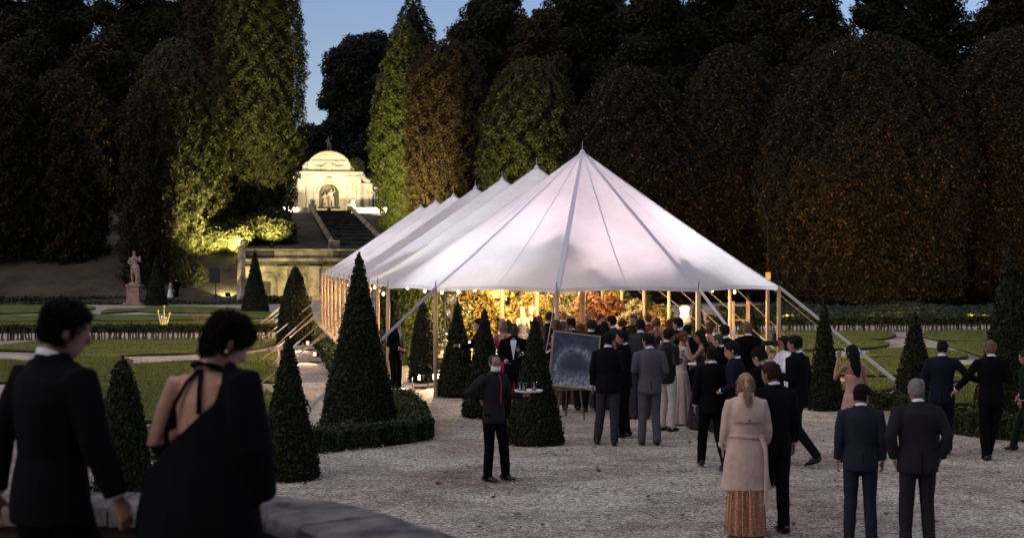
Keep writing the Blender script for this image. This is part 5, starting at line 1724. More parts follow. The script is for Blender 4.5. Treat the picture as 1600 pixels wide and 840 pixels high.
def trousers_mesh(rg, vox, seed, wide=1.0, amp=.004):
    mb = MB()
    mb.tube([(0, -.005, .80), (0, -.005, .90), (0, -.005, 1.0), (0, -.005, 1.06)], [(.165, .115), (.175, .122), (.16, .112), (.15, .105)], 14, side=(1, 0, 0))
    for sd in (1, -1):
        h, k, a = rg.hip[sd], rg.knee[sd], rg.ank[sd]
        mb.tube([h + vec((0, 0, .02)), h.lerp(k, .5), k, k.lerp(a, .55), a + vec((0, 0, -.01)), a + vec((0, .012, -.045))], [.098, .090 * wide, .076 * wide, .070 * wide, .064 * wide, .066 * wide], 12)
    me = remesh_mb(mb, vox, 'trousers', 2)
    wrinkle(me, amp, seed + 3, 8, 20)
    return me

def shoe_mb(rg, sd, heel=0.0):
    a = rg.ank[sd]
    lift = a.z - .085
    # a lifted heel tips the shoe on its toe
    tip = min(.9, lift * 5.5)
    mb = MB()
    pr = [(-.085, .030, .034, .034), (-.06, .038, .040, .045), (0, .036, .038, .052), (.07, .030, .042, .038), (.13, .024, .040, .026), (.175, .018, .026, .016), (.187, .016, .012, .010)]
    pts, rad = [], []
    for y, z, rx, rz in pr:
        zz = z
        q = vec((0, y - .13, zz))
        q = Matrix.Rotation(-tip, 3, 'X') @ q
        pts.append(vec((a.x, a.y + .0 + q.y + .13, q.z + max(0, lift * .15)))); rad.append((rx, rz))
    mb.tube(pts, rad, 12, side=(1, 0, 0))
    return mb

def skirt_mesh(top, hemz, rtop, rhem, folds, seed, rg, nv=26, nu=72, sway=0.0, depth=.10, yoff=0.0):
    rng = random.Random(seed)
    ph = [rng.uniform(0, 6.28) for _ in range(4)]
    v, f = [], []
    for i in range(nv + 1):
        t = i / nv
        z = top + (hemz - top) * t
        e = t ** .8
        for k in range(nu):
            a = 2 * math.pi * k / nu
            w = 1 + depth * e * (.6 * math.sin(folds * a + ph[0] + .8 * t) + .4 * math.sin((folds * 2 - 3) * a + ph[1]) + .3 * math.sin(3 * a + ph[2]))
            rx = (rtop[0] + (rhem[0] - rtop[0]) * e) * w
            ry = (rtop[1] + (rhem[1] - rtop[1]) * e) * w
            v.append(rg.L((rx * math.cos(a) + sway * t * t, ry * math.sin(a) + yoff * t * t, z)))
    for i in range(nv):
        for k in range(nu):
            j = (k + 1) % nu
            f.append((i * nu + j, i * nu + k, (i + 1) * nu + k, (i + 1) * nu + j))
    f.append(tuple(range(nu)))
    return mesh_np('skirt', v, f, True)

def bodice_mesh(rg, vox, seed, top=1.30, low=.86, sleeves=False):
    mb = MB()
    T = [(low, .168, .125), (.95, .165, .122), (1.06, .130, .098), (1.16, .132, .104), (1.25, .145, .118), (1.30, .140, .108), (1.36, .12, .085)]
    T = [t for t in T if t[0] <= top + .001]
    mb.tube(rg.LL([(0, 0, z) for z, a, b in T]), [(a, b) for z, a, b in T], 16, side=(1, 0, 0))
    for s in (-1, 1):
        mb.tube(rg.LL([(s * .065, .075, 1.25), (s * .062, .09, 1.21)]), [.045, .05], 10)
    if sleeves:
        mb.tube(rg.LL([(0, -.005, 1.28), (0, -.008, 1.38), (0, -.008, 1.44)]), [(.14, .10), (.155, .095), (.11, .075)], 14, side=(1, 0, 0))
        for sd in (1, -1):
            S, E = rg.sho[sd], rg.elb[sd]
            mb.tube([rg.L(S + vec((-sd * .05, 0, 0))), rg.L(S), rg.L(S.lerp(E, .85))], [.05, .055, .052], 10)
    me = remesh_mb(mb, vox, 'bodice', 1)
    wrinkle(me, .0025, seed)
    return me

def tufts(me, n, seed, L=.022, w=.0022, flow=(0, -.35, -.6)):
    """strands that break up the outline of the hair"""
    rng = np.random.default_rng(seed)
    k = len(me.vertices)
    co = np.empty(k * 3, np.float32); me.vertices.foreach_get('co', co); co = co.reshape(-1, 3)
    no = np.empty(k * 3, np.float32); me.vertices.foreach_get('normal', no); no = no.reshape(-1, 3)
    i = rng.integers(0, k, n)
    d = no[i] * rng.uniform(.15, .6, (n, 1)) + np.array(flow) + rng.normal(0, .45, (n, 3))
    d /= np.linalg.norm(d, axis=1, keepdims=True)
    s = np.cross(d, rng.normal(size=(n, 3))); s /= np.linalg.norm(s, axis=1, keepdims=True)
    b = co[i] - no[i] * .003
    ln = L * rng.uniform(.5, 1.4, (n, 1))
    v = np.stack([b - s * w, b + s * w, b + d * ln * .6 + s * w * .6 + no[i] * .003, b + d * ln], 1).reshape(-1, 3)
    f0 = [tuple(p.vertices) for p in me.polygons]
    allv = np.concatenate([co, v])
    m2 = bpy.data.meshes.new('hair')
    m2.from_pydata(allv.tolist(), [], f0 + [(k + 4 * j, k + 4 * j + 1, k + 4 * j + 2, k + 4 * j + 3) for j in range(n)])
    m2.polygons.foreach_set('use_smooth', np.ones(len(m2.polygons), dtype=bool))
    m2.update()
    bpy.data.meshes.remove(me)
    return m2

def hair_mesh(rg, style, vox, seed):
    mb = MB()
    g = 1.09
    sx = (rg.H.to_3x3() @ vec((1, 0, 0)))
    if style in ('short', 'crop', 'wavy', 'pixie'):
        e = {'short': .010, 'crop': .004, 'wavy': .016, 'pixie': .013}[style]
        H = [(.060, -.034, .056, .056), (.09, -.030, .066, .066), (.13, -.022, .0735, .080), (.165, -.012, .0745, .089), (.197, -.006, .066, .083), (.222, -.006, .048, .060), (.240, -.006, .024, .03)]
        if style == 'crop':
            H = [(z, y - .006 * min(1, max(0, (z - .1) / .06)), a, b) for z, y, a, b in H[:-2]] + [(.219, -.008, .047, .058), (.235, -.008, .022, .028)]
        mb.tube([rg.HH((0, y, z)) for z, y, a, b in H], [(a + e, b + e) for z, y, a, b in H], 16, side=sx)
        if style == 'pixie':
            mb.tube([rg.HH((0, -.05, .08)), rg.HH((0, -.056, .04)), rg.HH((0, -.05, .015))], [(.062, .04), (.05, .03), (.03, .018)], 12, side=sx)
            for s in (-1, 1):
                mb.tube([rg.HH((s * .045, .078, .19)), rg.HH((s * .074, .045, .14)), rg.HH((s * .076, .022, .10))], [.016, .016, .010], 8)
        for s in (-1, 1):   # sideburns
            mb.tube([rg.HH((s * .070, .016, .160)), rg.HH((s * .071, .018, .10))], [(.012, .022), (.006, .010)], 8, side=sx)
        if style != 'crop':   # fringe
            mb.tube([rg.HH((-.052, .064, .192)), rg.HH((0, .080, .203)), rg.HH((.052, .064, .193))], [.011, .014, .011], 8)
    else:
        H = [(.055, -.040, .058, .056), (.09, -.030, .070, .070), (.13, -.020, .080, .084), (.165, -.012, .082, .094), (.20, -.008, .070, .086), (.228, -.006, .048, .058), (.244, -.006, .022, .026)]
        mb.tube([rg.HH((0, y, z)) for z, y, a, b in H], [(a, b) for z, y, a, b in H], 16, side=sx)
        for s in (-1, 1):
            mb.tube([rg.HH((s * .02, .082, .200)), rg.HH((s * .066, .050, .165)), rg.HH((s * .080, .012, .10)), rg.HH((s * .076, -.02, .04))], [.016, .018, .018, .016], 8)
        if style == 'ponytail':
            mb.tube([rg.HH((0, -.10, .165)), rg.HH((0, -.128, .150))], [.026, .026], 10)
            mb.tube([rg.HH((0, -.118, .158)), rg.HH((0, -.148, .10)), rg.HH((.004, -.150, .01)), rg.HH((.010, -.140, -.09)), rg.HH((.012, -.132, -.16))], [.022, .034, .036, .026, .007], 10)
        elif style == 'long':
            mb.tube([rg.HH((0, -.045, .14)), rg.HH((0, -.060, .04)), rg.HH((0, -.075, -.06)), rg.HH((0, -.088, -.16)), rg.HH((.01, -.09, -.25)), rg.HH((.012, -.085, -.30))],
                    [(.078, .06), (.085, .052), (.088, .042), (.078, .036), (.055, .028), (.02, .014)], 14, side=sx)
        elif style == 'longwavy':
            for o, L in ((-.05, -.27), (0, -.31), (.05, -.28), (-.075, -.18), (.075, -.2)):
                mb.tube([rg.HH((o, -.04, .14)), rg.HH((o * 1.5, -.055, .04)), rg.HH((o * 1.3, -.085, -.06)), rg.HH((o * 1.7, -.075, -.16)), rg.HH((o * 1.3, -.09, L))], [.045, .042, .044, .04, .014], 10)
        elif style == 'updo':
            mb.ball(rg.HH((0, -.115, .13)), (.052, .05, .05), 12, 8)
        elif style == 'bob':
            mb.tube([rg.HH((0, -.03, .14)), rg.HH((0, -.035, .05)), rg.HH((0, -.03, -.03))], [(.086, .075), (.088, .068), (.075, .055)], 14, side=sx)
    me = remesh_mb(mb, min(vox, .011), 'hair', 1)
    lng = style in ('long', 'longwavy', 'ponytail', 'bob')
    wrinkle(me, (.002 if vox < .012 else .0042) if style in ('short', 'crop', 'wavy', 'pixie') else .0045, seed, 75, 45 if style in ('short', 'crop', 'wavy', 'pixie') else 14)
    me = tufts(me, (11000 if vox < .012 else (900 if vox < .016 else (350 if vox < .02 else 120))) * (2 if lng else 1), seed, .05 if lng else (.012 if style == 'crop' else .024), .0008 if vox < .012 else .0026, (0, -.1, -1.6) if lng else (0, -.35, -.55))
    return me

CACHE = {}
PEOPLE = []
def cached(key, fn):
    if key not in CACHE:
        CACHE[key] = fn()
    return CACHE[key]

def fabric(name, c, rough=.85, var=.25, scale=60, bump=.25, sheen=0.0, c2=None):
    return mat(name, c, rough, var=var, scale=scale, bump=bump, bscale=160, dist=.003, spec=.06, sheen=sheen, c2=c2)
SKIN = {
    'fair': mat('skin_fair', (.46, .27, .19), .55, var=.06, scale=20, spec=.3),
    'tan': mat('skin_tan', (.36, .19, .12), .55, var=.06, scale=20, spec=.3),
    'dark': mat('skin_dark', (.055, .026, .016), .5, var=.06, scale=20, spec=.3),
}
HAIR = {
    'black': mat('hair_black', (.012, .009, .008), .8, spec=.12, var=.4, scale=90, bump=.6, bscale=120, dist=.004),
    'brown': mat('hair_brown', (.035, .02, .013), .8, spec=.12, var=.4, scale=90, bump=.6, bscale=120, dist=.004),
    'auburn': mat('hair_auburn', (.11, .05, .03), .8, spec=.12, var=.4, scale=90, bump=.6, bscale=120, dist=.004),
    'blond': mat('hair_blond', (.29, .21, .135), .8, spec=.12, var=.35, scale=90, bump=.6, bscale=120, dist=.004),
    'sandy': mat('hair_sandy', (.16, .10, .055), .8, spec=.12, var=.3, scale=90, bump=.6, bscale=120, dist=.004),
    'grey': mat('hair_grey', (.20, .19, .18), .8, spec=.12, var=.45, scale=90, bump=.6, bscale=120, dist=.004),
    'saltpepper': mat('hair_saltpepper', (.055, .05, .047), .8, spec=.12, var=.5, scale=90, bump=.6, bscale=120, dist=.004),
}
CLOTH = {
    'black': fabric('cloth_black', (.0042, .0042, .005)),
    'ink': fabric('cloth_ink', (.006, .0065, .0085)),
    'navy': fabric('cloth_navy', (.010, .012, .020)),
    'blue': fabric('cloth_blue', (.020, .024, .037)),
    'charcoal': fabric('cloth_charcoal', (.020, .020, .024)),
    'grey': fabric('cloth_grey_check', (.11, .11, .12), var=.35, scale=22),
    'darkgrey': fabric('cloth_darkgrey', (.035, .036, .043)),
    'green': fabric('cloth_green', (.012, .020, .015)),
    'velvet': fabric('cloth_velvet', (.006, .006, .007), sheen=.3),
    'cream': fabric('cloth_cream', (.55, .50, .42)),
    'white': fabric('cloth_white', (.72, .72, .74), var=.05),
    'beige': fabric('cloth_trench', (.52, .40, .325), var=.12, scale=12, bump=.4),
    'pink': fabric('cloth_pink', (.55, .30, .26), var=.1, scale=14),
    'red': fabric('cloth_red', (.42, .03, .05), var=.1),
    'floral': fabric('cloth_floral', (.018, .018, .024), var=.6, scale=26, c2=(.09, .08, .10)),
    'pale': fabric('cloth_pale', (.42, .34, .31), var=.25, scale=40),
    'rust': fabric('cloth_rust', (.15, .06, .04)),
    'shirt': fabric('cloth_shirt', (.70, .72, .78), var=.04),
    'darkshirt': fabric('cloth_darkshirt', (.022, .022, .024)),
}
def sequin_mat():
    m = bpy.data.materials.new('rose_sequins')
    n, l, b = nodes_of(m)
    tc = n.new('ShaderNodeTexCoord')
    vo = n.new('ShaderNodeTexVoronoi'); vo.inputs['Scale'].default_value = 85
    l.new(tc.outputs['Object'], vo.inputs['Vector'])
    rp = n.new('ShaderNodeValToRGB'); rp.color_ramp.elements[0].color = (.20, .075, .05, 1); rp.color_ramp.elements[1].color = (.85, .52, .40, 1)
    l.new(vo.outputs['Color'], rp.inputs[0]); l.new(rp.outputs[0], b.inputs['Base Color'])
    b.inputs['Metallic'].default_value = .9; b.inputs['Roughness'].default_value = .2
    bp = n.new('ShaderNodeBump'); bp.inputs['Strength'].default_value = .9; bp.inputs['Distance'].default_value = .012
    sp = n.new('ShaderNodeSeparateColor'); l.new(vo.outputs['Color'], sp.inputs[0])
    l.new(sp.outputs[1], bp.inputs['Height']); l.new(bp.outputs[0], b.inputs['Normal'])
    return m
CLOTH['sequin'] = sequin_mat()
def check_mat():
    m = bpy.data.materials.new('grey_check')
    n, l, b = nodes_of(m)
    tc = n.new('ShaderNodeTexCoord')
    cols = []
    wa = []
    for ax in ('X', 'Z'):
        w = n.new('ShaderNodeTexWave'); w.bands_direction = ax; w.inputs['Scale'].default_value = 9; w.inputs['Distortion'].default_value = .4
        l.new(tc.outputs['Object'], w.inputs['Vector'])
        rp = n.new('ShaderNodeValToRGB'); rp.color_ramp.elements[0].position = .82; rp.color_ramp.elements[1].position = .95
        l.new(w.outputs['Fac'], rp.inputs[0]); wa.append(rp)
    nz = n.new('ShaderNodeTexNoise'); nz.inputs['Scale'].default_value = 150; l.new(tc.outputs['Object'], nz.inputs['Vector'])
    ad = n.new('ShaderNodeMath'); ad.operation = 'MAXIMUM'; l.new(wa[0].outputs[0], ad.inputs[0]); l.new(wa[1].outputs[0], ad.inputs[1])
    mx = n.new('ShaderNodeMix'); mx.data_type = 'RGBA'
    mx.inputs[6].default_value = (.090, .090, .102, 1); mx.inputs[7].default_value = (.066, .066, .078, 1)
    l.new(ad.outputs[0], mx.inputs[0])
    m2 = n.new('ShaderNodeMix'); m2.data_type = 'RGBA'; m2.blend_type = 'OVERLAY'; m2.inputs[0].default_value = .5
    l.new(mx.outputs[2], m2.inputs[6]); l.new(nz.outputs[0], m2.inputs[7]); l.new(m2.outputs[2], b.inputs['Base Color'])
    b.inputs['Roughness'].default_value = .9; b.inputs['Specular IOR Level'].default_value = .1
    return m
CLOTH['check'] = check_mat()
LEATHER = mat('black_leather', (.010, .010, .010), .35, spec=.5)

def ring(rg, z, rx, ry, r, tilt=0.0, n=20, y0=0.0, gap=0.0):
    pts = []
    for i in range(n + 1):
        a = math.pi / 2 + gap + (2 * math.pi - 2 * gap) * i / n
        pts.append(rg.L((rx * math.cos(a), y0 + ry * math.sin(a), z - tilt * math.sin(a))))
    return MB().tube(pts, [(r, r * 1.9)] * (n + 1), 6, side=(0, 0, 1)) if False else MB().tube(pts, r, 6)

def collar_mb(rg, h=.026):
    """standing shirt collar, low at the throat"""
    v, f = [], []
    n = 22
    for i in range(n + 1):
        a = math.pi / 2 + .25 + (2 * math.pi - .5) * i / n
        s = math.sin(a)
        z0 = 1.492 - .030 * s
        for k, (rr, dz) in enumerate(((.071, 0), (.066, h), (.061, h + .002), (.060, 0))):
            v.append(rg.L((rr * math.cos(a), -.010 + rr * 1.03 * s, z0 + dz)))
    for i in range(n):
        for k in range(3):
            f.append((i * 4 + k, i * 4 + k + 1, (i + 1) * 4 + k + 1, (i + 1) * 4 + k))
    return MB().add(v, f)

def torso_front(z, x, fit=1.0):
    T = TORSO_M
    for i in range(len(T) - 1):
        if T[i][0] <= z <= T[i + 1][0]:
            t = (z - T[i][0]) / (T[i + 1][0] - T[i][0])
            a = (T[i][1] * (1 - t) + T[i + 1][1] * t) * fit; b = (T[i][2] * (1 - t) + T[i + 1][2] * t) * fit
            return -.008 + b * math.sqrt(max(.05, 1 - (x / a) ** 2))
    return .1

def patch_mb(rg, zs, ws, fit, off, nx=6):
    v, f = [], []
    for z, w in zip(zs, ws):
        for k in range(nx + 1):
            x = -w + 2 * w * k / nx
            v.append(rg.L((x, torso_front(z, x, fit) + off, z)))
    for i in range(len(zs) - 1):
        for k in range(nx):
            f.append((i * (nx + 1) + k, i * (nx + 1) + k + 1, (i + 1) * (nx + 1) + k + 1, (i + 1) * (nx + 1) + k))
    return MB().add(v, f)

def person(px, ytop, label, yfeet=None, H=1.77, yaw=0, outfit='suit', top='black', bottom=None, skin='fair', hair='brown', style='short',
           armr='down', arml='down', legs='stand', lean=.03, hy=0, hp=3, hr=0, tie=None, seed=1, group='wedding guests', vox=None, face=False, d=None, z=0.0, shoes=True, fit=1.0, hem=.80, cat='person', extra=None):
    if yfeet:
        d = CAMZ * FPX / (yfeet - 408); H = CAMZ * (yfeet - ytop) / (yfeet - 408)
    elif d is None:
        d = FPX * (CAMZ - H) / (ytop - 408)
    female = outfit in ('dress', 'coat', 'gown', 'cape')
    if vox is None:
        vox = .014 if d < 19 else (.017 if d < 24 else .021)
    rg = Rig(armr, arml, legs, lean, hy, hp, hr, female)
    base = 1.732
    loc = Vector(((px - 800) / FPX * d, d, z))
    t = empty('person', loc, label, cat, group, R(yaw), H / base)
    bare = outfit in ('dress', 'gown')
    bv = vox if (vox < .012 or bare) else vox * 1.35
    bm_ = cached(('body', rg.key, bv, bare), lambda: body_mesh(rg, bv, (bare, bare)))
    link('body', bm_, SKIN[skin], t)
    bottom = bottom or top
    if outfit in ('suit', 'shirtsleeves', 'coat'):
        if outfit == 'coat':
            me = cached(('coat', rg.key, vox), lambda: jacket_mesh(rg, vox, seed, 1.10, .50, 1.32, .009))
        else:
            me = cached(('jacket', rg.key, vox, fit, hem, seed % 3), lambda: jacket_mesh(rg, vox, seed % 3, fit, hem))
        link('jacket' if outfit == 'suit' else ('trench_coat' if outfit == 'coat' else 'shirt'), me, CLOTH[top], t)
    if outfit in ('suit', 'shirtsleeves'):
        me = cached(('trousers', rg.key[2], vox, seed % 3), lambda: trousers_mesh(rg, vox, seed % 3))
        link('trousers', me, CLOTH[bottom], t)
        for sd in (1, -1):
            link('shoe', cached(('shoe', rg.key[2], sd), lambda: shoe_mb(rg, sd).mesh('shoe', True)), LEATHER, t)
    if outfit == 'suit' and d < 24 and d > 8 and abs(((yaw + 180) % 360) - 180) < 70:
        v, f = [], []  # dark strip on the jacket paints the shade in the vent slit
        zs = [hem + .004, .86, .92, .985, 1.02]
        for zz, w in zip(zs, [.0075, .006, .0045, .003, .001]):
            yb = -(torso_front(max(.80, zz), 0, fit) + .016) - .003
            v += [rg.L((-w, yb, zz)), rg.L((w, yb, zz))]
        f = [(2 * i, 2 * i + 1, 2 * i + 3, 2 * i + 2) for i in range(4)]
        MB().add(v, f).build('vent_slit_shade', mat('vent_shadow_cloth', (.003, .003, .003), .95, spec=.02), t)
    if outfit == 'suit':
        link('shirt_collar', cached(('collar', rg.key[3]), lambda: collar_mb(rg).mesh('shirt_collar', True)), CLOTH['shirt'], t)
        for sd in (1, -1):
            E, W = rg.elb[sd], rg.wri[sd]
            mb = MB().tube([rg.L(E.lerp(W, .925)), rg.L(E.lerp(W, .985))], [.040, .039], 10)
            mb.build('shirt_cuff', CLOTH['shirt'], t, True)
        if face or tie:
            zs = [1.10, 1.18, 1.26, 1.34, 1.40, 1.45, 1.49]
            patch_mb(rg, zs, [.004, .016, .030, .043, .052, .052, .046], fit, .007).build('shirt_front', CLOTH['shirt'], t, True)
        if tie == 'bow':
            mb = MB().ball(rg.L((0, torso_front(1.49, 0) + .014, 1.475)), (.012, .012, .012), 8, 6)
            for s in (-1, 1):
                c = rg.L((s * .035, torso_front(1.49, 0) + .012, 1.475))
                mb.add([c + vec((-s * .03, 0, .006)), c + vec((s * .022, 0, .022)), c + vec((s * .022, 0, -.022)), c + vec((-s * .03, 0, -.006)), c + vec((-s * .03, .01, .006)), c + vec((s * .022, .012, .022)), c + vec((s * .022, .012, -.022)), c + vec((-s * .03, .01, -.006))],
                       [(0, 1, 2, 3), (4, 5, 6, 7), (0, 1, 5, 4), (1, 2, 6, 5), (2, 3, 7, 6), (3, 0, 4, 7)])
            mb.build('bow_tie', CLOTH['black'], t)
    if tie and tie != 'bow':
        zs = [1.06, 1.12, 1.22, 1.32, 1.42, 1.462, 1.48]
        patch_mb(rg, zs, [.003, .020, .017, .014, .011, .014, .013], fit, .013, 2).build('tie', CLOTH[tie], t, True)
    if outfit in ('dress', 'gown'):
        link('bodice', cached(('bodice', rg.key, vox, outfit), lambda: bodice_mesh(rg, min(vox, .018), seed, 1.30, .86, outfit == 'gown')), CLOTH[top], t)
        link('skirt', cached(('skirt', rg.key, seed), lambda: skirt_mesh(1.0, .025, (.150, .112), (.30, .27), 11, seed, rg)), CLOTH[bottom], t)
        if outfit == 'dress':
            for s in (-1, 1):
                MB().tube(rg.LL([(s * .075, .10, 1.28), (s * .085, .055, 1.42), (s * .085, -.02, 1.455), (s * .07, -.085, 1.36), (s * .06, -.10, 1.27)]), [(.010, .004)] * 5, 6, side=(1, 0, 0)).build('strap', CLOTH[top], t, True)
    if outfit == 'coat':
        link('skirt', skirt_mesh(1.0, .02, (.15, .115), (.215, .20), 15, seed, rg, depth=.11, nu=120), CLOTH[bottom], t)
    if style:
        link('hair', cached(('hair', style, rg.key[3:], vox < .01), lambda: hair_mesh(rg, style, vox, seed)), HAIR[hair], t)
    if face:
        for s in (-1, 1):
            MB().ball(rg.HH((s * .031, .087, .114)), (.012, .007, .0065), 8, 6).build('eye', mat('eye_dark', (.03, .02, .015), .2), t, True)
            MB().tube([rg.HH((s * .014, .099, .135)), rg.HH((s * .034, .094, .141)), rg.HH((s * .050, .076, .135))], [.0045, .0055, .0035], 6).build('eyebrow', HAIR[hair], t)
        MB().tube([rg.HH((-.022, .090, .046)), rg.HH((0, .100, .048)), rg.HH((.022, .090, .046))], [.004, .007, .004], 6).build('lips', mat('lips', (.33, .11, .10), .5), t, True)
    PEOPLE.append((label, t, rg))
    return t, rg
def local_to_world(t, rg, p):
    mx = Matrix.Translation(t.location) @ Matrix.Rotation(t.rotation_euler.z, 4, 'Z') @ Matrix.Scale(t.scale[0], 4)
    return mx @ Vector(p)
def hand_pos(t, rg, sd, along=.10, inn=.02):
    return local_to_world(t, rg, rg.L(rg.wri[sd]) + rg.hd[sd] * along + vec((-sd * inn, 0, 0)))

GLASS = mat('drink_glass', (.9, .92, .92), .05, trans=1.0, ior=1.3)
STEEL = mat('steel', (.6, .6, .62), .35, metal=1)

# ---------------------------------------------------------------- the couple in the foreground, on the terrace
FLOOR = 0.95
FMAN, rg = person(80, 460, 'man in black suit seen from behind, foreground left, passing the parapet', d=6.2, H=1.765, z=FLOOR, yaw=-38, top='black', skin='tan', hair='black', style='short',
       armr='side', arml='swingb', legs='walk', hy=-28, hp=12, seed=3, vox=.010, fit=1.08, group=None)
# woman in open-backed black dress
def foreground_woman():
    d = 6.1
    H = 1.735
    rg = Rig('loose', 'bent', 'walk', .10, -38, 30, 0, True)
    t = empty('person', ((312 - 800) / FPX * d, d, FLOOR), 'woman with cropped dark hair in a black open-back dress, foreground left', 'person', None, R(-24), H / 1.732)
    link('body', body_mesh(rg, .010, (True, True), True), SKIN['fair'], t)
    # loose draped dress: full volume, then cut along the diagonal back neckline
    mb = MB()
    T = [(.45, .30, .26), (.70, .30, .25), (.86, .285, .22), (1.0, .265, .19), (1.12, .25, .165), (1.24, .232, .148), (1.34, .205, .13), (1.41, .175, .105), (1.46, .12, .085)]
    mb.tube(rg.LL([(.0, -.01, z) for z, a, b in T]), [(a, b) for z, a, b in T], 20, side=(1, 0, 0))
    S, E, W = rg.sho[1], rg.elb[1], rg.wri[1]
    mb.tube([rg.L(S + vec((-.06, 0, .02))), rg.L(S + vec((.012, 0, .01))), rg.L(S.lerp(E, .6)), rg.L(E), rg.L(E.lerp(W, .9))], [.075, .085, .10, .105, .09], 12)
    S, E, W = rg.sho[-1], rg.elb[-1], rg.wri[-1]
    mb.tube([rg.L(S.lerp(E, .55)), rg.L(S.lerp(E, .8)), rg.L(E), rg.L(E.lerp(W, .7))], [.075, .10, .11, .09], 12)
    me = remesh_mb(mb, .010, 'dress', 3)
    wrinkle(me, .006, 4, 7, 5)
    import bmesh as _b
    bm = _b.new(); bm.from_mesh(me)
    inv_lean = rg.lean
    kill = []
    for v in bm.verts:
        z = v.co.z; x = v.co.x
        y = v.co.y - (inv_lean * (z - .9) if z > .9 else 0)
        if z > 1.03 + max(0.0, (x + .22)) * 0.95 and x < .12 and y < .03:
            kill.append(v)
        elif z > 1.30 and x < -.02:
            kill.append(v)
    _b.ops.delete(bm, geom=kill, context='VERTS')
    bm.to_mesh(me); bm.free(); me.update()
    link('dress', me, CLOTH['black'], t)
    link('skirt', skirt_mesh(.62, .03, (.27, .23), (.34, .32), 9, 6, rg), CLOTH['black'], t)
    # halter straps over the bare back
    MB().tube(rg.LL([(-.150, -.055, 1.10), (-.125, -.098, 1.22), (-.085, -.104, 1.34), (-.045, -.085, 1.43), (.0, -.068, 1.485)]), [(.014, .005)] * 5, 8, side=(1, 0, .6)).build('strap', CLOTH['black'], t, True)
    MB().tube(rg.LL([(.035, -.098, 1.30), (.03, -.095, 1.40), (.012, -.066, 1.485)]), [(.013, .005)] * 3, 8, side=(1, 0, 0)).build('strap', CLOTH['black'], t, True)
    pts = []
    for i in range(21):
        a = 2 * math.pi * i / 20
        pts.append(rg.L((.058 * math.cos(a), -.010 + .060 * math.sin(a), 1.490 - .02 * math.sin(a))))
    MB().tube(pts, [(.012, .012)] * 21, 8).build('neckband', CLOTH['black'], t, True)
    link('hair', hair_mesh(rg, 'pixie', .009, 9), HAIR['black'], t)
    MB().ball(rg.HH((.084, -.004, .068)), .008, 8, 6).build('earring', STEEL, t, True)
    for sd in (1, -1):
        shoe_mb(rg, sd).build('shoe', LEATHER, t, True)
foreground_woman()

# ---------------------------------------------------------------- waiter with tray
W_, rg = person(772, 555, 'waiter in black shirt, red tie and white face mask holding a drinks tray', 750, yaw=-132, outfit='shirtsleeves', top='darkshirt', bottom='black', skin='tan', hair='saltpepper', style='crop',
       armr='hip', arml='tray', legs='ease', lean=.0, hy=-20, hp=4, tie='red', seed=1, face=True, group=None, vox=.012)
mk = MB()
v, f = [], []
for i in range(7):
    z = .012 + .078 * i / 6
    for k in range(13):
        a = -1.35 + 2.7 * k / 12
        bulge = .012 * math.cos(a) * math.sin(math.pi * (i + .5) / 7)
        v.append(rg.HH(((.066 + .006) * math.sin(a), .010 + (.092 + bulge) * math.cos(a) - (.02 if i == 0 else 0), z)))
for i in range(6):
    for k in range(12):
        f.append((i * 13 + k, i * 13 + k + 1, (i + 1) * 13 + k + 1, (i + 1) * 13 + k))
mk.add(v, f).build('face_mask', CLOTH['white'], W_, True)
gl = MB()
for s in (-1, 1):
    pts = [rg.HH((s * .033 + .024 * math.cos(a), .104 - .004 * abs(math.cos(a)), .114 + .017 * math.sin(a))) for a in np.linspace(0, 2 * math.pi, 13)]
    gl.tube(pts, .0032, 5)
    gl.tube([rg.HH((s * .057, .10, .118)), rg.HH((s * .078, .05, .12)), rg.HH((s * .080, -.01, .115))], .003, 5)
gl.build('spectacles', mat('spectacle_frame', (.25, .2, .16), .3, metal=.6), W_)
tp = hand_pos(W_, rg, -1, .09, 0)
tp.z += .035
tr = empty('drinks_tray', tp, 'round white drinks tray on the waiter\'s hand', 'tray')
TRM = mat('tray_white', (.75, .75, .76), .3)
MB().lathe([(.05, .0), (.172, .004), (.188, .020), (.191, .020), (.175, -.002), (.05, -.006)], 32, sx=1, sy=1).build('tray_plate', TRM, tr, True)
MB().lathe([(.165, .006), (.16, .007)], 24).build('tray_mat', mat('tray_mat', (.5, .52, .55), .6), tr)
for (dx, dy, liq, nm, lab) in ((-.11, -.03, (.75, .72, .75), 'pale', 'tumbler with a pale drink, leftmost on the tray'), (-.06, -.06, (.6, .42, .48), 'rosy', 'tumbler with a rosy drink, in the middle of the tray'), (.075, .0, (.75, .42, .05), 'orange', 'tumbler with an orange drink, rightmost on the tray')):
    g = empty('drink_tumbler', tp + Vector((dx, dy, .0075)), lab, 'glass', 'tumblers on the waiter\'s tray')
    MB().lathe([(.028, 0), (.032, .004), (.036, .115), (.0345, .115), (.030, .008), (.004, .007)], 16).build('glass_wall', GLASS, g, True)
    MB().lathe([(.0290, .010), (.0318, .062)], 16).build('drink', mat('drink_' + nm, liq, .2, spec=.5), g, True)

# ---------------------------------------------------------------- guests on the gravel (nearest first)
P1, rg1 = person(1166, 585, 'blonde woman with ponytail in a beige trench coat over a sequin skirt', 836, yaw=4, outfit='coat', top='beige', bottom='sequin', hair='blond', style='ponytail', armr='loose', arml='loose', legs='stand', hy=-6, hp=6, seed=5, group='guests on the gravel')
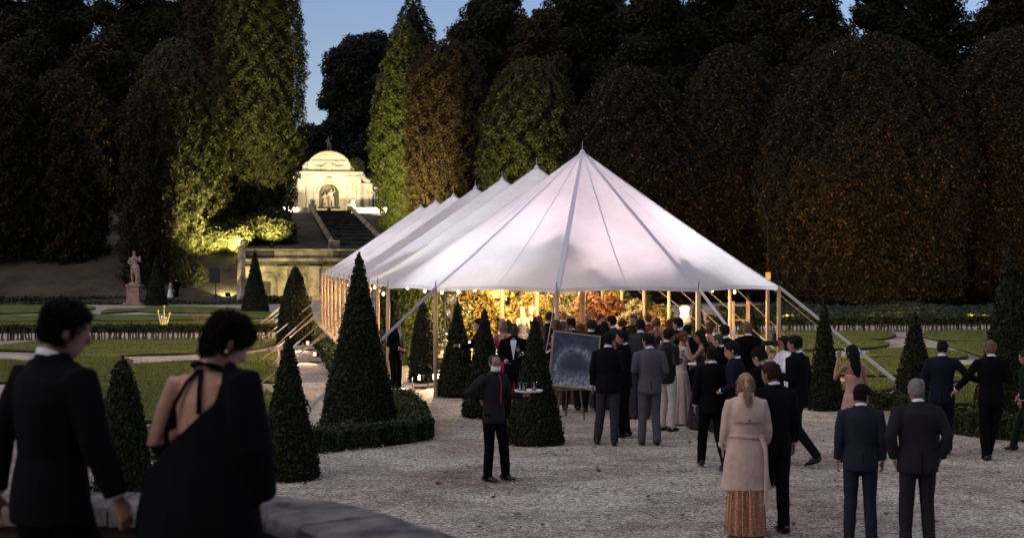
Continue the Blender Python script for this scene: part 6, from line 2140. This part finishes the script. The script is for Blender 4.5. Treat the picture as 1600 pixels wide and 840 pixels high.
# coat details: storm flap, belt, cuff straps, buttons
BE = CLOTH['beige']
def back_patch(zs, ws, off, nx=10, fit=1.12, k=1.0):
    v, f = [], []
    for z, w in zip(zs, ws):
        for i in range(nx + 1):
            x = -w + 2 * w * i / nx
            yb = -(torso_front(z, x, fit) + .016) * k - off
            v.append(rg1.L((x, yb, z)))
    for i in range(len(zs) - 1):
        for j in range(nx):
            f.append((i * (nx + 1) + j + 1, i * (nx + 1) + j, (i + 1) * (nx + 1) + j, (i + 1) * (nx + 1) + j + 1))
    return MB().add(v, f)
back_patch([1.235, 1.26, 1.32, 1.38, 1.43], [.155, .165, .175, .165, .13], .014).build('storm_flap', BE, P1, True)
bt = MB().tube([rg1.L((.192 * math.cos(a), -.008 + .140 * math.sin(a), 1.075 + .008 * math.sin(2 * a))) for a in np.linspace(0, 2 * math.pi, 33)], [(.022, .008)] * 33, 8, side=(0, 0, 1)).build('belt', BE, P1, True)
MB().tube(rg1.LL([(.13, -.14, 1.07), (.17, -.17, .95), (.175, -.19, .75), (.17, -.19, .46), (.168, -.188, .36)]), [(.022, .005)] * 5, 6, side=(1, 0, 0)).build('belt_end', BE, P1)
for (x, z) in ((.0, 1.255), ):
    MB().ball(rg1.L((x, -(torso_front(z, x, 1.12) + .03) - .006, z)), (.011, .006, .011), 10, 6).build('button', LEATHER, P1)
for sd in (1, -1):
    E, W = rg1.elb[sd], rg1.wri[sd]
    MB().tube([rg1.L(E.lerp(W, .70)), rg1.L(E.lerp(W, .80))], [.062, .061], 12).build('cuff_strap', BE, P1, True)
    MB().ball(rg1.L(E.lerp(W, .75) + vec((sd * .02, -.062, 0))), .010, 8, 6).build('button', LEATHER, P1)
cp = [rg1.L((.075 * math.cos(a), -.012 + .078 * math.sin(a), 1.49 - .02 * math.sin(a))) for a in np.linspace(-math.pi * 1.35, math.pi * .35, 21)]
MB().tube(cp, [(.045, .012)] * 21, 8, side=(0, 0, 1)).build('coat_collar', BE, P1, True)

person(1209, 567, 'man in black suit close beside the woman in the trench coat', 831, yaw=16, top='ink', hair='brown', armr='down', arml='bent', legs='ease', hy=28, hp=8, seed=2, group='guests on the gravel', skin='tan')
person(1345, 602, 'man in blue suit with dark hair, head turned right, nearest on the right', 848, yaw=-4, top='blue', hair='black', armr='down', arml='down', legs='stand', hy=-48, hp=8, seed=4, group='guests on the gravel', skin='tan')
person(1434, 593, 'grey haired man in charcoal suit beside the man in blue', 862, yaw=2, top='charcoal', hair='grey', style='crop', armr='pocket', arml='pocket', legs='stand', hy=4, hp=5, seed=5, group='guests on the gravel', fit=1.1, skin='tan')
person(1113, 543, 'man in black suit walking toward the crowd, left of the trench coat', 731, yaw=8, top='black', hair='black', armr='bent', arml='down', legs='walkl', hy=0, hp=4, seed=1, group='guests on the gravel', fit=1.04)
person(1247, 525, 'bearded man in dark suit striding left behind the couple', 725, yaw=48, top='ink', hair='black', armr='down', arml='bent', legs='walk', hy=8, hp=6, seed=2, group='guests on the gravel', skin='tan')
person(1196, 543, 'man with dark hair looking down, just behind the trench coat couple', None, 1.79, yaw=35, top='black', hair='black', armr='bent', arml='bent', legs='stand', hy=10, hp=28, seed=1, group='guests on the gravel', d=18.4)
person(1150, 534, 'man with white shirt turned left, behind the walking man in black', None, 1.78, yaw=68, top='navy', hair='black', armr='bent', arml='low', legs='stand', hy=20, hp=10, seed=4, group='guests on the gravel', tie='navy', face=True)
person(1472, 533, 'man in navy suit stretching out his right hand, right side', 712, yaw=-18, top='navy', hair='black', armr='sideout', arml='bent', legs='walk', hy=-10, hp=16, seed=5, group='guests on the gravel')
person(1549, 533, 'man in black suit with light brown hair walking away, right side', 718, yaw=-4, top='black', hair='sandy', armr='bent', arml='out', legs='cross', hy=4, hp=6, seed=3, group='guests on the gravel')
person(1606, 548, 'man in dark green jacket cut by the right picture edge', 706, yaw=52, top='green', hair='brown', armr='swing', arml='down', legs='walk', hy=4, hp=6, seed=1, group='guests on the gravel', skin='tan')
PK, rgk = person(1334, 540, 'woman with long black hair in a pink dress by the guy strap', None, 1.66, yaw=22, outfit='dress', top='pink', hair='black', style='long', armr='down', arml='face', legs='stand', hy=0, hp=2, seed=7, group='guests on the gravel', skin='tan')
PH, rgp = person(1228, 517, 'photographer in white holding a camera up, behind the bearded man', None, 1.70, yaw=100, outfit='suit', top='white', bottom='black', hair='black', style='bob', armr='camera', arml='camera', legs='stand', hy=0, hp=-4, seed=2, group='guests on the gravel', skin='tan', d=22.6)
person(950, 520, 'man in dark suit before the easel, seen from behind', 694, yaw=-8, top='ink', bottom='darkgrey', hair='black', armr='bent', arml='down', legs='ease', hy=-30, hp=4, seed=3, group='guests on the gravel')
person(1015, 522, 'man in grey checked suit seen from behind', 694, yaw=6, top='check', hair='black', armr='bent', arml='bent', legs='stand', hy=36, hp=8, seed=4, group='guests on the gravel')
person(1043, 514, 'man in black velvet jacket and cream trousers, in profile', 672, yaw=-52, top='velvet', bottom='cream', hair='black', style='wavy', armr='bent', arml='bent', legs='stand', hy=-30, hp=4, seed=2, group='guests on the gravel', face=True, skin='tan')
person(1064, 518, 'fair woman in a long pale patterned dress reaching to the right', 662, yaw=-78, outfit='gown', top='pale', hair='auburn', style='updo', armr='reach', arml='reach', legs='stand', hy=0, hp=6, seed=9, group='guests on the gravel', face=True)
person(1074, 508, 'man in black suit behind the woman in the pale dress', 652, yaw=-6, top='black', hair='black', armr='bent', arml='down', legs='stand', hy=-12, hp=4, seed=5, group='guests on the gravel')
person(1098, 516, 'woman with long dark wavy hair in a black dress at the bar table', None, 1.70, yaw=82, outfit='dress', top='floral', hair='black', style='longwavy', armr='low', arml='face', legs='stand', hy=10, hp=6, seed=11, group='guests on the gravel', skin='tan', face=True)
person(1001, 498, 'tall man in dark grey suit behind the grey checked man', None, 1.82, yaw=-4, top='darkgrey', hair='black', armr='bent', arml='low', legs='stand', hy=8, hp=6, seed=1, group='guests on the gravel', d=26.2)
person(975, 524, 'man raising a glass to his face behind the man in dark suit', None, 1.74, yaw=70, top='black', hair='black', armr='bent', arml='face', legs='stand', hy=25, hp=0, seed=2, group='guests on the gravel', d=23.6, skin='tan')
person(983, 508, 'woman in a dark floral gown between the two men by the easel', None, 1.66, yaw=-30, outfit='dress', top='floral', hair='brown', style='longwavy', armr='bent', arml='low', legs='stand', hy=-10, hp=4, seed=12, group='guests on the gravel', d=26.4, skin='tan')
person(1169, 504, 'man in black suit with thin brown hair under the right tent edge', None, 1.80, yaw=4, top='black', hair='sandy', style='crop', armr='bent', arml='bent', legs='stand', hy=12, hp=4, seed=3, group='guests on the gravel', fit=1.06)
person(1134, 508, 'man in dark suit with black hair beside the bar table, farther one', None, 1.77, yaw=24, top='ink', hair='black', armr='bent', arml='down', legs='stand', hy=0, hp=5, seed=4, group='guests on the gravel')
person(1127, 522, 'older man with short grey-brown hair facing the bar table', None, 1.66, yaw=50, top='black', hair='saltpepper', style='crop', armr='bent', arml='bent', legs='stand', hy=10, hp=14, seed=5, group='guests on the gravel')

# ---------------------------------------------------------------- guests by and under the tent front
person(618, 497, 'man in black suit and blue face mask standing at the left tent pole', 619, yaw=-118, top='black', hair='brown', style='wavy', armr='low', arml='down', legs='stand', hy=-10, hp=2, seed=1, tie='black', face=True, group='guests under the tent')
TUX, rgt = person(803, 506, 'man in dinner jacket and bow tie between the two yew cones', None, 1.76, yaw=176, top='black', skin='dark', hair='black', style='crop', armr='low', arml='bent', legs='stand', hy=30, hp=0, seed=2, tie='bow', face=True, group='guests under the tent')
person(786, 499, 'blonde woman in a red dress behind the yew cones', None, 1.74, yaw=150, outfit='dress', top='red', hair='blond', style='long', armr='down', arml='down', legs='stand', hy=10, hp=2, seed=14, face=True, group='guests under the tent', d=28.3)
person(752, 505, 'man in black mostly hidden behind the waiter\'s yew cone', None, 1.76, yaw=100, top='black', hair='black', armr='reach', arml='down', legs='stand', hy=0, hp=5, seed=3, group='guests under the tent', d=28.2)
CROWD = [
    (795, 506, 'dark haired woman behind the man in bow tie', 1.66, 20, 'dress', 'floral', 'brown', 'bob', 29.6),
    (893, 497, 'man in navy suit seen from behind above the easel', 1.79, 4, 'suit', 'navy', 'black', 'short', None),
    (924, 500, 'man in dark brown jacket left of the bare-shouldered woman', 1.76, -14, 'suit', 'ink', 'brown', 'wavy', None),
    (945, 503, 'black haired woman with bare shoulders behind the man in dark suit', 1.70, 6, 'dress', 'floral', 'black', 'long', None),
    (958, 494, 'man in grey suit in profile behind the bare-shouldered woman', 1.80, 40, 'suit', 'darkgrey', 'black', 'short', None),
    (871, 500, 'auburn haired woman at the tent pole, left of the navy suit', 1.70, 60, 'dress', 'rust', 'auburn', 'longwavy', None),
    (857, 488, 'man in brown suit with dark curls near the white mast', 1.80, -70, 'suit', 'ink', 'brown', 'wavy', None),
    (843, 492, 'long haired woman behind the strap of the front pole', 1.68, 20, 'dress', 'rust', 'auburn', 'long', 31.5),
    (816, 480, 'blonde woman under the flowers, left of two', 1.68, 40, 'dress', 'floral', 'blond', 'long', None),
    (828, 478, 'blonde woman under the flowers, right of two', 1.70, -40, 'dress', 'floral', 'blond', 'bob', None),
    (880, 487, 'bald-cropped man left of the white mast', 1.74, -20, 'suit', 'darkgrey', 'sandy', 'crop', None),
    (920, 489, 'fair cropped man right behind the white mast', 1.74, 160, 'suit', 'rust', 'sandy', 'crop', None),
    (971, 503, 'red haired woman between the grey suit and the gown', 1.66, -40, 'dress', 'rust', 'auburn', 'updo', 30.5),
    (1026, 499, 'woman with bare warm-lit shoulders and pinned up hair', 1.66, -10, 'dress', 'floral', 'auburn', 'updo', 31.0),
    (1013, 500, 'red haired man deep in the crowd left of the bare shoulders', 1.72, 10, 'suit', 'rust', 'auburn', 'short', 31.6),
    (1048, 503, 'auburn haired woman behind the velvet jacket', 1.66, 30, 'dress', 'rust', 'auburn', 'bob', 30.2),
    (1062, 497, 'man in dark suit with white collar, behind the velvet jacket', 1.80, 40, 'suit', 'black', 'black', 'short', None),
    (908, 512, 'auburn haired woman in front of the white mast', 1.62, 50, 'dress', 'rust', 'auburn', 'long', 29.0),
    (938, 497, 'brown haired man behind the bare-shouldered woman', 1.74, -160, 'suit', 'ink', 'auburn', 'short', 31.0),
    (1108, 503, 'brown haired woman behind the dark wavy haired one', 1.64, -60, 'dress', 'floral', 'auburn', 'bob', 29.6),
    (990, 496, 'man with auburn hair behind the tall man in dark grey', 1.76, 170, 'suit', 'ink', 'auburn', 'short', 30.4),
    (866, 494, 'woman with light brown hair behind the easel post', 1.66, 170, 'dress', 'rust', 'sandy', 'long', 33.0),
]
for i, (px, yt, lab, H, yaw, of, tp_, hr, stl, dd) in enumerate(CROWD):
    pose = [('down', 'bent'), ('bent', 'bent'), ('bent', 'low')][i % 3]
    person(px, yt, lab, None, H, yaw=yaw, outfit=of, top=tp_, hair=hr, style=stl, armr=pose[0], arml=pose[1], legs='stand', hy=(0, 14, -14)[i % 3], hp=4, seed=i % 3, group='guests under the tent', d=dd, vox=.022, skin=('fair', 'tan')[i % 2])
# two small figures by the bank
person(266, 441, 'tiny person in a pale dress by the earth bank', None, 1.66, yaw=-60, outfit='dress', top='pale', bottom='white', hair='brown', style='bob', d=98, vox=.04, group='far figures by the bank', seed=1)
person(276, 438, 'tiny person in a dark suit by the earth bank', None, 1.78, yaw=60, top='black', hair='black', d=98, vox=.04, group='far figures by the bank', seed=1)

# ---------------------------------------------------------------- things carried
hb = hand_pos(PK, rgk, 1, .08, 0)
hp_ = local_to_world(PK, rgk, (.27, -.02, .86))
h = empty('handbag', hp_ - Vector((.02, .05, .30)), 'small beige handbag hanging beside the pink dress', 'handbag')
BAG = mat('bag_leather', (.35, .25, .2), .5, var=.1)
MB().tube([(-.10, 0, 0), (-.11, 0, .09), (-.085, 0, .17)], [.04, .035, .02], 8).tube([(.10, 0, 0), (.11, 0, .09), (.085, 0, .17)], [.04, .035, .02], 8).box(-.10, .10, -.035, .035, -.02, .16, .015).build('bag_body', BAG, h, True)
MB().tube([(-.08, 0, .165), (-.07, 0, .25), (0, 0, .29), (.07, 0, .25), (.08, 0, .165)], .006, 6).build('bag_handle', BAG, h)
MB().box(-.02, .02, -.042, -.036, .06, .09).build('clasp', mat('brass', (.4, .3, .12), .4, metal=1), h)
cpos = local_to_world(PH, rgp, rgp.HH((0, .17, .115)))
c = empty('photo_camera', cpos, 'black camera held up by the photographer in white', 'camera', None, R(100))
MB().box(-.07, .07, -.035, .035, -.05, .045, .01).box(-.03, .03, -.03, .03, .047, .075, .008).build('camera_body', BLK, c)
ln = MB().lathe([(.036, 0), (.038, .06), (.042, .14), (.042, .17), (.034, .17), (.03, .15)], 16)
ln.v = [(x, .037 + z, y) for x, y, z in ln.v]
ln.build('lens', BLK, c, True)
fl = MB().box(-.03, .03, -.03, .03, .08, .16, .01).build('flash', BLK, c)

def wine_glass(pos, label, liq=(.5, .3, .1)):
    g = empty('wine_glass', pos, label, 'glass', 'glasses in guests\' hands')
    MB().lathe([(.032, 0), (.030, .004), (.005, .008), (.004, .075), (.018, .095), (.033, .13), (.034, .16), (.027, .20), (.026, .20), (.032, .16), (.031, .132), (.016, .098), (.003, .085)], 14).build('bowl', GLASS, g, True)
    MB().lathe([(.012, .098), (.0295, .131), (.030, .14)], 14).build('wine', mat('white_wine', (.6, .5, .2), .1), g, True)

for key, sd, lab in (('man in black velvet', 1, 'stemmed glass in the velvet jacketed man\'s hand'), ('man in grey checked', 1, 'stemmed glass held by the man in grey check'),
                     ('man raising a glass', -1, 'stemmed glass raised to a face behind the dark suit'), ('woman with long black hair in a pink', -1, 'stemmed glass raised by the woman in pink'),
                     ('man in dinner jacket', -1, 'stemmed glass held by the man in bow tie'), ('man with dark hair looking down', -1, 'stemmed glass held by the man looking down')):
    for (l_, t_, r_) in PEOPLE:
        if l_.startswith(key):
            q = hand_pos(t_, r_, sd, .085, .02)
            wine_glass(q + Vector((0, 0, -.07)), lab)

# ================================================================== EASEL with the dark floral board
def easel():
    p = G(890, 655)
    t = empty('easel', p, 'wooden easel holding a dark painted welcome board', 'easel', rz=R(6))
    w = mat('easel_wood', (.16, .10, .06), .6, var=.2, scale=5)
    MB().tube([(-.24, -.10, 0), (-.03, .12, 1.72)], [(.018, .012)] * 2, 4).build('leg', w, t)
    MB().tube([(.26, -.10, 0), (.03, .12, 1.72)], [(.018, .012)] * 2, 4).build('leg', w, t)
    MB().tube([(.02, .62, 0), (0, .15, 1.72)], [(.018, .012)] * 2, 4).build('leg', w, t)
    MB().box(-.30, .30, -.095, -.03, .545, .575).build('ledge', w, t)
    MB().box(-.16, .16, .03, .05, .86, .90).build('crossbar', w, t)
easel()
def board():
    m = bpy.data.materials.new('board_painting')
    n, l, b = nodes_of(m)
    tc = n.new('ShaderNodeTexCoord')
    sp = n.new('ShaderNodeSeparateXYZ'); l.new(tc.outputs['Object'], sp.inputs[0])
    def math_(op, a, bb=None, v=None):
        q = n.new('ShaderNodeMath'); q.operation = op
        if hasattr(a, 'links') or hasattr(a, 'is_linked'): l.new(a, q.inputs[0])
        else: q.inputs[0].default_value = a
        if bb is not None:
            if hasattr(bb, 'is_linked'): l.new(bb, q.inputs[1])
            else: q.inputs[1].default_value = bb
        return q.outputs[0]
    nz = n.new('ShaderNodeTexNoise'); nz.inputs['Scale'].default_value = 16; nz.inputs['Detail'].default_value = 8; nz.inputs['Roughness'].default_value = .75
    l.new(tc.outputs['Object'], nz.inputs['Vector'])
    big = n.new('ShaderNodeTexNoise'); big.inputs['Scale'].default_value = 5; big.inputs['Detail'].default_value = 6
    l.new(tc.outputs['Object'], big.inputs['Vector'])
    # arch: distance to a ring centred at (0, .36)
    x2 = math_('POWER', math_('ABSOLUTE', math_('MULTIPLY', sp.outputs['X'], 1.0)), 2.0)
    dz = math_('SUBTRACT', sp.outputs['Z'], .30)
    z2 = math_('POWER', math_('ABSOLUTE', dz), 2.0)
    r = math_('SQRT', math_('ADD', x2, z2))
    ring_ = math_('SUBTRACT', 1.0, math_('MULTIPLY', math_('ABSOLUTE', math_('SUBTRACT', r, .265)), 11.0))
    ring_ = math_('MAXIMUM', ring_, 0.0)
    low = math_('MAXIMUM', math_('MULTIPLY', math_('SUBTRACT', .29, sp.outputs['Z']), 4.5), 0.0)
    low = math_('MINIMUM', low, 1.0)
    s = math_('MAXIMUM', math_('MULTIPLY', ring_, .75), low)
    s = math_('MULTIPLY', s, math_('MULTIPLY', math_('MAXIMUM', math_('SUBTRACT', nz.outputs[0], .36), 0.0), 4.2))
    s = math_('ADD', s, math_('MULTIPLY', math_('MAXIMUM', math_('SUBTRACT', big.outputs[0], .45), 0.0), .5))
    rp = n.new('ShaderNodeValToRGB')
    e = rp.color_ramp.elements
    e[0].color = (.045, .056, .082, 1); e[1].color = (.55, .58, .64, 1)
    k = e.new(.35); k.color = (.15, .175, .23, 1)
    l.new(s, rp.inputs[0]); l.new(rp.outputs[0], b.inputs['Base Color'])
    b.inputs['Roughness'].default_value = .5
    p = G(890, 655)
    t = empty('welcome_board', p + Vector((.035, -.068, .58)), 'dark blue-grey board painted with a pale floral arch, on the easel', 'board', rz=R(6))
    M4 = Matrix.Rotation(R(7.0), 4, 'Y') @ Matrix.Rotation(R(-7.5), 4, 'X') @ Matrix.Scale(1.27, 4)
    for nm, mb, mm in (('painted_panel', MB().box(-.33, .33, -.006, .006, 0.02, .78), m),):
        o = mb.build(nm, mm, t); o.matrix_local = M4
    fm = mat('board_frame', (.34, .29, .22), .5)
    for bx_ in ((-.352, .352, -.014, .014, 0, .0215), (-.352, .352, -.014, .014, .7785, .80), (-.352, -.3295, -.0135, .0135, .022, .778), (.3295, .352, -.0135, .0135, .022, .778)):
        o = MB().box(*bx_).build('frame_bar', fm, t); o.matrix_local = M4
board()

# ================================================================== bar table, speaker, lighting tower
def bar_table():
    p = P(1104, 408, 25.0); p.z = 0
    t = empty('bar_table', p, 'white-topped bar table in front of the dark wavy haired woman', 'table')
    MB().lathe([(.02, 1.085), (.33, 1.085), (.335, 1.095), (.33, 1.11), (.02, 1.112)], 28).build('tabletop', CLOTH['white'], t, True)
    MB().tube([(0, 0, .02), (0, 0, 1.084)], .035, 12).build('column', STEEL, t)
    MB().lathe([(.26, 0), (.25, .015), (.04, .035)], 24).build('base', STEEL, t, True)
    for k, (dx, dy) in enumerate(((-.1, -.05), (.08, .02), (.0, .12))):
        g = empty('drink_tumbler', p + Vector((dx, dy, 1.113)), ['tumbler at the left on the bar table', 'tumbler at the right on the bar table', 'tumbler at the back of the bar table'][k], 'glass', 'tumblers on the bar table')
        MB().lathe([(.028, 0), (.032, .004), (.036, .115), (.0345, .115), (.030, .008), (.004, .007)], 14).build('glass_wall', GLASS, g, True)
        MB().lathe([(.0290, .010), (.0318, .05)], 12).build('drink', mat('white_wine', (.6, .5, .2), .1), g, True)
    q = P(1152, 408, 17.6); q.z = 1.18
bar_table()

def speaker():
    p = P(337, 408, 95.5); p.z = 0
    t = empty('loudspeaker', p + Vector((0, 0, 1.45)), 'black loudspeaker on a stand against the earth bank', 'speaker')
    MB().prism([(-.34, -.3), (.34, -.3), (.26, .3), (-.26, .3)], 0, 1.0).build('cabinet', BLK, t)
    MB().box(-.3, .3, -.312, -.302, .04, .96).build('grille', mat('grille', (.03, .03, .03), .8, var=.4, scale=80), t)
    s = empty('speaker_stand', p, 'black tripod stand under the loudspeaker by the bank', 'speaker stand')
    MB().tube([(0, 0, .15), (0, 0, 1.448)], .035, 8).build('pole', BLK, s)
    for k in range(3):
        a = k * 2.094 + .5
        MB().tube([(0, 0, .75), (math.cos(a) * .55, math.sin(a) * .55, 0.01)], .025, 6).build('leg', BLK, s)
speaker()

def tower():
    p = A(6.2, -2.35)
    t = empty('lighting_tower', p, 'black truss tower with stage lamps inside the tent left', 'lighting tower')
    for dx in (-.15, .15):
        for dy in (-.15, .15):
            MB().tube([(dx, dy, .03), (dx, dy, 2.0)], .022, 8).build('truss_post', BLK, t)
    z = .1
    k = 0
    while z < 1.9:
        for (a, b) in (((-.15, -.15), (.15, -.15)), ((.15, -.15), (.15, .15)), ((.15, .15), (-.15, .15)), ((-.15, .15), (-.15, -.15))):
            MB().tube([(a[0], a[1], z), (b[0], b[1], z + .3)], .010, 5).build('truss_brace', BLK, t)
        z += .3
    MB().box(-.24, .24, -.24, .24, 0, .03).build('base_plate', BLK, t)
    MB().box(-.3, .3, -.2, .2, 2.0, 2.05).build('top_plate', BLK, t)
    for (x, z, rx) in ((-.02, 1.72, .5), (.06, 1.35, -.3), (.02, 2.06, .2)):
        hd = MB().lathe([(.09, -.14), (.11, -.1), (.12, .08), (.13, .14), (.11, .14), (.1, .1)], 16)
        hd.rot(Matrix.Rotation(R(90), 4, 'X') @ Matrix.Rotation(rx, 4, 'Y'))
        hd.v = [(a + x, b - .3, c + z + .12) for a, b, c in hd.v]
        o = hd.build('stage_lamp', mat('lamp_casing', (.12, .11, .10), .35, metal=.6), t, True)
        MB().tube([(x - .16, -.28, z + .1), (x - .16, -.2, z - .04), (x + .16, -.2, z - .04), (x + .16, -.28, z + .1)], .014, 6).build('yoke', BLK, o)
tower()

# ================================================================== flowers and greenery inside the tent
FLW = {
    'gold': leafmat('bloom_gold', [(.05, .06, .012), (.13, .12, .02), (.34, .22, .05), (.55, .40, .16)], .7, .3),
    'rust': leafmat('bloom_rust', [(.04, .05, .012), (.14, .06, .02), (.28, .10, .05), (.40, .20, .12)], .7, .3),
    'white': leafmat('bloom_white', [(.06, .08, .015), (.14, .15, .04), (.45, .36, .2), (.65, .55, .42)], .7, .3),
}
for k in FLW: LEAF['bloom_' + k] = FLW[k]
ARR = [(714, 2.3, 'gold', 48, 1.9), (742, 2.1, 'gold', 46, 1.5), (772, 2.0, 'gold', 49, 1.9), (800, 2.25, 'white', 52, 2.0), (838, 2.0, 'gold', 47, 1.7), (872, 2.15, 'white', 50, 1.8),
       (894, 2.1, 'gold', 55, 2.0), (938, 2.0, 'rust', 47, 1.6), (958, 2.05, 'gold', 50, 1.7), (984, 1.7, 'white', 46, 1.2), (1032, 1.55, 'gold', 46, 1.2), (690, 2.2, 'white', 51, 1.7)]
for i, (px, h, kind, dd, w) in enumerate(ARR):
    where = ['behind the front pole cone', 'above the yew cone behind the waiter', 'behind the red dress', 'behind the two blonde women', 'left of the second mast', 'between the second mast and the white mast',
             'right behind the white front mast', 'tall and reddish, right of the white mast', 'tall and golden, next to the reddish one', 'low and pale, left of the golden cone', 'low and golden between cone and lamp', 'pale, beside the truss tower'][i]
    shrub(px, 0, w, h, 'bloom_' + kind, 'flower arrangement %s' % where, 300 + i, 2600, .10, 'flower_arrangement', d=dd, zb=0, cat='flowers', group='flower arrangements in the tent')
# tall greenery columns by the left pole
for i, (px, dd, w, lab) in enumerate(((612, 41, .95, 'tall lit greenery column left of the masked man'), (645, 40, 1.0, 'tall lit greenery column right of the masked man'), (668, 44, .9, 'tall lit greenery column beside the truss tower'))):
    p = P(px, 408, dd); p.z = 0
    t = empty('greenery_column', p, lab, 'greenery', 'greenery columns in the tent')
    v, f, cv, cf = revolve_crown('column', w * .45, 2.2, 5200, .075, 400 + i, .12, .08, .9)
    link('foliage', crown_mesh('foliage', v, f, cv, cf), LEAF['lime'], t)
    MB().tube([(0, 0, 0), (0, 0, 1.9)], .05, 8).build('stem', BARK, t)
# glowing glass lamp on a stand
def glow_lamp():
    p = P(1070, 408, 44); p.z = 0
    t = empty('standing_lamp', p, 'rosy glowing standing lamp between the golden cones', 'lamp')
    MB().tube([(0, 0, 0), (0, 0, 1.0)], .02, 8).build('stand', STEEL, t)
    MB().lathe([(.05, 1.0), (.20, 1.04), (.13, 1.25), (.15, 1.38), (.17, 1.45), (.10, 1.52), (.03, 1.53)], 16).build('lamp_shade', mat('rosy_glow', (.9, .6, .5), .6, emit=(1.0, .46, .30), estr=.55), t, True)
    MB().lathe([(.2, 0), (.2, .02), (.03, .04)], 16).build('foot', STEEL, t)
    ld = bpy.data.lights.new('lamp_light', 'POINT'); ld.energy = 60; ld.color = (1, .6, .36); ld.shadow_soft_size = .2
    lo = bpy.data.objects.new('lamp_light', ld); col.objects.link(lo); lo.parent = t; lo.location = (0, -.3, 1.6)
glow_lamp()
# wooden shelf rack by the right eave
def rack():
    p = P(1157, 408, 41); p.z = 0
    t = empty('wooden_rack', p, 'slatted wooden rack behind the right tent pole', 'rack')
    for x in (-.22, .22):
        for y in (-.15, .15):
            MB().box(x - .025, x + .025, y - .025, y + .025, 0, 1.75).build('post', WOOD, t)
    for z in (.3, .75, 1.2, 1.62):
        for k in range(4):
            MB().box(-.24, .24, -.16 + k * .085, -.16 + k * .085 + .06, z, z + .022).build('slat', WOOD, t)
rack()
# small yellow lantern hung in the wood right of the tent
def wood_lantern():
    p = P(1200, 437, 80)
    t = empty('hanging_lantern', p, 'small square amber lantern among the dark trees above the tent corner', 'lantern')
    MB().box(-.13, .13, -.13, .13, 0, .42, .02).build('lantern_glass', mat('amber_glow', (.5, .3, .1), .5, emit=(1.0, .55, .12), estr=.16), t)
    MB().box(-.15, .15, -.15, .15, .422, .46, .015).build('cap', BLK, t)
    MB().tube([(0, 0, .5), (.1, .8, 3.5), (.1, 6, 6.0)], .012, 5).build('cord', BLK, t)
wood_lantern()

bpy.data.scenes.remove(WORKSHOP)
